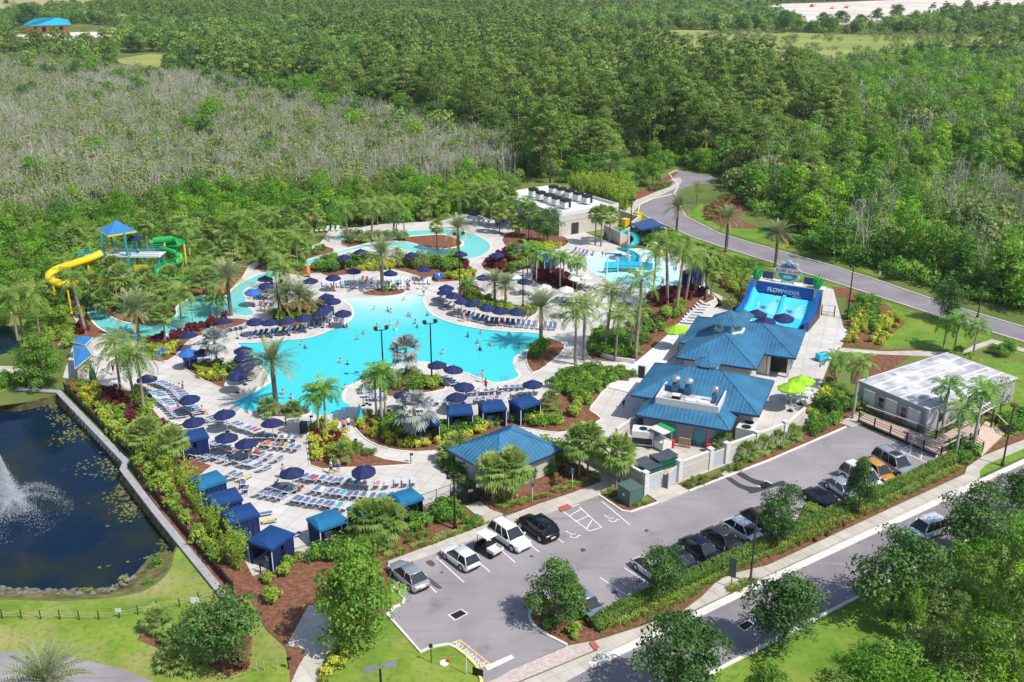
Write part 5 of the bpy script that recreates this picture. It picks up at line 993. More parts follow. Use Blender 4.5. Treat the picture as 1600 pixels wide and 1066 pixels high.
bed('bamboo',[(893,300),(930,298),(965,305),(985,315),(988,330),(968,334),(930,316),(898,310)],'bright yellow green clumping hedge behind the plant building',z=.0,name='bamboo_hedge',lo=1.0,hi=1.5,cat='hedge')
bed('hedge',[(1012,296),(1045,288),(1048,292),(1018,301)],'clipped hedge inside the bend of the far road',z=.05,cat='hedge')
bed('orange',[(1098,330),(1120,318),(1140,305),(1150,310),(1130,345),(1105,345)],'brown green grassy planting outside the road bend',z=.05,sp=1.4)
bed('green',[(1145,300),(1200,292),(1215,300),(1160,310)],'leafy border beyond the road bend',z=.05)
bed('lime',[(75,455),(90,470),(104,490),(98,515),(80,540),(62,530)],'tangled green planting left of the white path',z=Z_M,sp=1.1)
bed('lime',[(118,482),(130,486),(135,500),(124,505),(120,495)],'lime shrubs beside the white path',z=BEDZ)
bed('red',[(118,512),(135,508),(140,522),(118,528)],'red shrubs beside the white path',z=BEDZ)
bed('lime',[(100,522),(118,515),(118,530),(108,545),(98,545)],'lime shrubs by the small blue roofed hut',z=.1)
bed('orange',[(112,604),(130,620),(118,622)],'rusty mulch plants at the pond wall corner',z=BEDZ)
bed('green',[(0,590),(60,590),(62,604),(20,606),(0,612)],'green bank plants by the left path',z=Z_L)
bed('olive',[(540,370),(600,374),(640,372),(640,378),(600,378),(545,384)],'dark shrubs on the river island',sp=1.1)
bed('green',[(400,416),(440,402),(505,388),(515,394),(480,404),(470,425),(430,422)],'dark green shrubs at the back left bed',sp=1.4)
bed('olive',[(295,440),(345,422),(385,420),(360,450),(320,458)],'brown shrubs on the river island beside the slides',sp=1.8)
bed('orange',[(302,446),(312,444),(314,452),(304,454)],'orange flowers on the river island',sp=.8)
bed('orange',[(340,460),(352,456),(354,464),(343,466)],'orange flowers at the river mouth',sp=.8)
bed('green',[(160,474),(185,456),(258,450),(270,476),(255,492),(215,500),(178,492)],'mixed planting under the water slides',sp=1.3)
bed('green',[(270,1025),(300,1030),(308,1046),(280,1050),(262,1040)],'green plants around the red hydrant',z=Z_L,lo=.5,hi=.9)
bed('red',[(355,1040),(385,1030),(390,1042),(362,1052)],'red plants under the lower left oak',z=Z_M)
bed('green',[(230,868),(262,866),(262,880),(236,888)],'reeds at the shore of the pond',z=-.6,lo=.4,hi=.8)
bed('green',[(218,905),(232,902),(234,910),(222,914)],'small reed patch at the shore of the pond',z=-.6,lo=.4,hi=.8)
b=MB();b.lathe([(.15,.0),(.14,.012)],6);PAD=b.mesh('weed_pad',mat('pond_weed',(.09,.11,.02),.8,col2=(.17,.18,.05),scale=.5))
pw_=[]
for i in range(2,9):
 a,c=pond_low[i],pond_low[i+1]
 for k in range(int((c-a).length*34)):
  p=a.lerp(c,rg.random());d=rg.expovariate(.55);q=(p.x-d*.8-.2,p.y-d*.35)
  if pn(*q,.22,6)+rg.gauss(0,.12)>-.02+d*.07:pw_.append((*q,PONDZ+.015))
scatter('floating_weed',pw_,[rg.uniform(.3,1.3)for _ in pw_],kind_col('weed_pad',[PAD]),'olive and yellow floating weed along the pond wall','pond weed',.02)
def rock(seed,r):
 rng=np.random.default_rng(seed);bm=bmesh.new();bmesh.ops.create_icosphere(bm,subdivisions=2,radius=r)
 for v in bm.verts:v.co*=1+.22*mn.noise(v.co*2.2/r+Vector((seed,0,0)));v.co.z*=.6
 me=bpy.data.meshes.new('stone');bm.to_mesh(me);bm.free();me.materials.append(M['stone']);return me
M['stone']=mat('stone',(.07,.068,.06),.9,col2=(.24,.23,.20),scale=1.1)
C_ROCK=kind_col('stone',[rock(i,.34)for i in range(4)])
sp_=[]
for i in range(len(pond_low)):
 a,c=pond_low[i],pond_low[(i+1)%len(pond_low)]
 if a.y>G(0,860).y or proj(a)[0]<-60:continue
 for k in range(int((c-a).length/.11)):
  p=a.lerp(c,rg.random());u=rg.random()**1.5;t=pond_top[min(i,len(pond_top)-1)];sp_.append((p.x+rg.gauss(0,.3),p.y-u*2.2,PONDZ+u*.7))
scatter('shore_stones',sp_,[rg.uniform(.25,.95)for _ in sp_],C_ROCK,'rough grey stones along the near shore of the pond','stones',.5)
we=[(x+rg.gauss(0,.5),y+rg.gauss(0,.6)-.8,z+.05)for x,y,z in sp_[::5]];scatter('shore_weeds',we,[rg.uniform(.3,.9)for _ in we],KIND['grass'],'yellowish weeds among the stones of the near pond shore','weeds')
sp2=[(x,y,BEDZ+.05)for x,y in fill(wp(BEDS['date']),.5,rg)];scatter('planter_stones',sp2,[rg.uniform(.4,.8)for _ in sp2],C_ROCK,'pale stones filling the date palm planter','stones',.5)
# ---------- umbrellas ----------
M['navy']=shade_mat('navy_canvas',(.010,.018,.085),.75,var=.2,scale=2);M['white_canvas']=shade_mat('white_canvas',(.62,.59,.54),.8,var=.06)
M['lime_canvas']=shade_mat('lime_canvas',(.30,.56,.02),.7,var=.1,scale=2);M['mid_blue_canvas']=shade_mat('mid_blue_canvas',(.03,.13,.42),.7,var=.15);M['pale_pole']=shade_mat('pale_pole',(.55,.54,.5),.4)
M['blue_cloth']=shade_mat('cabana_blue',(.004,.045,.165),.75,var=.15,scale=1.5);M['teal_cloth']=shade_mat('cabana_teal',(.008,.135,.275),.7,var=.12,scale=1.5);M['curtain']=shade_mat('cabana_curtain',(.006,.022,.11),.8,var=.3,scale=3,stretch=(6,6,.3))
M['white_metal']=shade_mat('white_metal',(.75,.75,.75),.35,var=.04);M['sling']=shade_mat('blue_sling',(.105,.155,.30),.75,var=.15,scale=4);M['pale_sling']=shade_mat('pale_sling',(.50,.54,.60),.8,var=.12,scale=4)
M['black']=shade_mat('black_paint',(.012,.012,.014),.4,var=.3);M['dark_metal']=shade_mat('dark_metal',(.03,.03,.032),.45,metal=.3,var=.2)
def umbrella_proto(r=1.28,h=2.45):
 c=MB();n=8;rings=[]
 for rr,z in((.02,.62),(.35*r,.42),(.7*r,.20),(r,0),(r*1.0,-.13)):
  rings.append([(rr*math.cos(2*math.pi*k/16)*(1 if k%2==0 else.955),rr*math.sin(2*math.pi*k/16)*(1 if k%2==0 else.955),h-.2+z+(-.035 if k%2 and rr>.5*r else 0))for k in range(16)])
 c.loft(rings,caps=False);c.lathe([(.05,h+.40),(.06,h+.46),(.0,h+.52)],6)
 ribs=MB()
 for k in range(8):a=k*math.pi/4;ribs.bar((0,0,h+.36),(r*.97*math.cos(a),r*.97*math.sin(a),h-.22),.03)
 p=MB();p.tube([(0,0,0),(0,0,h+.4)],.035,8);bs=MB();bs.lathe([(.28,0),(.28,.06),(.06,.1),(.05,.3)],14)
 return c.mesh('canopy',M['navy']),ribs.mesh('ribs',M['pale_pole']),p.mesh('pole',M['pale_pole']),bs.mesh('base',M['dark_metal'])
UM=umbrella_proto()
UMH=2.45
def umbrella(px,py,label,m='navy',s=1.0,group=None,z=DECKZ,pole=True):
 p=G(px,py,z+2.5*s);t=thing('beach_umbrella',label,'umbrella',(p.x,p.y,z),random.random()*6.28,group);t.scale=(s,)*3
 c=link('canopy',UM[0],t)
 if m!='navy':c.material_slots[0].link='OBJECT';c.material_slots[0].material=M[m]
 c.rotation_euler=(random.gauss(0,.05),random.gauss(0,.05),0)
 link('ribs',UM[1],c);link('pole',UM[2],t);link('base',UM[3],t)
 return t
NAVY=[(297,621,'between the two left rows of blue loungers'),(352,644,'on the paving left of the planter date palm'),(304,656,'beside the dark cabana by the west bed'),(425,659,'in front of the crowded loungers'),(352,681,'left of a pair among the middle loungers'),(386,690,'right of a pair among the middle loungers'),(456,736,'at the left end of the front lounger rows'),(569,732,'below the tip of the fork planter'),(229,590,'under the coconut palms of the west bed'),(413,434,'at the back left lounge, farther of two'),(416,444,'at the back left lounge, nearer of two'),(350,500,'at the river mouth beside the date palm'),(295,522,'left of the silver palm by the red shrubs'),(316,549,'leaning over the left fork bed'),(380,545,'by the left pool bank, farthest of five'),(381,555,'by the left pool bank, second of five'),(394,562,'by the left pool bank, nearest the date palm'),(380,573,'by the left pool bank, fourth of five'),(368,585,'by the left pool bank, nearest of five'),(398,500,'at the left end of the pool bank row'),(421,502,'second in the pool bank row'),(449,499,'third in the pool bank row'),(475,494,'fourth in the pool bank row'),(502,487,'fifth in the pool bank row'),(510,479,'behind the tip of the left bank'),(536,487,'at the tip of the left bank over the pool'),(511,462,'rear of a touching pair on the left bank'),(519,468,'front of a touching pair on the left bank'),(485,437,'half hidden behind the left bushy palms'),(520,432,'at the left end of the pale loungers'),(552,422,'behind the left yellow crotons'),(539,401,'on the white deck by the river, left'),(564,392,'half hidden by the beach date palm'),(609,425,'right of the beach entry date palm'),(662,419,'before the pale round shrubs'),(643,397,'on the river deck among small palms'),(719,395,'beside the yellow folded canvas'),(755,432,'on the open walk right of the tall lamp'),(777,397,'on the walk beside the river bend'),(809,385,'before the plant building hedge'),(697,448,'farthest on the right bank'),(696,455,'second on the right bank'),(709,460,'third on the right bank'),(721,470,'fourth on the right bank, under the lamp'),(741,472,'fifth on the right bank'),(761,478,'sixth on the right bank'),(781,484,'seventh on the right bank'),(808,484,'eighth on the right bank, by the lamp'),(820,438,'between the white umbrellas and the lamp'),(885,473,'low beside the right date palm'),(977,474,'behind the tall coconut group'),(989,504,'on the path behind the tall coconuts'),(684,568,'by the island lamp post, left'),(706,575,'on the island shore, right of a pair'),(724,601,'at the middle of the island deck'),(714,618,'in front of the left middle cabana'),(833,598,'at the right end of the pool deck'),(630,615,'behind the crescent silver palm'),(737,332,'at the far back of the park'),(785,346,'at the far back by the plant building'),]
for x,y,w in NAVY:umbrella(x,y,'navy beach umbrella '+w)
umbrella(394,454,'brighter blue beach umbrella by the river mouth slide','mid_blue_canvas',1.05);umbrella(294,549,'pale blue umbrella over the blue kiosk','mid_blue_canvas',1.0)
for x,y,w in[(803,431,'farthest left behind the pool'),(852,447,'before the deep red shrubs, left'),(885,450,'before the deep red shrubs, right'),(914,432,'at the edge of the splash pad'),(896,431,'left of the splash pad edge')]:umbrella(x,y,'white beach umbrella '+w,'white_canvas',.98)
for x,y,w in[(1062,512,'at the foot of the white ramp'),(1239,603,'on the restaurant terrace, nearer'),(1255,593,'on the restaurant terrace, farther')]:umbrella(x,y,'lime green umbrella '+w,'lime_canvas',1.32)
def over(o,m):o.material_slots[0].link='OBJECT';o.material_slots[0].material=m
# ---------- sun loungers ----------
def lounger_proto():
 f=MB();w=.27
 for s in(-1,1):
  f.tube([(1.25,s*w,.30),(0,s*w,.33),(-.58,s*w,.78)],.026,6);f.tube([(1.05,s*w,0),(1.0,s*w,.3)],.024,6);f.tube([(-.35,s*w,0),(-.05,s*w,.32)],.024,6);f.tube([(.1,s*w,.33),(-.05,s*w,.55),(-.35,s*w,.6)],.02,5)
 f.bar((1.25,-w,.3),(1.25,w,.3),.05);f.bar((-.58,-w,.78),(-.58,w,.78),.05);f.bar((1.03,-w,.12),(1.03,w,.12),.03);f.bar((-.25,-w,.12),(-.25,w,.12),.03)
 s1=MB();s1.bar((1.22,0,.315),(0,0,.345),.48,.025);s2=MB();s2.bar((-.02,0,.35),(-.56,0,.775),.48,.025)
 return f.mesh('lounger_frame',M['white_metal']),s1.mesh('seat',M['sling']),s2.mesh('backrest',M['sling'])
LG=lounger_proto()
def lounger(x,y,rz,label,group,pale=False):
 o=link('sun_lounger',LG[0],None,(x,y,DECKZ),rz);tag(o,label,'sun lounger',group)
 for k,n in((1,'seat'),(2,'backrest')):
  c=link(n,LG[k],o)
  if pale:c.material_slots[0].link='OBJECT';c.material_slots[0].material=M['pale_sling']
 return o
TW=MB();TW.bar((1.1,0,.345),(.02,0,.37),.42,.02);TW.bar((.0,0,.375),(-.5,0,.76),.42,.02);TW=TW.mesh('towel',M['white_canvas'])
TWC=[shade_mat(k+'_towel',c,.9,var=.15)for k,c in(('white',(.66,.65,.62)),('turquoise',(.04,.38,.42)),('pink',(.6,.22,.26)),('red',(.5,.05,.05)),('yellow',(.62,.5,.1)))]
LROWS=[((472,748),(488,751),3,90,'in the first front row, left block',0),((499,751),(520,755),4,90,'in the first front row, second block',0),((529,755),(566,760),6,92,'in the first front row, third block',0),((574,760),(604,760),3,90,'in the first front row, fourth block',1),((620,757),(645,756),3,90,'in the first front row, right block',1),((424,763),(448,770),4,90,'in the second front row, left block',0),((489,768),(542,777),7,90,'in the second front row, middle block',0),((553,777),(592,780),5,92,'in the second front row, right block',0),((602,780),(640,772),4,88,'in the second front row, by the teal cabana',0),((404,772),(436,780),4,90,'in the third front row, left block',0),((456,783),(535,797),10,90,'in the third front row, long block',0),((306,713),(327,717),4,80,'beside the dark cabana',0),((338,717),(361,723),4,84,'second block from the dark cabana',0),((371,723),(386,728),3,84,'third block from the dark cabana',0),((395,729),(410,734),2,84,'fourth block from the dark cabana',0),((354,743),(379,749),5,84,'above the teal topped left cabana',0),((415,717),(431,720),2,88,'alone left of the fork planter',0),((381,759),(384,767),2,460,'at the right side of the second left cabana',0),((407,803),(412,815),2,385,'at the right side of the third left cabana',0),((452,838),(452,838),1,400,'beside the corner cabana',0),((408,697),(461,703),7,90,'in the crowded row, front line',0),((404,686),(458,688),7,90,'in the crowded row, back line',0),((360,664),(400,678),7,82,'above the pair of umbrellas',0),((320,654),(336,662),3,84,'left of the lone umbrella',0),((326,693),(354,704),5,82,'under the left of the pair of umbrellas',0),((360,707),(404,713),6,86,'under the right of the pair of umbrellas',0),((238,613),(276,651),12,383,'in the long left row by the west bed',0),((272,610),(288,628),6,383,'in the second left row',0),((242,598),(262,607),5,385,'at the top of the left rows',0),((288,634),(303,646),5,385,'in the second left row, lower end',0),((278,662),(290,672),2,385,'at the foot of the long left row',1),((688,465),(712,487),5,560,'on the right bank, upper curve',0),((717,489),(760,500),7,600,'on the right bank, middle curve',0),((768,502),(868,510),13,622,'on the right bank, lower curve',0),((506,442),(558,446),8,640,'in the pale bank, left end',1),((566,437),(672,439),16,630,'in the pale bank, back line',1),((576,446),(640,448),8,630,'in the pale bank, front line',1),((397,523),(468,514),9,610,'along the left bank of the pool',0),((476,510),(506,502),4,640,'near the tip of the left bank',0),((508,492),(534,498),4,640,'at the tip of the left bank',0),((404,464),(424,466),4,450,'at the back left lounge',0),((408,474),(424,476),3,450,'at the back left lounge, nearer',0),((487,359),(528,357),6,630,'on the far river deck',1),((740,346),(762,349),4,600,'at the far back of the park',1),((899,391),(916,396),4,600,'beside the plant building path',0),((1032,449),(1086,454),7,450,'on the far side of the red groundcover',0),((905,446),(932,450),5,470,'left of the splash pad',1),((1072,503),(1098,474),8,348,'on the white path beside the brown slope',1),((688,590),(704,600),4,385,'on the island shore',0),((734,616),(780,613),6,460,'in the island deck row',0),((672,630),(694,632),3,440,'before the left middle cabana',0),((744,628),(776,625),5,450,'before the middle cabanas',0),((783,609),(820,606),5,460,'at the steps of the pool',0),((803,619),(838,614),5,450,'before the right middle cabana',1),((568,606),(574,618),3,385,'left of the three royal palms',0),((582,622),(592,624),2,385,'behind the three royal palms',0),((606,641),(630,644),4,440,'behind the crescent silver palm',1),((818,456),(842,463),5,470,'under the white umbrellas, left',1),((872,466),(904,467),6,450,'under the white umbrellas, right',1),((307,536),(330,530),4,400,'left of the silver deck palm',0),((355,516),(378,512),4,430,'by the river mouth umbrella',0),((384,585),(392,592),3,560,'at the foot of the left pool bank',0),]
for a,c,n,f,words,pale in LROWS:
 A,C=G(*a,DECKZ+.3),G(*c,DECKZ+.3);base=math.atan2(C.y-A.y,C.x-A.x)
 if n>3:n=max(2,min(n,int((C-A).length/.69)+1))
 for i in range(n):
  t=i/(n-1)if n>1 else 0;p=A.lerp(C,t)
  rz=(base+R(f)if f<=360 and f>10 and f<200 else R(f-360 if f>360 else f))+random.gauss(0,.04)
  lounger(p.x+random.gauss(0,.05),p.y+random.gauss(0,.05),rz,('pale' if pale else 'blue')+' sun lounger '+words+(', %s from the left'%ordinal(i)if n>1 else ''),'sun loungers '+words,pale or(random.random()<.05))
  if n>1 and random.random()<.16:
   c_=random.choice(TWC);o=link('towel',TW,None,(p.x,p.y,DECKZ+.012),rz+random.gauss(0,.05));over(o,c_);tag(o,c_.name.split('_')[0]+' towel on the %s lounger '%ordinal(i)+words,'towel','towels on the loungers')
# ---------- cabanas ----------
def cabana(c_px,e1_,e2_,label,top='blue_cloth',open_side=0,w=2.75,d=2.45,h=2.35,seat=True,closed=False):
 p=G(*c_px,DECKZ+h);rz=ang(e1_,e2_,DECKZ+h)
 t=thing('cabana',label,'cabana',(p.x,p.y,DECKZ),rz,None)
 r=MB();x,y=w/2+.1,d/2+.1
 r.loft([[(-x,-y,h-.28),(x,-y,h-.28),(x,y,h-.28),(-x,y,h-.28)],[(-x,-y,h),(x,-y,h),(x,y,h),(-x,y,h)],[(-x*.82,-y*.25,h+.26),(x*.82,-y*.25,h+.26),(x*.82,y*.25,h+.26),(-x*.82,y*.25,h+.26)]],caps=False)
 r.poly([(-x*.82,-y*.25,h+.26),(x*.82,-y*.25,h+.26),(x*.82,y*.25,h+.26),(-x*.82,y*.25,h+.26)]);r.build('roof',M[top],t)
 fr=MB();x,y=w/2,d/2
 for sx in(-1,1):
  for sy in(-1,1):fr.bar((sx*x,sy*y,0),(sx*x,sy*y,h-.1),.07)
 for sx in(-1,1):fr.bar((sx*x,-y,h-.12),(sx*x,y,h-.12),.06);fr.bar((-x,sx*y,h-.13),(x,sx*y,h-.13),.06)
 fr.build('frame',M['white_metal'],t)
 def panel(a,b_,nm='side_curtain'):
  q=MB();A,B=Vector(a),Vector(b_);n=18;d_=(B-A).normalized();nn=Vector((-d_.y,d_.x,0));up=[];lo=[]
  for k in range(n+1):
   o=nn*(.05*math.sin(k*2.1));v=A.lerp(B,k/n)+o;lo.append((v.x,v.y,.04));up.append((v.x,v.y,h-.2))
  q.loft([lo,up],closed=False,caps=False);q.smooth=True;q.build(nm,M['curtain'],t)
 S=[((-x,-y,0),(x,-y,0)),((x,-y,0),(x,y,0)),((x,y,0),(-x,y,0)),((-x,y,0),(-x,-y,0))]
 for k in range(4):
  a,b_=Vector(S[k][0]),Vector(S[k][1])
  if k==open_side and not closed:
   panel(a,a.lerp(b_,.16),'tied_curtain');panel(a.lerp(b_,.84),b_,'tied_curtain')
  elif k==(open_side+1)%4 and not closed and seat:panel(a,a.lerp(b_,.42));panel(a.lerp(b_,.52),b_)
  else:panel(a,b_)
 if seat:
  s=thing('lounge_chair','white framed lounge chair inside the '+label,'chair',(p.x,p.y,DECKZ),rz+(-R(90)if open_side==0 else(R(0)if open_side==1 else R(90))))
  f=MB();f.box(-.35,.35,-.6,-.52,.05,.75);f.box(-.35,.35,.52,.6,.05,.6);f.box(-.35,.35,-.55,.55,.1,.3);f.build('frame',M['white_metal'],s)
  q=MB();q.box(-.3,.38,-.5,.5,.3,.45);q.box(-.4,-.26,-.5,.5,.4,.85);q.build('cushion',M['pale_sling'],s)
 return t
cabana((325,749),(298,748),(338,735),'teal topped cabana farthest in the left row of four','teal_cloth',1);cabana((350,776),(321,772),(364,761),'blue cabana second in the left row of four',open_side=1);cabana((375,801),(345,799),(389,786),'blue cabana third in the left row of four',open_side=1)
cabana((423,839),(396,842),(421,825),'big dark blue cabana in the corner by the fence',open_side=3,w=2.9,d=2.7);cabana((301,679),(285,683),(318,676),'dark blue cabana by the bent fan palm',open_side=3);cabana((511,811),(482,810),(524,795),'teal topped cabana standing alone by the fence','teal_cloth',0);cabana((635,775),(611,774),(640,764),'teal topped cabana beside the entrance gate','teal_cloth',0,2.3,2.3);cabana((574,793),(554,800),(588,785),'teal topped cabana hidden behind the pair of fan palms','teal_cloth',0)
cabana((718,639),(698,632),(733,630),'left blue cabana of the three behind the crescent bed',open_side=0);cabana((769,633),(748,628),(785,624),'middle blue cabana of the three behind the crescent bed',open_side=0);cabana((820,627),(798,623),(827,615),'right blue cabana of the three behind the crescent bed',open_side=0);cabana((664,656),(646,652),(680,648),'blue cabana hidden behind the crescent silver palm',open_side=0)
cabana((852,401),(843,401),(860,397),'blue cabana behind the pool among palms','mid_blue_canvas',0,2.6,2.6,closed=True,seat=False);cabana((1083,424),(1072,426),(1094,420),'navy cabana beside the splash pad',open_side=2,closed=True,seat=False)
# ---------- people ----------
M['skin']=shade_mat('skin',(.55,.32,.22),.5,var=.08);M['skin_tan']=shade_mat('skin_tan',(.38,.20,.12),.5,var=.08);M['skin_dark']=shade_mat('skin_dark',(.13,.065,.04),.5,var=.08);M['skin_pink']=shade_mat('skin_pink',(.62,.36,.28),.5,var=.08)
M['hair_dark']=shade_mat('hair_dark',(.02,.014,.01),.6,var=.3);M['hair_fair']=shade_mat('hair_fair',(.32,.2,.09),.6,var=.3)
CL={k:shade_mat(k+'_cloth',c,.8,var=.15)for k,c in{'red':(.5,.03,.03),'blue':(.03,.1,.4),'navy':(.01,.02,.08),'white':(.75,.75,.73),'pink':(.7,.2,.3),'black':(.015,.015,.017),'teal':(.03,.35,.38),'grey':(.3,.3,.32),'yellow':(.7,.55,.05)}.items()}
def limb_pose(pose):
 V_=Vector
 P=dict(pel=V_((0,0,.95)),chest=V_((0,0,1.32)),neck=V_((0,0,1.47)),head=V_((.02,0,1.62)))
 for s,n in((1,'l'),(-1,'r')):
  P['hip'+n]=V_((0,s*.1,.92));P['knee'+n]=V_((.02,s*.11,.5));P['ank'+n]=V_((-.02,s*.11,.08));P['toe'+n]=V_((.16,s*.13,.03))
  P['sh'+n]=V_((0,s*.18,1.4));P['el'+n]=V_((-.02,s*.25,1.12));P['wr'+n]=V_((.08,s*.27,.87));P['fd'+n]=V_((.15,0,-1))
 if pose=='walk':
  P['kneel']=V_((.2,.1,.55));P['ankl']=V_((.25,.1,.1));P['toel']=V_((.42,.11,.05));P['kneer']=V_((-.08,-.1,.5));P['ankr']=V_((-.34,-.1,.16));P['toer']=V_((-.2,-.11,.03))
  P['ell']=V_((-.14,.24,1.14));P['wrl']=V_((-.14,.25,.88));P['elr']=V_((.1,-.24,1.13));P['wrr']=V_((.26,-.22,.95))
 if pose=='wade':
  for s,n in((1,'l'),(-1,'r')):P['el'+n]=V_((.06,s*.32,1.2));P['wr'+n]=V_((.25,s*.4,1.1));P['fd'+n]=V_((1,s*.3,-.1))
 if pose in('sit','lie'):
  base=.42 if pose=='sit' else.40;tilt=0 if pose=='sit' else 1
  P.update(pel=V_((0,0,base)),chest=V_((-.06-.22*tilt,0,base+.37-.12*tilt)),neck=V_((-.08-.34*tilt,0,base+.52-.15*tilt)),head=V_((-.07-.42*tilt,0,base+.68-.2*tilt)))
  for s,n in((1,'l'),(-1,'r')):
   P['hip'+n]=V_((0,s*.1,base-.02));P['knee'+n]=V_((.43,s*.13,base+.05+.06*tilt));P['ank'+n]=V_((.47+.38*tilt,s*.13,.08+.3*tilt));P['toe'+n]=V_((.64+.24*tilt,s*.14,.04+.44*tilt))
   c=P['chest'];P['sh'+n]=V_((c.x-.02,s*.18,c.z+.08));P['el'+n]=V_((c.x+.05,s*.27,c.z-.18));P['wr'+n]=V_((c.x+.28,s*.2,c.z-.22+.02));P['fd'+n]=V_((1,-s*.2,-.25))
 return P
def person_mesh(pose):
 P=limb_pose(pose);b=MB();pel,ch,nk,hd=P['pel'],P['chest'],P['neck'],P['head'];up=(ch-pel).normalized();f=Vector((up.z,0,-up.x))
 def oval(c,rx,ry):return[c+f*rx*math.cos(a)+Vector((0,1,0))*ry*math.sin(a)for a in np.linspace(0,2*math.pi,13)[:-1]]
 b.loft([oval(pel-up*.12,.06,.08),oval(pel-up*.06,.11,.165),oval(pel+up*.05,.11,.165),oval(pel.lerp(ch,.5),.09,.135),oval(ch,.115,.17),oval(ch+up*.1,.09,.165),oval(nk-up*.02,.055,.07)])
 b.tube([nk-up*.05,nk+up*.08],[.058,.052],10)
 b.M=Matrix.Translation(hd)@Matrix.Diagonal((1.05,.8,1.22,1));b.lathe([(.0,-.095),(.055,-.085),(.085,-.03),(.095,.03),(.075,.075),(.03,.095),(0,.098)],14);b.M=Matrix.Identity(4)
 b.tube([hd+Vector((.085,0,.015)),hd+Vector((.118,0,-.015)),hd+Vector((.09,0,-.022))],[.008,.013,.01],6);b.tube([hd+Vector((.09,-.025,-.055)),hd+Vector((.098,0,-.056)),hd+Vector((.09,.025,-.055))],.009,6)
 for s,n in((1,'l'),(-1,'r')):
  b.tube([hd+Vector((.005,s*.072,.025)),hd+Vector((-.005,s*.09,0)),hd+Vector((.005,s*.074,-.025))],[.01,.016,.008],6)
  H,K,A,T=(P[k+n]for k in('hip','knee','ank','toe'));b.tube([H,H.lerp(K,.3),K,K.lerp(A,.3),A],[.088,.082,.055,.058,.038],10);b.tube([A+(A-T).normalized()*.05*Vector((1,1,0)).length*.5,A.lerp(T,.5),T],[.04,.042,.028],8)
  S_,E,Wr=(P[k+n]for k in('sh','el','wr'));b.tube([ch+up*.09+Vector((0,s*.1,0)),S_,S_.lerp(E,.4),E,E.lerp(Wr,.3),Wr],[.05,.058,.047,.038,.037,.025],9)
  d=P['fd'+n].normalized();x=d.cross(Vector((0,s,0))).normalized();y=d.cross(x)
  b.tube([Wr,Wr+d*.05,Wr+d*.095],[.028,.036,.034],8)
  for k,ln in enumerate((.066,.078,.072,.055)):
   o=Wr+d*.085+x*(.027-.018*k);b.tube([o,o+d*ln*.5+y*.006*s,o+d*ln+y*.02*s],[.0095,.009,.007],6)
  o=Wr+d*.03+x*.028;b.tube([o,o+x*.028+d*.03,o+x*.034+d*.06],[.012,.0105,.008],6)
 me=b.mesh('person_'+pose,M['skin']);o=bpy.data.objects.new('tmp',me);COL.objects.link(o)
 md=o.modifiers.new('r','REMESH');md.mode='VOXEL';md.voxel_size=.0105;md.use_smooth_shade=True
 sm=o.modifiers.new('s','SMOOTH');sm.factor=.5;sm.iterations=3
 dc=o.modifiers.new('d','DECIMATE');dc.ratio=.16
 out=bpy.data.meshes.new_from_object(o.evaluated_get(bpy.context.evaluated_depsgraph_get()));bpy.data.objects.remove(o)
 out.name='person_'+pose;out.materials.clear();out.materials.append(M['skin']);out.polygons.foreach_set('use_smooth',[True]*len(out.polygons))
 def skirt(b2,grow=.014):
  b2.loft([oval(pel-up*.1,.11+grow,.15+grow),oval(pel-up*.05,.11+grow,.165+grow),oval(pel+up*.07,.105+grow,.162+grow)])
  for n in 'lr':H,K=P['hip'+n],P['knee'+n];b2.tube([H,H.lerp(K,.3),H.lerp(K,.62)],[.09+grow,.088+grow,.085+grow],10)
  return b2
 tr=skirt(MB());tr.smooth=True
 su=MB();su.smooth=True;g=.012;su.loft([oval(pel-up*.12,.06,.085),oval(pel-up*.06,.11+g,.165+g),oval(pel+up*.05,.11+g,.165+g),oval(pel.lerp(ch,.5),.09+g,.135+g),oval(ch+up*.03,.115+g,.17+g),oval(ch+up*.06,.1+g,.15)])
 sh=MB();sh.smooth=True;g=.018;sh.loft([oval(pel-up*.04,.115+g,.17+g),oval(pel.lerp(ch,.5),.1+g,.145+g),oval(ch,.115+g,.172+g),oval(ch+up*.1,.09+g,.168+g),oval(nk-up*.01,.06,.075)])
 for n in 'lr':sh.tube([P['sh'+n],P['sh'+n].lerp(P['el'+n],.55)],[.066,.062],9)
 hr=MB();hr.smooth=True;hr.M=Matrix.Translation(hd+Vector((-.016,0,.016)))@Matrix.Diagonal((1.08,.86,1.22,1));hr.lathe([(.08,-.05),(.1,0),(.1,.04),(.08,.08),(.03,.1),(0,.103)],14)
 ey=MB()
 for s in(-1,1):ey.cbox(hd+Vector((.094,s*.03,.018)),(.012,.018,.008))
 return out,tr.mesh('trunks',CL['blue']),su.mesh('swimsuit',CL['red']),sh.mesh('shirt',CL['white']),hr.mesh('hair',M['hair_dark']),ey.mesh('eyes',M['black'])
PM={k:person_mesh(k)for k in('stand','walk','wade','sit','lie')}
SK=['skin','skin_tan','skin_pink','skin_dark']
def over(o,m):o.material_slots[0].link='OBJECT';o.material_slots[0].material=m
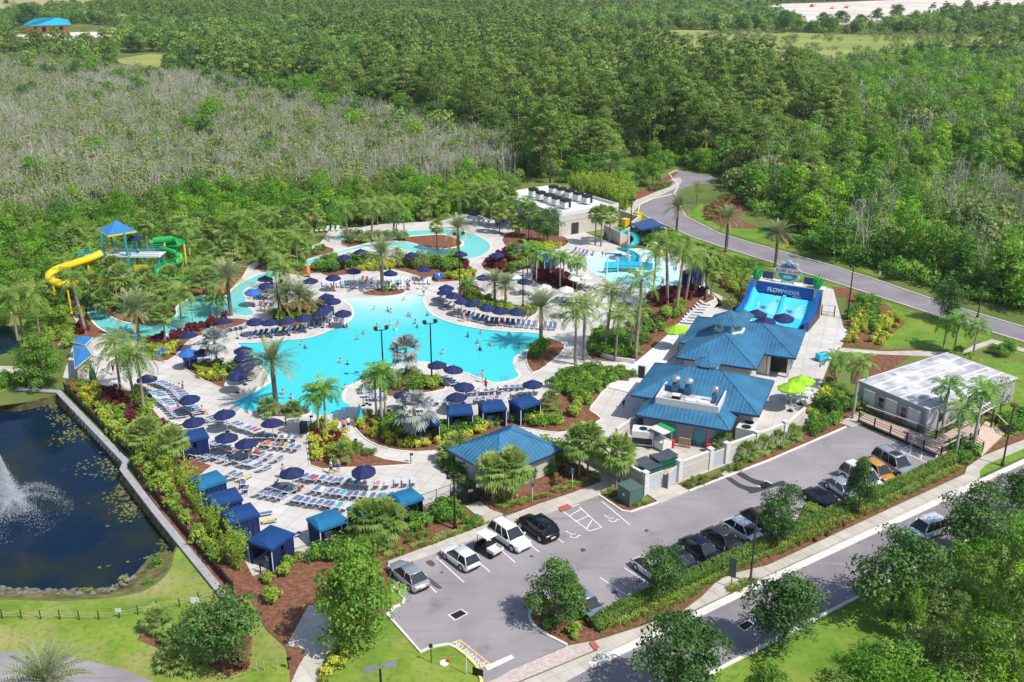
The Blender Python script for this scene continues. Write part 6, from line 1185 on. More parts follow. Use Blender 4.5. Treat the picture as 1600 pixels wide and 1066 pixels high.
def person(px,py,pose,label,dress='trunks',col='blue',skin=None,rz=None,s=1.0,z=None,group=None):
 rr=random.Random(int(px*31+py*17));z=(DECKZ if z is None else z);p=G(px,py,z+(.3 if pose=='wade' else 0));
 if pose=='wade':z=ZW-.98*s
 o=link('person',PM[pose][0],None,(p.x,p.y,z),rr.random()*6.28 if rz is None else rz,s);tag(o,label,'person',group)
 over(o,M[skin or rr.choice(SK[:3])])
 c={'trunks':[1],'swimsuit':[2],'shirt':[1,3]}[dress]
 for k in c:
  q=link(('','swim_trunks','swimsuit','shirt')[k],PM[pose][k],o);over(q,CL[col]if k!=1 or dress!='shirt' else CL[rr.choice(['navy','grey','black'])])
 h=link('hair',PM[pose][4],o)
 if rr.random()<.3:over(h,M['hair_fair'])
 link('eyes',PM[pose][5],o)
 return o
SWIM=[(585,481),(606,484),(611,486),(631,467),(638,492),(641,493),(668,491),(609,506),(622,504),(619,513),(652,510),(649,503),(568,520),(558,528),(731,524),(751,519),(746,535),(766,537),(750,545),(692,551),(471,536),(477,542),(542,509),(589,510),(532,564),(543,567),(442,613),(455,620),(539,605),(811,541)]
cw=['in the shallow beach entry','in the middle of the pool','near the left bank','near the right bank','in the lower left of the pool']
for i,(x,y)in enumerate(SWIM):
 cc=['blue','red','white','black','navy','pink','teal'][i%7];dr=('trunks','swimsuit','shirt','trunks')[i%4]
 nb='shallow beach entry' if y<488 else('tall island lamps' if 500<x<700 and y>500 else('left bank' if x<560 else 'right bank'))
 person(x,y,'wade','%s bather in %s %s wading near the %s'%(ordinal(i)if i<20 else 'later '+ordinal(i-20),cc,dr,nb),dr,cc,s=.95 if i%5 else.8,group='people in the pool')
for px,py,pose,lb,dr,cc,k in[(662,463,'walk','person standing in pale shirt on the pool edge by the beach entry','shirt','white',{}),(637,452,'stand','person in pink top standing before the pale loungers','shirt','pink',{}),(640,454,'stand','person in dark trunks beside the person in pink','trunks','black',{}),(518,741,'walk','person in white walking below the fork planter','shirt','white',{'rz':R(200)}),(529,738,'stand','person in blue trunks standing at the fork planter mulch','trunks','blue',{'rz':R(250)}),(538,675,'walk','person walking in pink on the path by the fork planter','shirt','pink',{'rz':R(-80)}),(545,672,'walk','person walking in white on the path by the fork planter','shirt','white',{'rz':R(-80)}),(448,675,'stand','person in black swimsuit standing by the black waste bin','swimsuit','black',{}),(754,598,'stand','person standing at the pool ladder in teal swimsuit','swimsuit','teal',{}),(759,611,'walk','person in dark red shirt walking to the pool ladder','shirt','red',{}),(522,456,'walk','person in trunks walking at the left end of the pale loungers','trunks','red',{}),(527,506,'stand','person in pink swimsuit at the tip of the left bank','swimsuit','pink',{}),(725,503,'stand','person in pink swimsuit on the right bank kerb','swimsuit','pink',{}),(515,513,'sit','person in black sitting on the left pool kerb','swimsuit','black',{'z':DECKZ-.2}),(946,434,'stand','person in grey shirt standing at the splash pad','shirt','grey',{}),(941,402,'stand','child in red shirt behind the splash pad','shirt','red',{'s':.7}),(946,402,'stand','child in blue trunks behind the splash pad','trunks','blue',{'s':.6}),(926,402,'sit','person in black sitting at the splash pad edge','swimsuit','black',{'z':DECKZ-.3}),(1035,449,'walk','person in pink walking past the splash pad palms','shirt','pink',{}),(1056,427,'walk','child in black running in the splash pad','swimsuit','black',{'s':.7}),(178,586,'walk','person in black walking on the west deck','shirt','black',{}),(1219,511,'stand','lifeguard in red standing before the surf ride','shirt','red',{'rz':R(60)}),(408,487,'stand','person in pink standing at the left lagoon deck','swimsuit','pink',{}),(414,486,'stand','person in trunks standing at the left lagoon deck','trunks','grey',{}),(421,491,'sit','person in white sitting at the left lagoon deck','shirt','white',{}),(391,467,'stand','person in black standing under the brighter blue umbrella','shirt','black',{}),(278,556,'stand','person in dark shirt beside the blue kiosk','shirt','navy',{}),(280,612,'sit','person in white shirt sitting on a left row lounger','shirt','white',{}),(286,610,'sit','person in black swimsuit sitting beside the white shirt','swimsuit','black',{}),(318,648,'sit','sunburnt person in trunks sitting by the lone umbrella','trunks','red',{'skin':'skin_pink'}),(402,712,'sit','person in red sitting under the right umbrella of the pair','swimsuit','red',{}),(974,638,'stand','child in navy standing on the white restaurant terrace','shirt','navy',{'s':.75}),(443,748,'stand','person in grey standing by the umbrella at the front rows','shirt','grey',{}),(430,690,'lie','person in purple lying in the crowded row','swimsuit','navy',{}),(445,690,'lie','person in white lying in the crowded row','shirt','white',{}),(420,699,'lie','person in red lying in the crowded front line','swimsuit','red',{}),(440,701,'lie','person in pink lying in the crowded front line','swimsuit','pink',{}),(362,708,'lie','person in pink lying under the pair of umbrellas','swimsuit','pink',{}),(388,711,'lie','person in grey lying under the pair of umbrellas','shirt','grey',{}),(428,765,'lie','person in blue lying in the second front row','trunks','blue',{}),(470,768,'lie','person lying on a towel left of the second front row','trunks','red',{}),(608,648,'sit','person in black sitting behind the royal palms','swimsuit','black',{}),(686,440,'stand','person in white by the blue towel cart','shirt','white',{}),(580,447,'sit','person in black sitting before the pale loungers','trunks','black',{}),(622,450,'sit','person in navy crouching before the pale loungers','shirt','navy',{}),(215,537,'wade','person on a red tube in the lazy river','trunks','red',{}),(205,520,'wade','person floating in the lazy river','trunks','blue',{}),(640,665,'sit','person resting beside the crescent silver palm','shirt','grey',{})]:
 person(px,py,pose,lb,dr,cc,**k)
# ---------- building materials ----------
M['roof_blue']=shade_mat('blue_metal_roof',(.034,.150,.275),.42,var=.28,scale=.35,spec=.5);M['highlit_roof_rib']=shade_mat('highlit_roof_rib',(.10,.26,.38),.4);M['hut_blue']=shade_mat('hut_roof',(.02,.17,.48),.4,var=.1)  # ribs are a paler blue: the seam highlights are put into their colour
M['stucco']=shade_mat('stucco',(.50,.465,.41),.85,var=.07,scale=1.5);M['white_trim']=shade_mat('white_trim',(.62,.61,.59),.6,var=.05);M['grey_siding']=shade_mat('grey_siding',(.36,.35,.37),.75,var=.06,scale=2,stretch=(1,1,6))
M['glass']=shade_mat('window_glass',(.02,.03,.04),.08,spec=.8,var=.2);M['dark_open']=shade_mat('dark_interior',(.035,.03,.028),.8,var=.4,scale=1);M['fascia']=shade_mat('fascia',(.02,.05,.12),.5)
M['membrane']=mix_into(mat('membrane_roof',(.36,.345,.375),.8,col2=(.60,.59,.61),scale=.45,detail=9,lo=.40,hi=.58),(.25,.24,.28),.5,.52,.66,8);M['seam']=shade_mat('roof_seam',(.66,.66,.66),.7,var=.08)
M['steel']=shade_mat('bright_steel',(.62,.62,.63),.3,metal=.8,var=.1);M['ac_white']=shade_mat('unit_casing',(.62,.61,.58),.6,var=.06);M['ac_black']=shade_mat('unit_grille',(.015,.016,.02),.6,var=.3);M['yellow_p']=shade_mat('yellow_plastic',(.75,.52,.015),.35,var=.06);M['green_p']=shade_mat('green_plastic',(.020,.34,.075),.3,var=.06,scale=1)
M['teal_p']=shade_mat('teal_plastic',(.03,.34,.38),.4,var=.12);M['green_box']=shade_mat('green_steel',(.075,.135,.115),.5,var=.12);M['wood']=shade_mat('timber',(.42,.27,.16),.8,var=.25,scale=3);M['plank']=shade_mat('deck_plank',(.46,.33,.27),.85,var=.18,scale=1.2,stretch=(1,8,1));M['flow_blue']=shade_mat('ride_blue',(.01,.10,.40),.35,var=.06);M['cyan_pad']=shade_mat('ride_pad',(.04,.50,.72),.4,var=.08);M['foam']=shade_mat('foam',(.22,.64,.76),.6,var=.1,scale=3)
M['navy_panel']=shade_mat('navy_panel',(.03,.07,.22),.35,var=.1);M['paver_step']=shade_mat('step_paver',(.55,.42,.34),.85,var=.12,scale=3);M['red_p']=shade_mat('red_plastic',(.5,.02,.02),.45,var=.1)
def roof_face(b,pts,step=.48,seam=True):
 P=[Vector(p)for p in pts];n=(P[1]-P[0]).cross(P[2]-P[0]).normalized()
 if n.z<0:P=P[::-1];n=-n
 b.poly(P)
 h=Vector((0,0,1)).cross(n)
 if not seam or h.length<1e-3:return
 h.normalize();s=n.cross(h);q=[(p.dot(h),p.dot(s))for p in P];lo,hi=min(a for a,_ in q),max(a for a,_ in q);base=P[0]-h*P[0].dot(h)-s*P[0].dot(s);x=lo+step*.6
 while x<hi:
  ys=[]
  for i in range(len(q)):
   (x0,y0),(x1,y1)=q[i],q[(i+1)%len(q)]
   if(x0<=x)!=(x1<=x):ys.append(y0+(y1-y0)*(x-x0)/(x1-x0))
  b.cur=1
  if len(ys)==2:b.bar(base+h*x+s*ys[0]+n*.02,base+h*x+s*ys[1]+n*.02,.05,.05)
  x+=step
 b.cur=0
def hip(t,c,ze,a,d,zr,name='roof',m='roof_blue',over=None):
 """hip roof on eave corners c; ridge ends a, d; plus ridge caps and fascia"""
 C=[Vector((*p[:2],ze))for p in c];A,D=Vector((*a[:2],zr)),Vector((*d[:2],zr));b=MB()
 roof_face(b,[C[0],C[1],D,A]if over else[C[0],C[1],A]if(A-D).length<.1 else[C[0],C[1],D,A]);roof_face(b,[C[1],C[2],D]);roof_face(b,[C[2],C[3],A,D]if(A-D).length>.1 else[C[2],C[3],A]);roof_face(b,[C[3],C[0],A])
 for p,q in((C[0],A),(C[1],D),(C[2],D),(C[3],A),(A,D)):
  if(p-q).length>.1:b.bar(p+Vector((0,0,.03)),q+Vector((0,0,.03)),.14,.06)
 r=b.build(name,[M[m],M['highlit_roof_rib' if m=='roof_blue' else m]],t);f=MB()
 for i in range(4):f.bar(C[i]-Vector((0,0,.12)),C[(i+1)%4]-Vector((0,0,.12)),.1,.2)
 f.prism([(p.x,p.y)for p in C],ze-.16,ze-.12,True);f.build('fascia',M['fascia'],r);return r
def rect(fl,fr,br,z):
 A,B_,C=G(*fl,z),G(*fr,z),G(*br,z);u=(B_-A).normalized();w=(B_-A).length;v=Vector((-u.y,u.x,0));d=(C-B_).dot(v);return A,u,v,w,d
def at(A,u,v,x,y,z=0.0):p=A+u*x+v*y;return Vector((p.x,p.y,z))
def rc(A,u,v,x0,x1,y0,y1):return[at(A,u,v,x0,y0),at(A,u,v,x1,y0),at(A,u,v,x1,y1),at(A,u,v,x0,y1)]
def wallbox(t,c,z0,z1,m='stucco',name='wall'):b=MB();b.prism([(p.x,p.y)for p in c],z0,z1);return b.build(name,M[m],t)
def cupola(t,p,z,r,h,rh):
 k=t;b=MB()
 n=8;b.lathe([(r*.72,-.9),(r*.72,h)],n,(p.x,p.y,z));b.lathe([(r*.8,-.06),(r*.8,.08)],n,(p.x,p.y,z));c=b.build('cupola',M['white_trim'],k)
 for i in range(n):
  g=MB();a=(i+.5)*2*math.pi/n;ap=r*.72*math.cos(math.pi/n)+.01;g.cbox((p.x+ap*math.cos(a),p.y+ap*math.sin(a),z+h*.55),(.02,r*.36,h*.5),a);g.build('louvre',M['teal_p'],c)
 R_=MB();top=Vector((p.x,p.y,z+h+rh));ring=[Vector((p.x+r*math.cos(i*2*math.pi/n),p.y+r*math.sin(i*2*math.pi/n),z+h))for i in range(n)]
 for i in range(n):roof_face(R_,[ring[i],ring[(i+1)%n],top],.35);R_.bar(ring[i]+Vector((0,0,.02)),top,.07,.05)
 R_.tube([top,top+Vector((0,0,.7))],.04,6);R_.build('cupola_roof',[M['roof_blue'],M['highlit_roof_rib']],c)
 s=MB();s.lathe([(r*.97,-.06),(r*.97,-.01)],n,(p.x,p.y,z+h));s.build('soffit',M['white_trim'],c)
# ---------- the upper restaurant ----------
A,u,v,w,d=rect((1056,558),(1182,577),(1218,526),3.5);ze=3.5
t=thing('restaurant','upper blue roofed restaurant with big octagonal cupola before the surf ride','restaurant',(0,0,0))
wallbox(t,rc(A,u,v,.9,w-.9,.9,d+1),0,ze-.15)
hip(t,rc(A,u,v,0,w,0,d),ze,at(A,u,v,w/2,w*.46),at(A,u,v,w/2,d-w*.30),ze+w*.235)if False else None
b=MB();C=[at(A,u,v,*q,ze)for q in((0,0),(w,0),(w,d),(0,d))];zr=ze+w*.22;P0=at(A,u,v,w/2,w*.47,zr);P1=at(A,u,v,w/2,d*.86,zr)
roof_face(b,[C[0],C[1],P0]);roof_face(b,[C[1],C[2],P1,P0]);roof_face(b,[C[2],C[3],P1]);roof_face(b,[C[3],C[0],P0,P1])
for p,q in((C[0],P0),(C[1],P0),(C[2],P1),(C[3],P1),(P0,P1)):b.bar(p+Vector((0,0,.03)),q+Vector((0,0,.03)),.14,.06)
r=b.build('roof',[M['roof_blue'],M['highlit_roof_rib']],t);f=MB()
for i in range(4):f.bar(C[i]-Vector((0,0,.12)),C[(i+1)%4]-Vector((0,0,.12)),.1,.2)
f.prism([(p.x,p.y)for p in C],ze-.16,ze-.12,True);f.build('fascia',M['fascia'],r)
cupola(t,at(A,u,v,w/2,d*.62),zr-.35,2.6,1.25,1.35)
A2,u2,v2,w2,d2=rect((1062,535),(1243,560),(1270,518),3.3);z2=3.3
wallbox(t,rc(A2,u2,v2,.9,w2-3.6,.9,d2-.9),0,z2-.14);wallbox(t,rc(A2,u2,v2,w2-3.6,w2-.8,2.4,d2-.9),0,z2-.14)
b=MB();b.prism([(p.x,p.y)for p in rc(A2,u2,v2,w2-3.3,w2-1.0,2.33,2.37)],.15,2.6);b.build('opening',M['dark_open'],t)
b=MB()
for x in(w2-3.5,w2-1.0):b.prism([(p.x,p.y)for p in rc(A2,u2,v2,x,x+.35,.8,1.15)],0,z2-.1)
b.prism([(p.x,p.y)for p in rc(A2,u2,v2,w2-3.6,w2-.6,.75,1.2)],z2-.5,z2-.13);b.build('porch_columns',M['white_trim'],t)
b=MB()
for y in(3,5,7):b.prism([(p.x,p.y)for p in rc(A2,u2,v2,w2-.8,w2-.7,y,y+1.4)],.4,2.7)
b.build('shutter_panels',M['roof_blue'],t)
hip(t,rc(A2,u2,v2,0,w2,0,d2),z2,at(A2,u2,v2,d2*.48,d2*.5),at(A2,u2,v2,w2-d2*.48,d2*.5),z2+d2*.2,'rear_roof')
cupola(t,at(A2,u2,v2,w2*.45,d2*.75),z2+1.3,1.6,.7,.9)
# ---------- the front restaurant with its kitchen ----------
A,u,v,w,d=rect((986,617),(1186,650),(1220,597),3.5)
t=thing('restaurant','front blue roofed restaurant with roof vents and sunken roof well above the service yard','restaurant',(0,0,0))
wallbox(t,rc(A,u,v,.9,w-.9,.9,d-.9),0,3.36)
hip(t,rc(A,u,v,0,w,0,d),3.5,at(A,u,v,w*.37,d*.5),at(A,u,v,w*.63,d*.5),3.5+d*.24)
cupola(t,at(A,u,v,w*.5,d*.62),3.5+d*.21,1.65,.55,.75)
K,ku,kv,kw,kd=rect((993,648),(1141,673),(1156,651),3.0)
KF=lambda x,y,z=0.0:at(K,ku,kv,x,y,z);kd=6.5
wallbox(t,[KF(.7,.9),KF(kw-.7,.9),KF(kw-.7,kd),KF(.7,kd)],0,2.9,'grey_siding','kitchen_wall')
b=MB();i1=1.7;O=[KF(0,0,3.0),KF(kw,0,3.0),KF(kw,kd,3.0),KF(0,kd,3.0)];I=[KF(i1,i1,3.95),KF(kw-i1,i1,3.95),KF(kw-i1,kd,3.95),KF(i1,kd,3.95)]
for p in((O[0],O[1],I[1],I[0]),(O[1],O[2],I[2],I[1]),(O[3],O[0],I[0],I[3])):roof_face(b,p)
for p,q in((O[0],I[0]),(O[1],I[1])):b.bar(p+Vector((0,0,.03)),q+Vector((0,0,.03)),.14,.06)
r=b.build('skirt_roof',[M['roof_blue'],M['highlit_roof_rib']],t);f=MB()
for p,q in((O[0],O[1]),(O[1],O[2]),(O[3],O[0])):f.bar(p-Vector((0,0,.12)),q-Vector((0,0,.12)),.1,.2)
f.prism([(p.x,p.y)for p in O],2.84,2.88,True);f.build('fascia',M['fascia'],r)
b=MB();i2=i1+.05;b.prism([(p.x,p.y)for p in(KF(i2,i2),KF(kw-i2,i2),KF(kw-i2,i2+.2),KF(i2,i2+.2))],3.8,4.75);b.prism([(p.x,p.y)for p in(KF(i2,i2+.2),KF(i2+.2,i2+.2),KF(i2+.2,kd),KF(i2,kd))],3.8,4.748);b.prism([(p.x,p.y)for p in(KF(kw-i2-.2,i2+.2),KF(kw-i2,i2+.2),KF(kw-i2,kd),KF(kw-i2-.2,kd))],3.8,4.748);b.build('parapet',M['white_trim'],t)
b=MB();b.prism([(p.x,p.y)for p in(KF(i2+.2,i2+.2),KF(kw-i2-.2,i2+.2),KF(kw-i2-.2,kd-1.2),KF(i2+.2,kd-1.2))],3.7,4.15);b.build('flat_roof',M['membrane'],t)
ka=math.atan2(ku.y,ku.x)
b=MB();q=KF(kw*.36,3.0);b.cbox((q.x,q.y,4.5),(.9,.8,.7),ka);b.build('condenser',M['ac_black'],t);b=MB();b.cbox((q.x,q.y,4.87),(.95,.85,.05),ka);
for x in(.52,.66):q=KF(kw*x,3.0);b.cbox((q.x,q.y,4.35),(1.2,.9,.4),ka)
b.build('rooftop_unit',M['ac_white'],t)
for i,px in enumerate([(1056,603),(1076,607),(1117,620)]):
 q=G(*px,4.9);s=(1,1,.75)[i];v_=MB();v_.cbox((q.x,q.y,4.8),(.8*s,.8*s,.9),ka);k=v_.build('vent_curb',M['roof_blue'],t);v_=MB();v_.smooth=True;v_.lathe([(.3*s,0),(.3*s,.4),(.5*s,.42),(.52*s,.75),(.35*s,.95),(0,1.0)],14,(q.x,q.y,5.2));v_.build('exhaust_vent',M['steel'],k)
b=MB()
for x,w_,z0,z1,m in((2.2,1.0,.05,2.1,0),(3.5,1.0,.05,2.1,0),(6.6,.9,.05,2.1,0)):b.prism([(p.x,p.y)for p in(KF(x,.84),KF(x+w_,.84),KF(x+w_,.9),KF(x,.9))],z0,z1)
b.build('service_doors',M['teal_p'],t)
b=MB();px=[(947,604),(1000,560),(1050,520),(1093,524),(1040,566),(1010,590),(985,614)];W_=W(px,.25);b.prism([(p.x,p.y)for p in W_],.1,.25)
tag(b.build('boardwalk',shade_mat('white_board',(.66,.65,.64),.7,var=.12,scale=.8,stretch=(1,6,1))),kind='structure')
t=thing('ramp_wall','low white wall edging the ramp before the hedge','wall',(0,0,0));b=MB();strip(b,L([(940,560),(962,566),(992,570)]),.22,0,.75);b.build('wall',M['white_trim'],t)
for px,lb in(([(1006,580),(1006,590)],'dark service column by the white ramp'),):
 q=G(1003,592);t=thing('drink_machine','dark cold drink cabinet at the left corner of the front restaurant','drink cabinet',q);b=MB();b.cbox((0,0,1.0),(1.0,.8,2.0),ka);b.build('case',M['white_trim'],t);b=MB();b.cbox((0,0,1.05),(.82,.84,1.7),ka);b.build('door',M['black'],t)
# ---------- service yard ----------
slabs('yard_paving',[W([(912,718),(1000,768),(1007,773),(1060,754),(1133,726),(1224,690),(1262,655),(1200,640),(1010,640),(962,690)],.12)],0,.118,M['concrete'])
def yard_wall(px,label,H_=2.35,pillars=True,seg=True):
 t=thing('yard_wall',label,'wall',(0,0,0));P=W(px,0);b=MB();strip(b,[(p.x,p.y)for p in P],.24,0,H_-.15);b.build('wall',M['stucco'],t);b=MB();strip(b,[(p.x,p.y)for p in P],.34,H_-.15,H_);strip(b,[(p.x,p.y)for p in P],.28,H_-.75,H_-.68);b.build('wall_cap',M['white_trim'],t)
 if pillars:
  for p in P:b=MB();b.cbox((p.x,p.y,H_/2+.08),(.52,.52,H_+.16),ka+R(57));b.cbox((p.x,p.y,H_+.2),(.62,.62,.1),ka+R(57));b.build('pillar',M['white_trim'],t)
yard_wall([(1060,753),(1108,734)],'short white wall between the two yard gates');yard_wall([(1133,725),(1180,707),(1224,690)],'long white wall between yard and parking lot with three pillars');yard_wall([(1007,772),(960,745),(914,719)],'shaded yard wall along the side footpath',pillars=False);yard_wall([(962,696),(1012,662)],'white wall at the terrace side of the yard',2.1,False)
yard_wall([(1224,690),(1255,662)],'grey wall end beside the shrubs',2.1,False)
q=G(1007,772);t=thing('gate_pillar','white pillar at the left side of the bin yard gate','pillar',q);b=MB();b.cbox((0,0,1.25),(.55,.55,2.5),R(34));b.cbox((0,0,2.55),(.65,.65,.1),R(34));b.build('shaft',M['white_trim'],t)
def gate(a,c,label,H_=2.0):
 A_,C_=G(*a),G(*c);t=thing('yard_gate',label,'gate',A_,math.atan2(C_.y-A_.y,C_.x-A_.x));Lg=(C_-A_).length;b=MB();b.box(0,Lg,-.03,.03,.15,H_);b.build('panel',shade_mat('gate_grey',(.45,.46,.50),.5,var=.08),t);b=MB()
 for x in(.06,Lg-.06):b.box(x-.05,x+.05,-.05,.05,.1,H_+.05)
 b.box(0,Lg,-.045,.045,H_-.08,H_+.02);b.build('gate_frame',M['ac_white'],t)
gate((1012,770),(1034,762),'grey gate leaf standing closed by the transformer box');gate((1043,766),(1056,754),'grey gate leaf swung open at the bin yard');gate((1112,733),(1129,727),'narrow grey gate at the striped yard crossing')
def skip(px,rz,label,m,lid,sx=1.7,sy=2.6,h=1.35):
 t=thing('dumpster',label,'waste container',G(*px,.12),rz);b=MB();b.loft([[(-sx/2+.15,-sy/2,.1),(sx/2-.15,-sy/2,.1),(sx/2-.15,sy/2,.1),(-sx/2+.15,sy/2,.1)],[(-sx/2,-sy/2,h-.2),(sx/2,-sy/2,h-.2),(sx/2,sy/2,h),(-sx/2,sy/2,h)]]);b.build('bin',M[m],t)
 for s in(-1,1):b=MB();b.add([(-sx/2-.05,s*.03,h-.1),(sx/2+.05,s*.03,h-.1),(sx/2+.05,s*(sy/2+.05),h+.08),(-sx/2-.05,s*(sy/2+.05),h+.06)],[(0,1,2,3)]);b.build('lid',M[lid],t)
 b=MB();b.bar((-sx/2-.05,-sy/2+.3,h*.6),(-sx/2-.05,sy/2-.3,h*.6),.12);b.bar((sx/2,-sy/2+.3,h*.6),(sx/2,sy/2-.3,h*.6),.12);b.build('side_rail',M[m],t)
M['bin_green']=shade_mat('bin_green',(.008,.12,.06),.5,var=.15);M['lid_grey']=shade_mat('bin_lid',(.07,.075,.09),.5,var=.2)
skip((1036,729),R(122),'green dumpster with open dark lids in the yard','bin_green','lid_grey');skip((1012,742),R(34),'dumpster with long grey lid beside the yard gate','bin_green','lid_grey')
t=thing('food_cart','white food cart with grass green canopy in the yard','cart',G(1033,700,.12),ka+R(60));b=MB();b.box(-.7,.7,-.9,.9,.15,1.05);b.build('counter',M['white_trim'],t);b=MB()
for x in(-.65,.65):
 for y in(-.85,.85):b.bar((x,y,1),(x,y,2.3),.07)
b.build('posts',M['wood'],t);b=MB();b.box(-.95,.2,-1.1,1.1,2.3,2.38);b.build('canopy',M['ac_white'],t);b=MB();b.box(.25,.9,-1.1,1.1,2.3,2.45);b.build('grass_canopy',M['green_p'],t)
t=thing('pallet_stack','wooden pallets leaning on the kitchen wall','pallets',G(1069,699,.12),ka);b=MB()
for x in range(5):b.box(-.6+x*.28,-.45+x*.28,-.1,-.05,0,1.15)
for z in(.05,.55,1.05):b.box(-.6,.68,-.05,.05,z,z+.1)
b.build('slats',M['wood'],t)
for px,m,lb,r_ in(((1053,727),'black','black round waste bin beside the green dumpster',.38),((1050,699),'red_p','red bin beside the food cart',.3),((1106,706),'red_p','red bin beside the banana plant',.3)):
 t=thing('waste_bin',lb,'waste bin',G(*px,.12));b=MB();b.lathe([(r_*.85,0),(r_,.85)],14);b.build('body',M[m],t);b=MB();b.lathe([(r_*1.06,.85),(r_*1.04,.93),(.05,.98)],14);b.build('lid',M[m],t)
def hvac(px,sx,sy,h,rz,label,fans=2,z=.12):
 t=thing('cooling_unit',label,'air conditioner',G(*px,z),rz);b=MB();b.box(-sx/2,sx/2,-sy/2,sy/2,.25,h);b.build('casing',M['ac_white'],t);b=MB();b.box(-sx/2+.1,sx/2-.1,-sy/2-.03,sy/2+.03,.4,h*.6);b.box(-sx/2+.05,sx/2-.05,-sy/2+.1,sy/2-.1,0,.25);b.build('grille',M['ac_black'],t);b=MB()
 for i in range(fans):b.lathe([(min(sx,sy)*.27,0),(min(sx,sy)*.27,.05)],16,((i-(fans-1)/2)*sx/max(fans,1),0,h))
 b.build('fan',M['ac_black'],t)
hvac((1166,690),2.6,2.0,2.1,ka+R(85),'tall pale cooling unit with two roof fans at the kitchen corner');hvac((1004,694),2.4,1.7,1.9,ka+R(10),'pale boxy cooling unit at the left side of the yard',1)
t=thing('equipment_rack','dark wire rack on wheels by the kitchen wall','rack',G(1092,696,.12),ka);b=MB()
for x in(-.7,0,.7):b.bar((x,0,.1),(x,0,1.9),.05);b.bar((x,.5,.1),(x,.5,1.9),.05)
for z in(.2,.8,1.4,1.9):b.box(-.7,.7,0,.5,z,z+.03)
b.build('shelves',M['dark_metal'],t);b=MB()
for x in(-.6,.6):b.tube([(x+.25*math.cos(a),-.1,.28+.25*math.sin(a))for a in np.linspace(0,6.28,13)],.03,5)
b.build('wheels',M['black'],t)
palm(Uk,1128,702,676,'beside the narrow yard gate',1.0,z0=.12)
t=thing('transformer_box','green steel transformer box at the corner of the parking lot','transformer',G(984,783,.05),R(-56));b=MB();b.box(-.95,.95,-.85,.85,0,1.75);b.build('case',M['green_box'],t);b=MB();b.box(-1.0,1.0,-.9,.9,1.75,1.83);b.build('lid',M['green_box'],t);b=MB();b.box(-.13,.13,-.87,-.85,.9,1.15);b.box(.851,.87,-.13,.13,.9,1.15);b.build('warning_label',M['white_paint'],t)
# ---------- lone pavilion ----------
Lp,Fp,Rp=G(717,695,2.8),G(776,746,2.8),G(880,702,2.8);u=(Rp-Fp).normalized();v=Vector((-u.y,u.x,0));w,d=(Rp-Fp).length,(Lp-Fp).dot(v)
t=thing('pavilion','small square blue hip roofed pavilion by the side footpath','pavilion',(0,0,0));wallbox(t,rc(Fp,u,v,.6,w-.6,.6,d-.6),0,2.66,'stucco');hip(t,rc(Fp,u,v,0,w,0,d),2.8,at(Fp,u,v,w*.42,d*.5),at(Fp,u,v,w*.58,d*.5),2.8+min(w,d)*.26);b=MB();b.prism([(p.x,p.y)for p in rc(Fp,u,v,.56,.6,1.2,2.3)],0,2.1);b.prism([(p.x,p.y)for p in rc(Fp,u,v,.56,.6,3.4,4.5)],0,2.1);b.build('door',M['grey_siding'],t)
# ---------- grey cabin with its ramp ----------
F_,L_,R_=G(1452,641,3.3),G(1336,597,3.3),G(1591,591,3.3);u=(R_-F_).normalized();v=Vector((-u.y,u.x,0));w,d=(R_-F_).length,(L_-F_).dot(v);CB_=lambda x,y,z=0.0:at(F_,u,v,x,y,z)
t=thing('cabin','long grey sided cabin with weathered white flat roof beside the parking lot','cabin',(0,0,0));wallbox(t,rc(F_,u,v,.12,w-.12,.12,d-.12),.2,3.2,'grey_siding');b=MB();b.prism([(p.x,p.y)for p in rc(F_,u,v,0,w,0,d)],3.2,3.34);rf=b.build('roof',M['membrane'],t)
b=MB()
for k in(.0,.2,.4,.6,.8,1.0):b.prism([(p.x,p.y)for p in rc(F_,u,v,0,w,max(0,k*d-.12),min(d,k*d+.12))],3.34,3.37)
for k in(0,.55,1):b.prism([(p.x,p.y)for p in rc(F_,u,v,max(0,k*w-.1),min(w,k*w+.1),.13,d-.13)],3.34,3.366)
b.build('roof_seam',M['seam'],rf)
for y in(d*.17,d*.49,d*.81):
 b=MB();b.prism([(p.x,p.y)for p in rc(F_,u,v,-.25,.12,y-.75,y+.75)],.75,2.75);b.build('storm_shutter',M['white_trim'],t)
for y in(d*.33,d*.65):
 b=MB();b.prism([(p.x,p.y)for p in rc(F_,u,v,.06,.12,y-.5,y+.5)],1.0,2.45);f=b.build('window',M['white_trim'],t);b=MB()
 for z0,z1 in((1.1,1.68),(1.76,2.36)):b.prism([(p.x,p.y)for p in rc(F_,u,v,.04,.06,y-.38,y+.38)],z0,z1)
 b.build('pane',M['glass'],f)
b=MB();b.prism([(p.x,p.y)for p in rc(F_,u,v,2.2,3.0,.06,.12)],1.1,2.4);f=b.build('window',M['white_trim'],t);b=MB();b.prism([(p.x,p.y)for p in rc(F_,u,v,2.28,2.92,.04,.06)],1.2,2.3);b.build('pane',M['glass'],f)
b=MB();b.prism([(p.x,p.y)for p in rc(F_,u,v,.02,.12,.02,.3)],.2,3.2);b.prism([(p.x,p.y)for p in rc(F_,u,v,.12,.4,.02,.12)],.2,3.2);b.build('corner_trim',M['white_trim'],t)
t=thing('access_ramp','timber access ramp and landing with dark railing along the cabin','ramp',(0,0,0))
RP=[(1342,655),(1352,646),(1462,685),(1495,667),(1510,654),(1532,664),(1528,688),(1515,688),(1470,711)];b=MB();b.prism([(p.x,p.y)for p in W(RP,.55)],.38,.55);b.build('decking',M['plank'],t)
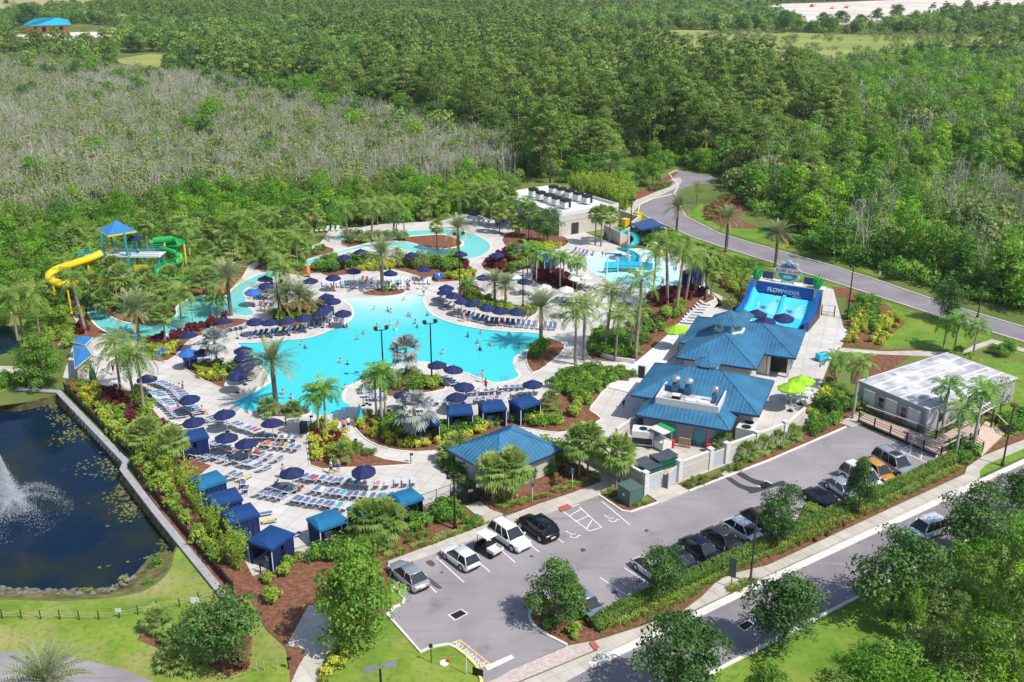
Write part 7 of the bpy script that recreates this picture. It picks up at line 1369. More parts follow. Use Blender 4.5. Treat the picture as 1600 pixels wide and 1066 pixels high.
def railing(px,z,par,n=None,hgt=1.0,name='railing'):
 P=W(px,z);b=MB();c=MB()
 for p,q in zip(P,P[1:]):
  k=max(1,round((q-p).length/2.0))
  for i in range(k+1):e=MB();o=p.lerp(q,i/k);e.bar(o-Vector((0,0,z)),o+Vector((0,0,hgt)),.13);e.build('post',M['rail_brown'],par)
  for h_ in(.35,.65):b.bar(p+Vector((0,0,h_)),q+Vector((0,0,h_)),.05)
  c.bar(p+Vector((0,0,hgt)),q+Vector((0,0,hgt)),.16,.05)
 o=b.build(name,M['rail_brown'],par);c.build('handrail',M['rail_top'],o)
M['rail_brown']=shade_mat('rail_brown',(.035,.022,.016),.6,var=.2);M['rail_top']=shade_mat('rail_top',(.42,.38,.33),.6,var=.1)
railing([(1342,655),(1470,711),(1515,688)],.55,t);railing([(1352,646),(1462,685),(1495,667)],.55,t);railing([(1532,652),(1556,660),(1572,676)],.5,t);railing([(1515,688),(1535,703)],.3,t)
b=MB()
for k in range(6):
 a,c=W([(1513-0+k*3.5,689+k*4.0),(1541+k*5,658+k*3)],.55-k*.09),W([(1513+(k+1)*3.5,689+(k+1)*4.0),(1541+(k+1)*5,658+(k+1)*3)],.55-k*.09);b.prism([(p.x,p.y)for p in(a[0],c[0],c[1],a[1])],0,.55-k*.09)
b.build('steps',M['paver_step'],t)
t=thing('pergola','white slatted pergola at the end of the cabin deck','pergola',(0,0,0));b=MB();Pg=W([(1506,636),(1532,620),(1554,636),(1530,650)],3.0)
for k in np.linspace(0,1,7):b.bar(Pg[0].lerp(Pg[1],k),Pg[3].lerp(Pg[2],k),.08,.12)
for k in np.linspace(0,1,4):b.bar(Pg[0].lerp(Pg[3],k)+Vector((0,0,.12)),Pg[1].lerp(Pg[2],k)+Vector((0,0,.12)),.08,.12)
b.build('slats',M['white_trim'],t);b=MB()
for p in Pg:b.bar((p.x,p.y,0),(p.x,p.y,3),.14)
b.build('post',M['rail_brown'],t)
# ---------- plant building ----------
F_,R_=G(874,335,4.6),G(967,319,4.6);u=(R_-F_).normalized();v=Vector((-u.y,u.x,0));w=(R_-F_).length;d=(G(868,289,4.6)-R_).dot(v);PB=lambda x,y,z=0.0:at(F_,u,v,x,y,z)
t=thing('plant_building','flat roofed cream plant building carrying black cooling units behind the pool','building',(0,0,0));wallbox(t,rc(F_,u,v,0,w,0,d),0,4.1);b=MB()
for c in((0,w,0,.25),(0,w,d-.25,d),(0,.25,.25,d-.25),(w-.25,w,.25,d-.25)):b.prism([(p.x,p.y)for p in rc(F_,u,v,*c)],4.1,4.75)
b.build('parapet',M['white_trim'],t);b=MB();b.prism([(p.x,p.y)for p in rc(F_,u,v,.25,w-.25,.25,d-.25)],4.1,4.2);b.build('roof',M['seam'],t)
b=MB();b.prism([(p.x,p.y)for p in rc(F_,u,v,w*.2,w*.2+1.8,-.05,0)],0,2.4);b.build('door',M['dark_open'],t);b=MB();b.prism([(p.x,p.y)for p in rc(F_,u,v,-.04,w+.04,-.06,0)],3.0,3.2);b.build('band',M['stucco'],t)
pa=math.atan2(u.y,u.x)
for i,(px,py)in enumerate([(285,205),(345,232),(412,252),(478,276),(552,300),(452,182),(518,200),(588,216),(660,238),(732,262)]):
 q=G(780+px/5.333,270+py/5.333,4.2);o=thing('cooling_unit','black topped cooling unit on the plant roof, %s in the %s row'%(ordinal(i%5),'front' if i<5 else 'back'),'air conditioner',q,pa,'cooling units on the plant building roof');b=MB();b.box(-.75,.75,-.75,.75,.25,1.45);b.build('casing',M['ac_white'],o);b=MB();b.box(-.78,.78,-.78,.78,1.45,1.95);b.box(.2,.77,-.77,.77,.3,1.44);b.build('grille',M['ac_black'],o)
def low_wall(px,label,h,m='stucco',w_=.25):t=thing('enclosure_wall',label,'wall',(0,0,0));b=MB();strip(b,L(px),w_,0,h-.1);b.build('wall',M[m],t);b=MB();strip(b,L(px),w_+.08,h-.1,h);b.build('wall_cap',M['white_trim'],t)
low_wall([(968,346),(998,356),(986,366)],'cream wall behind the yellow bin',2.4);low_wall([(944,370),(968,383),(985,374)],'cream wall at the back corner of the splash pad',2.5);low_wall([(985,374),(1010,366),(1040,374)],'cream wall under the navy canopy',2.2)
t=thing('shade_canopy','flat dark navy canopy roof beside the far road','canopy',(0,0,0));P=W([(988,349),(1018,341),(1036,351),(1002,358)],3.2);b=MB();b.loft([[p-Vector((0,0,.35))for p in P],P]);b.build('roof',M['navy_panel'],t);b=MB()
for p in P:b.bar((p.x,p.y,0),(p.x,p.y,2.9),.14)
b.build('post',M['dark_metal'],t)
for px,lb in(((977,354),'yellow plastic bin against the cream wall'),((996,344),'yellow bin behind the cream wall')):
 t=thing('plastic_bin',lb,'bin',G(*px),pa);b=MB();b.loft([[(-.55,-.55,0),(.55,-.55,0),(.55,.55,0),(-.55,.55,0)],[(-.65,-.65,1.5),(.65,-.65,1.5),(.65,.65,1.5),(-.65,.65,1.5)]]);b.build('body',M['yellow_p'],t);b=MB();b.cbox((0,0,1.56),(1.4,1.4,.1));b.build('lid',M['yellow_p'],t)
for nm,px,lb,zz in(('hut',[(114,541),(117,576),(143,554),(134,541)],'small blue seamed roof hut beside the round green tree',2.6),('hut',[(112,534),(133,539),(145,527),(123,526)],'smaller blue roofed hut by the red river bed',2.7)):
 t=thing(nm,lb,'hut',(0,0,0));P=W(px,zz);c=sum(P,Vector())/4;ap=c+Vector((0,0,.5));b=MB()
 for i in range(4):roof_face(b,[P[i],P[(i+1)%4],ap],.4)
 r=b.build('roof',[M['hut_blue'],M['highlit_roof_rib']],t);b=MB()
 for i in range(4):b.bar(P[i]-Vector((0,0,.06)),P[(i+1)%4]-Vector((0,0,.06)),.1,.12)
 b.build('fascia',M['white_trim'],r);b=MB();b.prism([(c.x+(p.x-c.x)*.8,c.y+(p.y-c.y)*.8)for p in P],0,zz);b.build('wall',M['stucco'],t)
t=thing('kiosk','blue kiosk counter under the pale blue umbrella','kiosk',G(298,572),R(30));b=MB();b.box(-.8,.8,-.6,.6,0,1.1);b.build('counter',M['navy_panel'],t);b=MB();b.box(-.9,.9,-.7,.7,1.1,1.16);b.build('top',M['hut_blue'],t)
for px,lb in(((253,556),'blue towel tub standing on the west deck'),((685,436),'blue towel cart at the end of the pale loungers'),((1284,563),'turquoise towel table on the white restaurant terrace')):
 t=thing('towel_cart',lb,'cart',G(*px,DECKZ),R(20));b=MB();b.box(-.75,.75,-.5,.5,.15,1.0);b.build('body',M['mid_blue_canvas' if px[0]!=1284 else 'cyan_pad'],t);b=MB()
 for x in(-.6,.6):b.tube([(x,-.5,.1),(x,.5,.1)],.1,8)
 b.build('wheels',M['black'],t)
t=thing('house','far house with turquoise hip roof and orange walls at the top left','house',(0,0,0));P=W([(35,42),(112,40),(106,32),(50,32)],5.5);b=MB();P=[Vector((p.x,p.y,5.5))for p in P]
M['far_roof']=shade_mat('turquoise_roof',(.02,.42,.66),.5,var=.08);M['orange_wall']=shade_mat('orange_wall',(.60,.25,.07),.8,var=.1)
hip(t,[(p.x,p.y)for p in P],6.0,G(62,31,10),G(88,30,10),11.0,m='far_roof');c=sum(P,Vector())/4;wallbox(t,[c+(p-c)*.88 for p in P],0,5.86,'orange_wall')
b=MB()
for k in(.2,.4,.6,.8):q=(c+(P[0]-c)*.885).lerp(c+(P[1]-c)*.885,k);b.cbox((q.x,q.y,3),(3,.6,3.2),0)
b.build('window',M['glass'],t)
# ---------- surf ride ----------
A=G(1147,499,.1);Bq=G(1262,519,.1);u=(Bq-A).normalized();v=Vector((-u.y,u.x,0));w=(Bq-A).length;Y=(G(1180,438,4.4)-A).dot(v);SR=lambda x,y,z=0.0:at(A,u,v,x,y,z)
t=thing('surf_ride','blue sheet wave surf ride with lettered back wall','surf ride',(0,0,0));prof=[(0,.35),(Y*.3,.4),(Y*.55,.55),(Y*.68,1.1),(Y*.8,1.9),(Y*.93,2.5),(Y-.3,2.6)];b=MB();b.smooth=True
b.loft([[SR(x,y,z)for y,z in prof]for x in np.linspace(1.4,w-1.4,9)],closed=False,caps=False);b.build('wave_surface',water_mat('sheet_wave',(.10,.62,.78),(.03,.50,.74),tuple(SR(w/2,Y*.8,2)),1,9,.15,.5,1.5),t)
b=MB();b.smooth=True
for x0,x1 in((1.9,w/2-.5),(w/2+.5,w-2.0)):
 ys=[Y*.55,Y*.62,Y*.70,Y*.77]
 def zz(y):return float(np.interp(y,[p[0]for p in prof],[p[1]for p in prof]))+.04
 b.loft([[SR(x0+(x1-x0)*k+.2*math.sin(j*2.1),y+.5*math.sin(k*5+j),zz(y+.5*math.sin(k*5+j)))for k in np.linspace(0,1,7)]for j,y in enumerate(ys)],closed=False,caps=False)
b.build('white_water',M['foam'],t);b=MB()
b.loft([[SR(w/2+o,y,z+h_)for y,z in prof]for o,h_ in((-.3,.0),(-.2,.3),(.2,.3),(.3,0))],closed=False,caps=False);b.build('lane_divider',M['cyan_pad'],t)
for s,x0 in((0,1.4),(1,w-1.4)):
 b=MB();o=-1 if s==0 else 1;b.loft([[SR(x0,y,z),SR(x0+o*.5,y,z+.75),SR(x0+o*.75,y,z+.8)]for y,z in prof],closed=False,caps=False);b.build('side_pad',M['cyan_pad'],t)
 b=MB();xa,xb=(0,.65)if s==0 else(w-.65,w);tops=[(y,min(4.3,z+1.15+.6*(y/Y)))for y,z in prof];b.loft([[SR(xa,y,0),SR(xb,y,0),SR(xb,y,z),SR(xa,y,z)]for y,z in tops]);b.build('side_wall',M['flow_blue'],t)
 b=MB();xc=xa-.03 if s==0 else xb+.03;b.loft([[SR(xc,y,0),SR(xc,y,z-.12)]for y,z in tops],closed=False,caps=False);b.build('side_cladding',M['black'],t)
b=MB();b.prism([(p.x,p.y)for p in rc(A,u,v,0,w,Y,Y+.5)],0,4.4);b.build('back_wall',M['stucco'],t);b=MB();b.prism([(p.x,p.y)for p in rc(A,u,v,1.0,w-1.3,Y-.06,Y)],2.2,4.35);bw=b.build('blue_panel',M['flow_blue'],t)
b=MB();b.prism([(p.x,p.y)for p in rc(A,u,v,-.2,w+.2,Y-.1,Y+1.6)],4.4,4.55);b.build('wall_top',M['cool_deck'],t);b=MB();b.prism([(p.x,p.y)for p in rc(A,u,v,-.02,.9,Y-.05,Y)],2.5,4.3);b.prism([(p.x,p.y)for p in rc(A,u,v,w-1.25,w+.02,Y-.05,Y)],2.5,4.3);b.build('end_panel',M['ac_white'],t)
ra=math.atan2(u.y,u.x)
def wall_text(body,p,size,m,par,name='lettering',bold=0.0,rx=90):
 o=link(name,text_mesh(body,size,name,m,.015,bold),par,p);o.rotation_euler=(R(rx),0,ra);return o
wall_text('FLOW',SR(w*.36,Y-.09,3.3),.88,M['white_paint'],bw,bold=.035);wall_text('RIDER',SR(w*.59,Y-.09,3.27),.88,M['white_paint'],bw,bold=-.008);wall_text('SURF',SR(w*.48,Y-.09,4.05),.3,M['cyan_pad'],bw);b=MB();b.prism([(p.x,p.y)for p in rc(A,u,v,w*.60,w*.72,Y-.08,Y-.06)],2.68,2.82);b.build('sponsor_patch',M['white_paint'],bw)
t=thing('ride_sign','round emblem sign with leafy edge above the surf ride wall','sign',SR(w*.5,Y+.5,4.55),ra);b=MB();pts=[(1.75*(1+.10*math.sin(9*a))*math.cos(a)*(1.05),1.75+1.7*(1+.10*math.sin(9*a))*math.sin(a))for a in np.linspace(0,2*math.pi,64)[:-1]]
def upright(b,pts,y0,y1):b.loft([[(x,y0,z)for x,z in pts],[(x,y1,z)for x,z in pts]])
upright(b,pts,-.1,.1);b.build('board',shade_mat('sign_mint',(.50,.70,.58),.5),t);b=MB();upright(b,[(1.45*math.cos(a),1.75+1.4*math.sin(a))for a in np.linspace(0,6.283,41)[:-1]],-.13,-.1);b.build('disc',shade_mat('sign_dusk',(.30,.16,.13),.5,var=.2),t);b=MB();upright(b,[(1.4*math.cos(a),1.2+.75*math.sin(a))for a in np.linspace(math.pi*1.0,2*math.pi,20)],-.15,-.13);b.build('wave',M['teal_p'],t);b=MB();upright(b,[(.7*math.cos(a),1.0+.28*math.sin(a))for a in np.linspace(0,6.28,20)[:-1]],-.17,-.15);b.build('surfboard',M['foam'],t);b=MB();upright(b,[(-2.1,1.5),(2.1,1.5),(2.2,2.2),(0,2.4),(-2.2,2.2)],-.15,-.13);b.build('ribbon',M['white_paint'],t)
b=MB();b.lathe([(.35,0),(.4,.3),(.1,.5)],12,(0,-.1,2.7));b.build('crest',M['hut_blue'],t)
for s_,x in(('SURF',-1.05),('ISLAND',1.0)):
 o=wall_text(s_,(0,0,0),.72 if s_=='SURF' else.6,M['red_p'],t);o.location=(x,-.17,1.88);o.rotation_euler=(R(90),0,0)
b=MB();b.bar((-.9,0,-.0),(-.9,0,.5),.12);b.bar((.9,0,-.0),(.9,0,.5),.12);b.build('post',M['dark_metal'],t)
for x,lb in((.9,'green plastic seaweed at the left end of the surf ride wall'),(w-.9,'green plastic seaweed at the right end of the surf ride wall')):
 t=thing('seaweed_ornament',lb,'ornament',SR(x,Y+.2,4.55));b=MB();rr=random.Random(int(x*10))
 for k in range(9):a=k*.7;h_=rr.uniform(1.4,2.3);b.tube([(0.25*math.cos(a),.25*math.sin(a),0),(.55*math.cos(a),.45*math.sin(a),h_*.5),(.75*math.cos(a)+.2,.6*math.sin(a),h_)],[.2,.24,.03],6)
 b.build('fronds',M['green_p'],t)
for x0,x1,lb in((1.6,w*.5-2.4,'navy banner left of the surf ride sign'),(w*.5+2.4,w-1.6,'navy banner right of the surf ride sign')):
 t=thing('banner',lb,'banner',SR(0,Y+.9,4.55));b=MB();O=SR(0,Y+.9,0);b.prism([(p.x-O.x,p.y-O.y)for p in rc(A,u,v,x0,x1,Y+.88,Y+.92)],.15,1.25);b.build('cloth',M['navy_panel'],t);b=MB()
 for x in np.linspace(x0,x1,3):q=SR(x,Y+.95)-O;b.bar((q.x,q.y,0),(q.x,q.y,1.3),.08)
 b.build('post',M['dark_metal'],t)
t=thing('ride_gate','black barred gate beside the surf ride','gate',(0,0,0));railing([(1283,493),(1303,495)],.1,t,hgt=1.7)
for x,y,lb in((1183,488,'big navy umbrella before the surf ride, left'),(1224,493,'big navy umbrella before the surf ride, right'),(1197,499,'navy umbrella before the surf ride, middle and lower')):umbrella(x,y,lb,'navy',1.18)
o=person(1213,472,'lie','surfer in pink lying back on the sheet wave','swimsuit','pink',z=1.7)
# ---------- water slides ----------
def flume(par,px,r,m,name,arc=(200,520)):
 P=[G(x,y,z)for x,y,z in px];Q=[]
 for i in range(len(P)-1):
  p0,p1,p2,p3=P[max(i-1,0)],P[i],P[i+1],P[min(i+2,len(P)-1)]
  for k in range(6):s=k/6;Q.append(.5*((2*p1)+(p2-p0)*s+(2*p0-5*p1+4*p2-p3)*s*s+(3*p1-p0-3*p2+p3)*s**3))
 Q.append(P[-1]);rings=[]
 for i,q in enumerate(Q):
  dr=(Q[min(i+1,len(Q)-1)]-Q[max(i-1,0)]);dr.z*=.3;dr.normalize();x=Vector((dr.y,-dr.x,0)).normalized();A_=np.radians(np.linspace(arc[0],arc[1],13));ro=[q+x*r*math.cos(a)+Vector((0,0,r*math.sin(a)))for a in A_];ri=[q+x*r*.9*math.cos(a)+Vector((0,0,r*.9*math.sin(a)))for a in A_[::-1]];rings.append(ro+ri)
 b=MB();b.smooth=True;b.loft(rings);return b.build(name,M[m],par),Q
t=thing('water_slide','yellow and green twisting water slides on a tall teal tower','water slide',(0,0,0))
YS=[(174,388,8),(147,402,7.3),(115,413,6.6),(90,421,6.0),(77,431,5.5),(83,440,5.0),(104,444,4.6),(147,442,3.9),(177,441,3.4),(206,441,2.8),(222,446,2.3),(228,455,1.7),(226,463,1.1),(237,467,.7),(252,469,.5)]
GS=[(236,375,8),(250,374,7.8),(268,372,7.6),(281,376,7.3),(272,381,7.0),(252,381,6.7),(250,385,6.4),(268,391,6.0),(281,397,5.4),(277,407,4.7),(260,414,4.0),(247,422,3.4),(250,431,2.9),(268,436,2.6),(288,434,2.4),(288,428,2.2),(270,430,1.9),(252,438,1.4),(254,447,.8)]
_,q1=flume(t,YS,.66,'yellow_p','yellow_flume',(150,570));_,q2=flume(t,GS,.82,'green_p','green_flume',(190,400))
base=G(190,468);b=MB()
for i in range(8,len(q1)-10,14):p=q1[i];b.tube([(p.x,p.y,0),(p.x,p.y,p.z-.7)],.16,8)
for i in range(6,len(q2)-8,13):p=q2[i];b.tube([(p.x+.6,p.y,0),(p.x+.6,p.y,p.z-.5)],.2,8)
b.build('slide_legs',M['yellow_p'],t)
T0=G(188,396,7.2);b=MB()
def tw(x,y,z=0.0):return Vector((T0.x+x,T0.y+y,z))
for x0,x1,y0,y1,z in((-6.2,-1.5,-1.5,1.5,6.6),(-1.6,1.9,-2,2,7.3),(1.8,6.6,-1.2,1.8,7.0),(-2,2,-2,2,3.4)):b.box(T0.x+x0,T0.x+x1,T0.y+y0,T0.y+y1,z-.15,z)
b.build('platforms',M['ac_white'],t);b=MB()
for x in(-1.8,1.8):
 for y in(-1.8,1.8):b.bar(tw(x,y),tw(x,y,11.0),.28)
for x,y in((-5.8,0),(6.2,-.8),(6.2,1.5),(4,-.8)):b.bar(tw(x,y),tw(x,y,7),.25)
for x0,x1,y0,y1,z in((-6.2,-1.5,-1.5,1.5,6.6),(-1.6,1.9,-2,2,7.3),(1.8,6.6,-1.2,1.8,7.0)):
 for k in range(3):
  h_=z+.4+.35*k;b.bar(tw(x0,y0,h_),tw(x1,y0,h_),.07);b.bar(tw(x0,y1,h_),tw(x1,y1,h_),.07);b.bar(tw(x0,y0,h_),tw(x0,y1,h_),.07)
for s in(-1,1):b.bar(tw(-1.8*s,-1.8,.5),tw(1.8*s,-1.8,3.4),.14);b.bar(tw(-1.8*s,-1.8,3.6),tw(1.8*s,-1.8,7),.14);b.bar(tw(6.2*s,-.8,.5),tw(3*s,-.8,5),.14)
b.build('tower_frame',M['teal_p'],t);b=MB()
for k in range(20):b.box(T0.x-1.5+.16*k,T0.x-1.3+.16*k,T0.y+2.1,T0.y+3.3,k*.36,k*.36+.08)
b.build('stairs',M['ac_white'],t);b=MB();c=[tw(-2.2,-2.2,10.9),tw(2.2,-2.2,10.9),tw(2.2,2.2,10.9),tw(-2.2,2.2,10.9)];ap=tw(0,0,12.5)
rot=Matrix.Rotation(R(40),3,'Z');c=[tw(*(rot@Vector((p.x-T0.x,p.y-T0.y,0)))[:2],10.9)for p in c]
for i in range(4):roof_face(b,[c[i],c[(i+1)%4],ap],.4)
r=b.build('tower_roof',[M['hut_blue'],M['highlit_roof_rib']],t);b=MB()
for i in range(4):b.bar(c[i]-Vector((0,0,.1)),c[(i+1)%4]-Vector((0,0,.1)),.1,.22)
b.build('roof_edge',M['yellow_p'],r);b=MB();b.box(T0.x+2.4,T0.x+4.6,T0.y-1.35,T0.y-1.28,4.3,5.7);b.build('yellow_screen',M['yellow_p'],t);umbrella(212,370,'navy umbrella on the slide tower platform','navy',1.0,z=7.2)
# ---------- splash pad climbing frame ----------
t=thing('splash_frame','turquoise climbing frame with spiral slide in the splash pad','water play frame',(0,0,0));S0=G(980,427,.1);b=MB()
def sp(x,y,z=0.0):return Vector((S0.x+x,S0.y+y,z))
for x,y in((-3.5,0),(-1.6,.4),(.4,.6),(2.3,.2),(4.0,-.6),(-1.6,2.4),(.4,2.6),(2.3,2.2)):b.tube([sp(x,y,0),sp(x,y,3.0)],.12,8)
b.build('posts',M['white_trim'],t);b=MB();b.prism([(sp(*q)).to_2d()[:]for q in((-1.7,.3),(2.5,.1),(2.4,2.5),(-1.6,2.6))],1.25,1.4);b.prism([(sp(*q)).to_2d()[:]for q in((-4,-.2),(-1.7,.3),(-1.7,1.2),(-4,.8))],.6,.75);b.build('decks',M['teal_p'],t);b=MB()
for p,q in(((-4,-.2),(-1.7,.3)),((-1.7,.3),(2.5,.1)),((2.5,.1),(4.2,-.9)),((-1.6,2.6),(2.4,2.5))):A_,B_=sp(*p,1.4),sp(*q,1.4);b.add([A_+Vector((0,0,-.4)),B_+Vector((0,0,-.4)),B_+Vector((0,0,.75)),A_+Vector((0,0,.75))],[(0,1,2,3)])
b.build('side_panels',M['cyan_pad'],t);b=MB();b.smooth=True;rings=[]
for k in range(40):
 a=-k*.22+2.2;z=5.2-k*.12;c=sp(1.0+1.5*math.cos(a),8.5+1.5*math.sin(a),max(.4,z));x=Vector((math.cos(a),math.sin(a),0));rings.append([c+x*.6*math.cos(q)+Vector((0,0,.6*math.sin(q)))for q in np.linspace(math.pi,2*math.pi,8)])
b.loft(rings,closed=False,caps=False);b.build('spiral_slide',M['teal_p'],t);b=MB();b.tube([sp(1,8.5,0),sp(1,8.5,5)],.2,8);b.build('slide_mast',M['ac_white'],t)
b=MB()
for x,y,r_ in((5.2,6.5,1.9),(6.6,6.5,1.5),(7.2,4,1.3)):b.tube([sp(x-r_*math.cos(a),y,3.2*math.sin(a)*r_/1.6)for a in np.linspace(0,math.pi,15)],.1,7)
b.build('spray_arch',M['white_trim'],t);b=MB();b.cbox(sp(-1.6,.2,3.3),(1.2,.1,.5),0);b.build('rules_board',M['navy_panel'],t);b=MB();b.lathe([(.1,0),(.75,.3),(.85,.9),(.6,1.3)],12,sp(5.5,1.0,2.6));b.build('tipping_bucket',M['yellow_p'],t)
# ---------- cars ----------
PAINT={k:shade_mat('paint_'+k,c,.28,var=.03,coat=.25,metal=mt)for k,c,mt in(('white',(.74,.74,.74),0),('silver',(.46,.48,.51),.55),('black',(.004,.004,.006),0),('navy',(.006,.009,.024),.1),('grey',(.055,.052,.052),.4),('bronze',(.045,.042,.040),.3),('orange',(.50,.24,.045),.1),('pale',(.66,.70,.74),.2),('slate',(.30,.35,.43),.5))}
M['tyre']=shade_mat('tyre',(.012,.012,.012),.85);M['rim']=shade_mat('rim',(.45,.45,.46),.3,metal=.8);M['lamp_clear']=shade_mat('headlamp',(.7,.72,.74),.15);M['lamp_red']=shade_mat('tail_lamp',(.35,.01,.01),.25);M['plate']=shade_mat('plate',(.7,.7,.68),.5);M['car_glass']=shade_mat('car_glass',(.014,.020,.026),.07,spec=.75,var=.1);M['trim_black']=shade_mat('trim_black',(.012,.012,.012),.6)
def car_meshes(kind):
 Lc,Wd,H={'sedan':(4.75,1.84,1.45),'suv':(4.75,1.9,1.72),'bigsuv':(5.25,2.02,1.88),'hatch':(4.2,1.78,1.5),'coupe':(4.65,1.9,1.26)}[kind]
 hl=Lc/2;tall=kind in('suv','bigsuv');bz=.95 if tall else(.82 if kind!='coupe' else.74);cl=.24 if tall else.17
 S=[(-hl,.50,.62,.80),(-hl+.10,.28,bz-.06,.92),(-hl+.5,cl,bz+.02,.98),(-hl+1.1,cl,bz+.03,1),(0,cl,bz,1),(hl-1.35,cl,bz-.02,1),(hl-.8,cl,bz-.08,.98),(hl-.3,cl,bz-.16,.93),(hl-.06,.27,bz-.28,.84),(hl,.36,.55,.76)]
 rings=[]
 for x,z0,z1,k in S:
  y=Wd/2*k;m=(z0+z1)/2;rings.append([(x,-y*.9,z0),(x,-y*.98,z0+.08),(x,-y,m),(x,-y*.97,z1-.07),(x,-y*.86,z1),(x,0,z1+.025),(x,y*.86,z1),(x,y*.97,z1-.07),(x,y,m),(x,y*.98,z0+.08),(x,y*.9,z0),(x,0,z0)])
 b=MB();b.smooth=True;b.loft(rings);body=b
 if kind in('sedan','coupe'):cb=[(-hl+.42,-hl+1.05),(hl-1.25,hl-2.0)]
 elif kind=='hatch':cb=[(-hl+.12,-hl+.55),(hl-1.05,hl-1.85)]
 else:cb=[(-hl+.12,-hl+.42),(hl-1.3,hl-2.0)]
 (rb,rt),(fb,ft)=cb;y0,y1=Wd/2*.92,Wd/2*.70
 lo=[(rb,-y0,bz-.01),(fb,-y0,bz-.03),(fb,y0,bz-.03),(rb,y0,bz-.01)];hi=[(rt,-y1,H-.05),(ft,-y1,H-.06),(ft,y1,H-.06),(rt,y1,H-.05)]
 g=MB();g.loft([lo,hi],caps=False)
 rf=MB();rf.smooth=True;rf.loft([[(p[0],p[1]*1.0,p[2]-.03)for p in hi],[(p[0]*.985,p[1]*.97,p[2]+.02)for p in hi],[(p[0]*.9,p[1]*.8,H)for p in hi]]);
 for s in(-1,1):
  for i in range(2):a,c=Vector(lo[i if s<0 else 3-i]),Vector(hi[i if s<0 else 3-i]);rf.bar(a,c,.065,.05)
  xs=[.5]if kind in('coupe',)else([.45]if not tall else[.36,.66])
  for t_ in xs:a=Vector(lo[0]).lerp(Vector(lo[1]),t_);c=Vector(hi[0]).lerp(Vector(hi[1]),t_);rf.bar((a.x,s*abs(a.y),a.z),(c.x,s*abs(c.y),c.z),.05,.045)
 if tall:
  for s in(-1,1):rf.bar((rt+.2,s*y1*.92,H+.05),(ft-.1,s*y1*.92,H+.05),.04,.05)
 ty,rm,ar=MB(),MB(),MB();wr=.34 if not tall else.38
 for x in(-hl+.88,hl-.92):
  for s in(-1,1):
   body.M=Matrix.Translation((x,s*(Wd/2-.07),wr))@Matrix.Rotation(R(90),4,'X');body.cur=1;body.lathe([(wr*1.1,-.075),(wr*1.1,.075)],18);body.M=Matrix.Identity(4)
 ty.smooth=True;ty.M=rm.M=Matrix.Rotation(R(90),4,'X');ty.lathe([(wr*.62,-.11),(wr*.95,-.11),(wr,-.07),(wr,.07),(wr*.95,.11),(wr*.62,.11)],18);rm.lathe([(wr*.62,-.115),(wr*.62,.115)],14);rm.M=Matrix.Identity(4)
 WH=[(x,s*(Wd/2-.10),wr)for x in(-hl+.88,hl-.92)for s in(-1,1)]
 hd,tl,pl,tr,mi=MB(),MB(),MB(),MB(),MB();hz=bz-.26
 for s in(-1,1):
  hd.loft([[(hl-.32,s*Wd*.465,hz),(hl-.05,s*Wd*.36,hz-.02),(hl-.05,s*Wd*.36,hz+.11),(hl-.36,s*Wd*.46,hz+.16)],[(hl-.4,s*Wd*.40,hz),(hl-.12,s*Wd*.30,hz),(hl-.12,s*Wd*.30,hz+.13),(hl-.42,s*Wd*.40,hz+.17)]]);tl.cbox((-hl+.13,s*Wd*.385,bz-.14),(.14,.22,.11));mi.cbox((fb-.12,s*(Wd/2+.08),bz+.07),(.12,.2,.13))
 pl.cbox((-hl-.0,0,.60),(.03,.5,.14));tr.cbox((hl-.05,0,.42),(.1,Wd*.62,.16));tr.cbox((-hl+.06,0,.36),(.12,Wd*.7,.14));tr.cbox((0,0,cl+.02),(Lc*.72,Wd*.95,.1))
 return WH,ty.mesh('wheel',M['tyre']),rm.mesh('rim',M['rim']),body.mesh('body',[PAINT['white'],M['trim_black']]),g.mesh('windows',M['car_glass']),rf.mesh('cabin_roof',PAINT['white']),hd.mesh('headlights',M['lamp_clear']),tl.mesh('tail_lights',M['lamp_red']),pl.mesh('number_plate',M['plate']),tr.mesh('bumper_trim',M['trim_black']),mi.mesh('mirrors',PAINT['white'])
CM={}
def car(kind,a,c,colour,label,extra=None):
 """a: pixel of the rear axle end, c: of the front end, on the ground"""
 if kind not in CM:CM[kind]=car_meshes(kind)
 A_,C_=G(*a,Z_A),G(*c,Z_A);m=(A_+C_)/2;t=thing('parked_car',label,'car',(m.x,m.y,Z_A),math.atan2(C_.y-A_.y,C_.x-A_.x));ms=CM[kind]
 for q in ms[0]:link('rim',ms[2],link('wheel',ms[1],t,q))
 for i,me in enumerate(ms[3:]):
  o=link(me.name.split('.')[0],me,t)
  if i in(0,2,7):over(o,PAINT[colour])
 if extra=='sunshade':b=MB();hl=4.65/2;b.add([(hl-1.5,-.62,.78),(hl-1.5,.62,.78),(hl-2.1,.5,1.16),(hl-2.1,-.5,1.16)],[(0,1,2,3)]);b.build('sunshade',M['teal_p'],t)
 if extra=='sunroof':b=MB();b.cbox((-.1,0,1.895),(1.0,1.0,.02));b.build('sunroof',M['car_glass'],t)
 return t
car('sedan',(657,922),(621,891),'silver','silver sedan at the lower end of the upper parking row');car('hatch',(736,890),(703,866),'white','small white hatchback beside the golf cart');car('suv',(776,833),(817,861),'white','white sport utility car facing out beside the golf cart');car('suv',(860,846),(820,818),'black','black sport utility car nose in by the pavement')
car('sedan',(899,939),(932,968),'slate','silver blue car half hidden under the island oak');car('suv',(1000,893),(1000+26,893+18),'white','white car hidden behind the young oak')if False else None
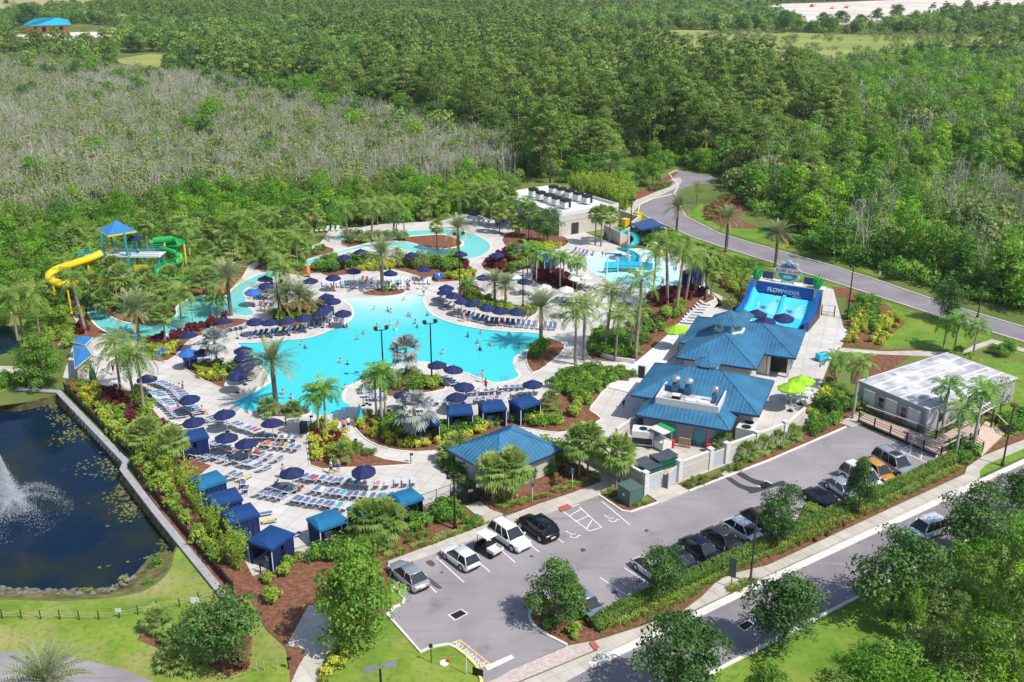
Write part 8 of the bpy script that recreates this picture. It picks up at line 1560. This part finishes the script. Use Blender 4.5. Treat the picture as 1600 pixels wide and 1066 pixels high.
car('sedan',(1003,885),(1042,914),'white','white car half hidden behind the young hedge oak');car('sedan',(1043,874),(1084,898),'navy','dark blue car beside the hidden white car');car('sedan',(1072,851),(1122,884),'navy','glossy black blue sedan second from the young oak');car('sedan',(1105,837),(1158,869),'bronze','dark grey brown sedan left of the white sedan');car('sedan',(1138,822),(1188,853),'pale','pale white sedan in the middle parking row');car('sedan',(1168,808),(1214,838),'navy','dark blue car hidden behind the round hedge oak')
car('coupe',(1257,772),(1314,803),'black','low black sports car with turquoise windscreen shade','sunshade');car('coupe',(1296,756),(1340,785),'silver','silver coupe beside the black sports car');car('bigsuv',(1318,741),(1378,774),'white','big white sport utility car behind the slim oak');car('hatch',(1350,731),(1394,759),'orange','orange taxi coloured car');car('bigsuv',(1370,718),(1424,750),'silver','big silver sport utility car with sunroof at the row end','sunroof');car('suv',(1468,828),(1418,846),'pale','silver car driving on the near road')
t=thing('golf_cart','white roofed golf cart with cargo bed parked between white cars','golf cart',(G(762,863,Z_A)),ang((779,869),(748,851)));b=MB();b.loft([[(-1.3,-.6,.3),(1.2,-.6,.3),(1.2,.6,.3),(-1.3,.6,.3)],[(-1.3,-.62,.55),(1.25,-.58,.55),(1.25,.58,.55),(-1.3,.62,.55)]]);b.loft([[(.75,-.58,.55),(1.28,-.5,.55),(1.28,.5,.55),(.75,.58,.55)],[(.8,-.5,.95),(1.1,-.4,.85),(1.1,.4,.85),(.8,.5,.95)]]);b.build('body',M['black'],t);b=MB();b.box(-.3,.35,-.55,.55,.55,.85);b.box(-.45,-.28,-.55,.55,.8,1.3);b.build('seat',M['trim_black'],t);b=MB()
for x in(-.45,.85):
 for y in(-.56,.56):b.bar((x,y,.6),(x*.85,y,1.85),.045)
b.build('roof_posts',M['dark_metal'],t);b=MB();b.loft([[(-.65,-.65,1.85),(.95,-.65,1.85),(.95,.65,1.85),(-.65,.65,1.85)],[(-.6,-.6,1.95),(.88,-.58,1.95),(.88,.58,1.95),(-.6,.6,1.95)]]);b.build('roof',PAINT['white'],t);b=MB()
for q in((-1.45,-.5,-.62,.62,.62,.7),(-1.5,-1.45,-.62,.62,.7,.95),(-.55,-.5,-.62,.62,.7,.95),(-1.45,-.55,-.64,-.6,.7,.95),(-1.45,-.55,.6,.64,.7,.95)):b.box(*q)
b.build('cargo_bed',M['ac_white'],t)
for x in(-.9,.85):
 for s in(-1,1):b=MB();b.M=Matrix.Translation((x,s*.55,.26))@Matrix.Rotation(R(90),4,'X');b.lathe([(.12,-.1),(.26,-.1),(.26,.1),(.12,.1)],14);b.build('wheel',M['tyre'],t)
# ---------- lamps, signs, fences ----------
def lamp(bx,by,ty,label,kind='pool',z=0.0,m='black'):
 p=G(bx,by,z);h=height_at(bx,by,ty,z);t=thing('lamp_post',label,'lamp post',p,R(20));b=MB();b.tube([(0,0,0),(0,0,.5),(0,0,.55),(0,0,h-.2)],[.2,.2,.11,.08],10);b.build('pole',M[m],t)
 if kind=='pool':
  b=MB();b.bar((-.7,0,h-.25),(.7,0,h-.25),.08);b.build('cross_arm',M[m],t)
  for s in(-.7,.7):b=MB();b.cbox((s,.1,h),(.42,.5,.38));b.build('floodlight',M['dark_metal'],t)
 elif kind=='street':b=MB();b.lathe([(.12,0),(.42,.12),(.38,.3),(.05,.42)],12,(0,0,h-.3));b.build('lantern',M[m],t)
 elif kind=='solar':b=MB();b.box(-1.2,-.2,-.3,.3,h-.05,h+.05);b.box(.2,1.2,-.3,.3,h-.05,h+.05);b.bar((-.3,0,h-.1),(.3,0,h-.1),.08);b.build('twin_head',M['steel'],t)
 else:
  b=MB();b.bar((-.5,0,h*.97),(.5,0,h*.97),.06);b.build('cross_arm',M[m],t);b=MB();b.lathe([(.1,0),(.24,.1),(.2,.38),(.05,.5)],10,(-.5,0,h*.97));b.lathe([(.1,0),(.24,.1),(.2,.38),(.05,.5)],10,(.5,0,h*.97));b.build('lantern',M['dark_metal'],t)
 return t
M['bronze_pole']=shade_mat('bronze_pole',(.075,.05,.035),.5)
for a in[(600,572+28,513,'tall black floodlight post left of the island silver palm'),(675,597,503,'tall black floodlight post right of the island silver palm'),(719,466,365,'tall black lamp post on the right bank by the yellow shrubs'),(817,480,418,'black lamp post between the umbrellas on the right bank'),(438,520-10,440,'black lamp post behind the left navy umbrellas'),(984,386,312,'black lamp post beside the spiral slide','twin'),(1101,470,398,'black lamp post at the head of the white path','twin'),(826,385,335,'black lamp post by the plant building trees','twin'),(711,828,745,'black lamp post on the mulch by the entrance gate','twin'),(1323,500,415,'black lamp post beside the surf ride','twin'),(1527,497,441,'slim lamp post on the far road verge','street',0,'bronze_pole'),(1172,912,796,'brown street lamp in the round bed by the near road','street',0,'bronze_pole'),(1566,728,632,'brown street lamp on the grass strip below the cabin','street',0,'bronze_pole'),(597,1100,1042,'twin headed lamp on the lower lawn','solar')]:lamp(*a)
def signpost(px,ty,label,m,w_,h_,rz,z=0.0,text=None,post='ac_white'):
 p=G(*px,z);H_=height_at(px[0],px[1],ty,z);t=thing('sign_post',label,'sign',p,rz);b=MB();b.tube([(0,0,0),(0,0,H_)],.04,6);b.build('post',M[post],t);b=MB();b.box(-w_/2,w_/2,-.05,-.03,H_-h_,H_);bd=b.build('board',M[m],t)
 if text:o=link('lettering',text_mesh(text,w_*.3,'lettering',M['white_paint'],.004),bd,(0,-.058,H_-h_/2));o.rotation_euler=(R(90),0,0)
signpost((832,785),754,'white and blue parking sign nearest the pavilion','hut_blue',.35,.5,R(-20));signpost((894,762),732,'white and blue parking sign by the walled yard','hut_blue',.35,.5,R(-20));signpost((1142,920),872,'dark green banner sign beside the brown street lamp','green_box',.7,1.9,R(-35),post='dark_metal');signpost((729,1054),1018,'thin pale post at the yellow kerb','ac_white',.06,.1,0);signpost((674,1036),1006,'thin dark post on the lower lawn','dark_metal',.3,.35,R(0),post='dark_metal');signpost((747,1057),1044,'small dark sign with white lines at the parking entrance','drain_black',.9,.75,R(-25),text='STOP\nHERE' if False else None,post='dark_metal');signpost((305,943),933,'white notice board at the end of the rope fence','white_paint',.75,.7,R(0),post='dark_metal');signpost((187,966),950,'small grey notice on the rope fence','ac_white',.5,.4,0,post='dark_metal');signpost((1374,433),424,'thin grey marker post at the forest edge','ac_white',.25,.6,0)
for i,(x,y)in enumerate([(1010,992),(1250,838)]):pass
t=thing('waste_bin','square black waste bin left of the fork planter','waste bin',G(475,676,DECKZ));b=MB();b.cbox((0,0,.6),(.75,.75,1.2));b.build('body',M['black'],t);b=MB();b.cbox((0,0,1.23),(.82,.82,.08));b.build('lid',M['dark_metal'],t)
t=thing('waste_bin','round black waste bin by the entrance gate','waste bin',G(710,785,DECKZ));b=MB();b.lathe([(.42,0),(.45,1.0),(.3,1.2)],14);b.build('body',M['black'],t);b=MB();b.lathe([(.47,.98),(.47,1.06)],14);b.build('rim',M['dark_metal'],t)
for i,(x,y,k)in enumerate([(486,663,0),(555,700,1),(642,723,2),(451,1046,3),(408,898,4)]):
 t=thing('path_light',['short black path light at the top of the fork planter','short black path light beside the crescent path','short black path light at the tip of the fork planter','short black path light beside the footpath','short black post light at the fence corner'][i],'path light',G(x,y,DECKZ if i<3 else 0));b=MB();b.tube([(0,0,0),(0,0,.95)],.05,6);b.build('post',M['black'],t);b=MB();b.cbox((.1,0,1.0),(.35,.2,.18));b.build('head',M['black'],t)
def mesh_fence(px,label,H_=1.35,z=0.0,sp_=2.2):
 t=thing('fence',label,'fence',(0,0,0));P=W(px,z);b=MB();c=MB()
 for p,q in zip(P,P[1:]):
  k=max(1,round((q-p).length/sp_))
  for i in range(k+1):e=MB();o=p.lerp(q,i/k);e.bar(o,o+Vector((0,0,H_+.1)),.06);e.build('post',M['dark_metal'],t)
  for h_ in(.1,H_):c.bar(p+Vector((0,0,h_)),q+Vector((0,0,h_)),.035)
  m_=int((q-p).length/.16)
  for i in range(m_):o=p.lerp(q,(i+.5)/m_);c.bar(o+Vector((0,0,.1)),o+Vector((0,0,H_)),.012)
 c.build('pickets',M['dark_metal'],t)
mesh_fence([(407,895),(487,870),(575,840),(660,792),(704,776),(716,771)],'thin dark picket fence along the lower deck edge',z=DECKZ)
t=thing('entrance_gate','black double entrance gate at the top of the white path','gate',(0,0,0));P=W([(722,788),(749,781)],DECKZ)
for a,c,nm in((P[0],(P[0]+P[1])/2,'leaf'),((P[0]+P[1])/2,P[1],'leaf')):
 b=MB();
 for h_ in(.1,.9,1.7):b.bar(a+Vector((0,0,h_)),c+Vector((0,0,h_)),.07)
 for k in np.linspace(0,1,9):o=a.lerp(c,k);b.bar(o,o+Vector((0,0,1.75)),.05 if 0<k<1 else.12)
 b.build(nm,M['black'],t)
b=MB();q=P[1]+Vector((.1,-.12,1.75));b.cbox(q,(.9,.05,.45),ang((722,788),(749,781)));b.build('notice',M['white_paint'],t);b=MB();o=(P[0]+P[1])/2+Vector((0,-.1,1.35));b.cbox(o,(.5,.04,.3),R(20));b.build('notice',M['ac_white'],t)
WL=[(26,607),(91,612),(197,722),(192,733),(247,804),(349,929)];t=thing('pond_wall','grey capped sheet pile wall along the pond','wall',(0,0,0));P=W(WL,.25);b=MB();strip(b,[(p.x,p.y)for p in P],.7,.12,.3);b.build('wall_cap',M['wall_cap']if 'wall_cap' in M else shade_mat('wall_cap',(.34,.33,.34),.8,var=.15,scale=2),t);b=MB();q=resample([(p.x,p.y)for p in P],.28);z=[(p.x+(.12 if i//2%2 else-.12)*.7,p.y+(.12 if i//2%2 else-.12)*.7)for i,p in enumerate(q)];b.loft([[(x,y,-2.2)for x,y in z],[(x,y,.12)for x,y in z]],closed=False,caps=False);b.build('sheet_piles',shade_mat('sheet_pile',(.52,.50,.48),.7,var=.12),t)
t=thing('pond_fence','black mesh fence on the land side of the pond wall','fence',(0,0,0));P2=[Vector((*p,0))for p in offset_line([(p.x,p.y)for p in P],.9,False)];P3=[Vector((*p,0))for p in offset_line([(p.x,p.y)for p in P],-.9,False)]
pick=P2 if P2[2].x>P3[2].x else P3;b=MB()
for p,q_ in zip(pick[1:],pick[2:]):
 b.add([p+Vector((0,0,.0)),q_,q_+Vector((0,0,1.15)),p+Vector((0,0,1.15))],[(0,1,2,3)])
b.build('screen',M['black'],t);b=MB()
for p,q_ in zip(pick[1:],pick[2:]):
 k=max(1,int((q_-p).length/2.4))
 for i in range(k+1):b=MB();o=p.lerp(q_,i/k);b.bar(o,o+Vector((0,0,1.3)),.07);b.build('post',M['dark_metal'],t)
RF=[(4,967),(34,967),(64,968),(94,968),(124,969),(155,969),(187,966),(216,961),(246,953),(281,949),(311,940),(343,928)];PR=W(RF,0)
for i,p in enumerate(PR[:-1]):
 t=thing('rope_post','dark rope fence post on the lower lawn, %s from the left'%ordinal(i),'post',p,0,'rope fence posts');b=MB();b.tube([(0,0,0),(0,0,.85)],.045,7);b.build('post',M['rail_brown'],t);b=MB();b.lathe([(.055,.85),(.055,.89),(.03,.92)],7);b.build('cap',M['dark_metal'],t)
M['rope']=shade_mat('rope',(.40,.36,.28),.9);t=thing('rope','pale rope slung between the posts of the lower lawn','rope',(0,0,0));b=MB()
for p,q in zip(PR,PR[1:]):
 for h_ in(.75,.45):b.tube([p.lerp(q,k)+Vector((0,0,h_-.16*math.sin(math.pi*k)))for k in np.linspace(0,1,7)],.014,5)
b.build('rope_line',M['rope'],t)
for i,(x,y)in enumerate([(413,1048),(433,1047),(402,1050)]):
 t=thing('lawn_peg','thin wooden peg beside the lower left footpath, %s from the right'%ordinal((1,0,2)[i]),'peg',G(x,y));b=MB();b.tube([(0,0,0),(0,0,.9)],.035,6);b.build('post',M['rope'],t);b=MB();b.lathe([(.05,.9),(.02,.96)],6);b.build('cap',M['rope'],t)
t=thing('fire_hydrant','red fire hydrant with silver top in the lower left bed','fire hydrant',G(262,1051));b=MB();b.smooth=True;b.lathe([(.2,0),(.2,.08),(.13,.12),(.13,.62),(.17,.64),(.17,.70)],12);b.build('barrel',M['red_p'],t);b=MB();b.lathe([(.17,.70),(.13,.86),(.04,.93),(.04,.99)],12);b.build('bonnet',M['ac_white'],t);b=MB();b.tube([(-.26,0,.5),(.26,0,.5)],.08,8);b.tube([(0,-.25,.45),(0,0,.45)],.09,8);b.build('nozzle',M['red_p'],t)
t=thing('valve_cover','white and red valve cover on the lower lawn','valve',G(694,1037));b=MB();b.lathe([(.35,0),(.35,.1)],14);b.build('collar',M['white_paint'],t);b=MB();b.lathe([(.12,0),(.12,.3),(.04,.34)],10,(.3,.1,0));b.build('valve',M['red_p'],t)
for i,(x,y)in enumerate([(984,939),(958,962),(1023,924),(1100,872),(1133,864),(1165,846),(1195,845),(1321,790),(1411,750),(1424,697),(1441,704),(1462,722)]):
 t=thing('space_marker','small white space number post at the head of a parking bay','marker post',G(x,y,Z_A),R(34),'parking bay markers');b=MB();b.box(-.16,-.12,-.03,.03,0,.75);b.box(.12,.16,-.03,.03,0,.75);b.build('legs',M['white_paint'],t);b=MB();b.box(-.2,.2,-.02,.02,.5,.8);b.build('board',M['white_paint'],t)
M['spray']=None
m_,nt_,N_,L2=_new('spray');o_=N_.new('ShaderNodeOutputMaterial');d_=N_.new('ShaderNodeBsdfDiffuse');d_.inputs[0].default_value=(.85,.88,.92,1);tl_=N_.new('ShaderNodeBsdfTranslucent');tl_.inputs[0].default_value=(.85,.88,.92,1);mx_=N_.new('ShaderNodeMixShader');mx_.inputs[0].default_value=.5;tp_=N_.new('ShaderNodeBsdfTransparent');m2=N_.new('ShaderNodeMixShader');m2.inputs[0].default_value=.5;L2.new(d_.outputs[0],mx_.inputs[1]);L2.new(tl_.outputs[0],mx_.inputs[2]);L2.new(tp_.outputs[0],m2.inputs[1]);L2.new(mx_.outputs[0],m2.inputs[2]);L2.new(m2.outputs[0],o_.inputs[0]);M['spray']=m_
t=thing('fountain','white water jet fountain in the pond','fountain',G(24,806,PONDZ));rng=np.random.default_rng(9);P=[];
n=30000;k=rng.random(n)**.8;P.append(np.stack([rng.normal(0,.12+.95*(1-k)**1.5)-.10*k*6,rng.normal(0,.10+.75*(1-k)**1.5),k*6.8],1))
jets=rng.integers(0,7,11000);tt=rng.random(11000)**1.5;aa=jets*.9+.3+rng.normal(0,.10+.06*tt);rr=.2+5.2*tt;P.append(np.stack([np.cos(aa)*rr,np.sin(aa)*rr,2.2*(1-tt)*(.4+tt)*2+rng.normal(0,.15+.12*tt)],1))
P=np.concatenate(P);P[:,2]=np.maximum(P[:,2],.05);V,F=cards(P,unit(rng.normal(size=P.shape)),.075,.8,rng);link('spray',np_mesh('spray',[(V,F,0,.5)],[m_]),t);b=MB();b.lathe([(.5,-.2),(.5,.12),(.15,.3)],14);b.build('float',M['black'],t)
for i,(x,y)in enumerate([(747,588),(793,592)]):
 t=thing('pool_ladder',['bright steel ladder at the lower right pool edge','bright steel handrail at the right pool steps'][i],'ladder',G(x,y,DECKZ));b=MB()
 for s in(-.3,.3):b.tube([(s,-.5,0),(s,-.5,.8),(s,0,.95),(s,.4,.7),(s,.5,-.3)],.03,6)
 b.build('rails',M['steel'],t);b=MB()
 for z in(-.25,.05):b.bar((-.3,.5,z),(.3,.5,z),.05)
 b.build('treads',M['steel'],t)
for i,(x,y)in enumerate([(568,634),(573,631),(578,633),(371,529),(378,525)]):
 t=thing('queue_post','thin black queue post at the %s'%('pool tip by the royal palms' if i<3 else 'left pool bank'),'post',G(x,y,DECKZ),0,'queue posts by the pool');b=MB();b.tube([(0,0,0),(0,0,1.1)],.04,6);b.build('post',M['black'],t);b=MB();b.lathe([(.25,0),(.25,.05),(.05,.08)],12);b.build('foot',M['black'],t)
for x,y,m,lb in((721,412,'yellow_p','yellow folded parasol standing by the lagoon'),(841,423,'yellow_p','yellow folded parasol beside the blue cabana'),(563,664,'cyan_pad','turquoise surfboard sign at the crescent bed'),(482,433,'orange_wall','orange warning cone board by the back left palms'),(146,598,'green_p','bright green plastic egg seat at the west bed')):
 t=thing('folded_parasol' if 'parasol' in lb else('board_sign' if 'board' in lb else 'egg_seat'),lb,lb.split()[2]if 'seat' not in lb else 'seat',G(x,y,DECKZ));b=MB();b.smooth=True;b.lathe([(.12,.1),(.42,.5),(.36,1.3),(.16,2.1),(.05,2.6)],10);b.build('body',M[m],t);b=MB();b.lathe([(.25,0),(.25,.1)],10);b.build('foot',M['dark_metal'],t)
for i,(x,y)in enumerate([(1236,624),(1256,614),(1243,630),(1262,622)]):
 t=thing('terrace_table','white terrace table under the lime umbrellas, %s from the left'%ordinal((0,2,1,3)[i]),'table',G(x,y,DECKZ),ka);b=MB();b.box(-.55,.55,-.4,.4,.7,.75);b.build('table_top',M['white_metal'],t)
 for sx in(-.45,.45):
  for sy in(-.3,.3):b=MB();b.bar((sx,sy,0),(sx,sy,.7),.05);b.build('leg',M['white_metal'],t)
 for j,s in enumerate((-1,1)):
  q=G(x,y,DECKZ)+ku*s*.9;c=thing('terrace_chair','white chair at the %s lime umbrella table, %s side'%(ordinal((0,2,1,3)[i]),('left','right')[j]),'chair',(q.x,q.y,DECKZ),ka+(0 if s<0 else R(180)));b=MB();b.box(-.24,.24,-.24,.24,.4,.45);b.build('seat',M['white_metal'],c);b=MB();b.box(-.26,-.21,-.24,.24,.45,.9);b.build('backrest',M['white_metal'],c)
  for sx in(-.2,.2):
   for sy in(-.2,.2):b=MB();b.bar((sx,sy,0),(sx,sy,.4),.04);b.build('leg',M['white_metal'],c)
t=thing('power_line','thin power line pole rising over the far woods','utility pole',G(522,36));b=MB();b.tube([(0,0,0),(0,0,16)],.25,6);b.build('pole',M['bark'],t);b=MB();b.bar((-2.5,0,15),(2.5,0,15),.3);b.build('cross_arm',M['bark'],t)
for i,(x,y)in enumerate([(1268,11),(1300,14),(1322,13)]):
 t=thing('site_machine',['red earth mover on the far pale clearing','yellow earth mover on the far pale clearing','orange earth mover right on the far pale clearing'][i],'digger',G(x,y));t.scale=(.6,.6,.6);b=MB();b.box(-3,3,-1.4,1.4,1.0,3.2);b.box(-1,1.6,-1.2,1.2,3.2,4.8);b.build('body',M[('red_p','yellow_p','orange_wall')[i]],t);b=MB();b.box(-3.6,3.6,-1.7,-.9,0,1.2);b.box(-3.6,3.6,.9,1.7,0,1.2);b.build('tracks',M['black'],t);b=MB();b.bar((2,0,3),(6,0,5),.6);b.bar((6,0,5),(7.5,0,1.5),.5);b.build('arm',M[('red_p','yellow_p','orange_wall')[i]],t)
# ---------- the air ----------
hz=bpy.data.materials.new('air');hz.use_nodes=True;hn=hz.node_tree;hn.nodes.clear();ho=hn.nodes.new('ShaderNodeOutputMaterial');hv=hn.nodes.new('ShaderNodeVolumePrincipled')
hv.inputs['Color'].default_value=(.80,.88,.96,1);hv.inputs['Density'].default_value=.00009;hv.inputs['Anisotropy'].default_value=.2;hn.links.new(hv.outputs[0],ho.inputs['Volume'])
b=MB();b.box(-4600,4600,-260,7100,-4.2,60);tag(b.build('haze',hz),'thin daylight haze over the whole place','haze',kind='stuff')
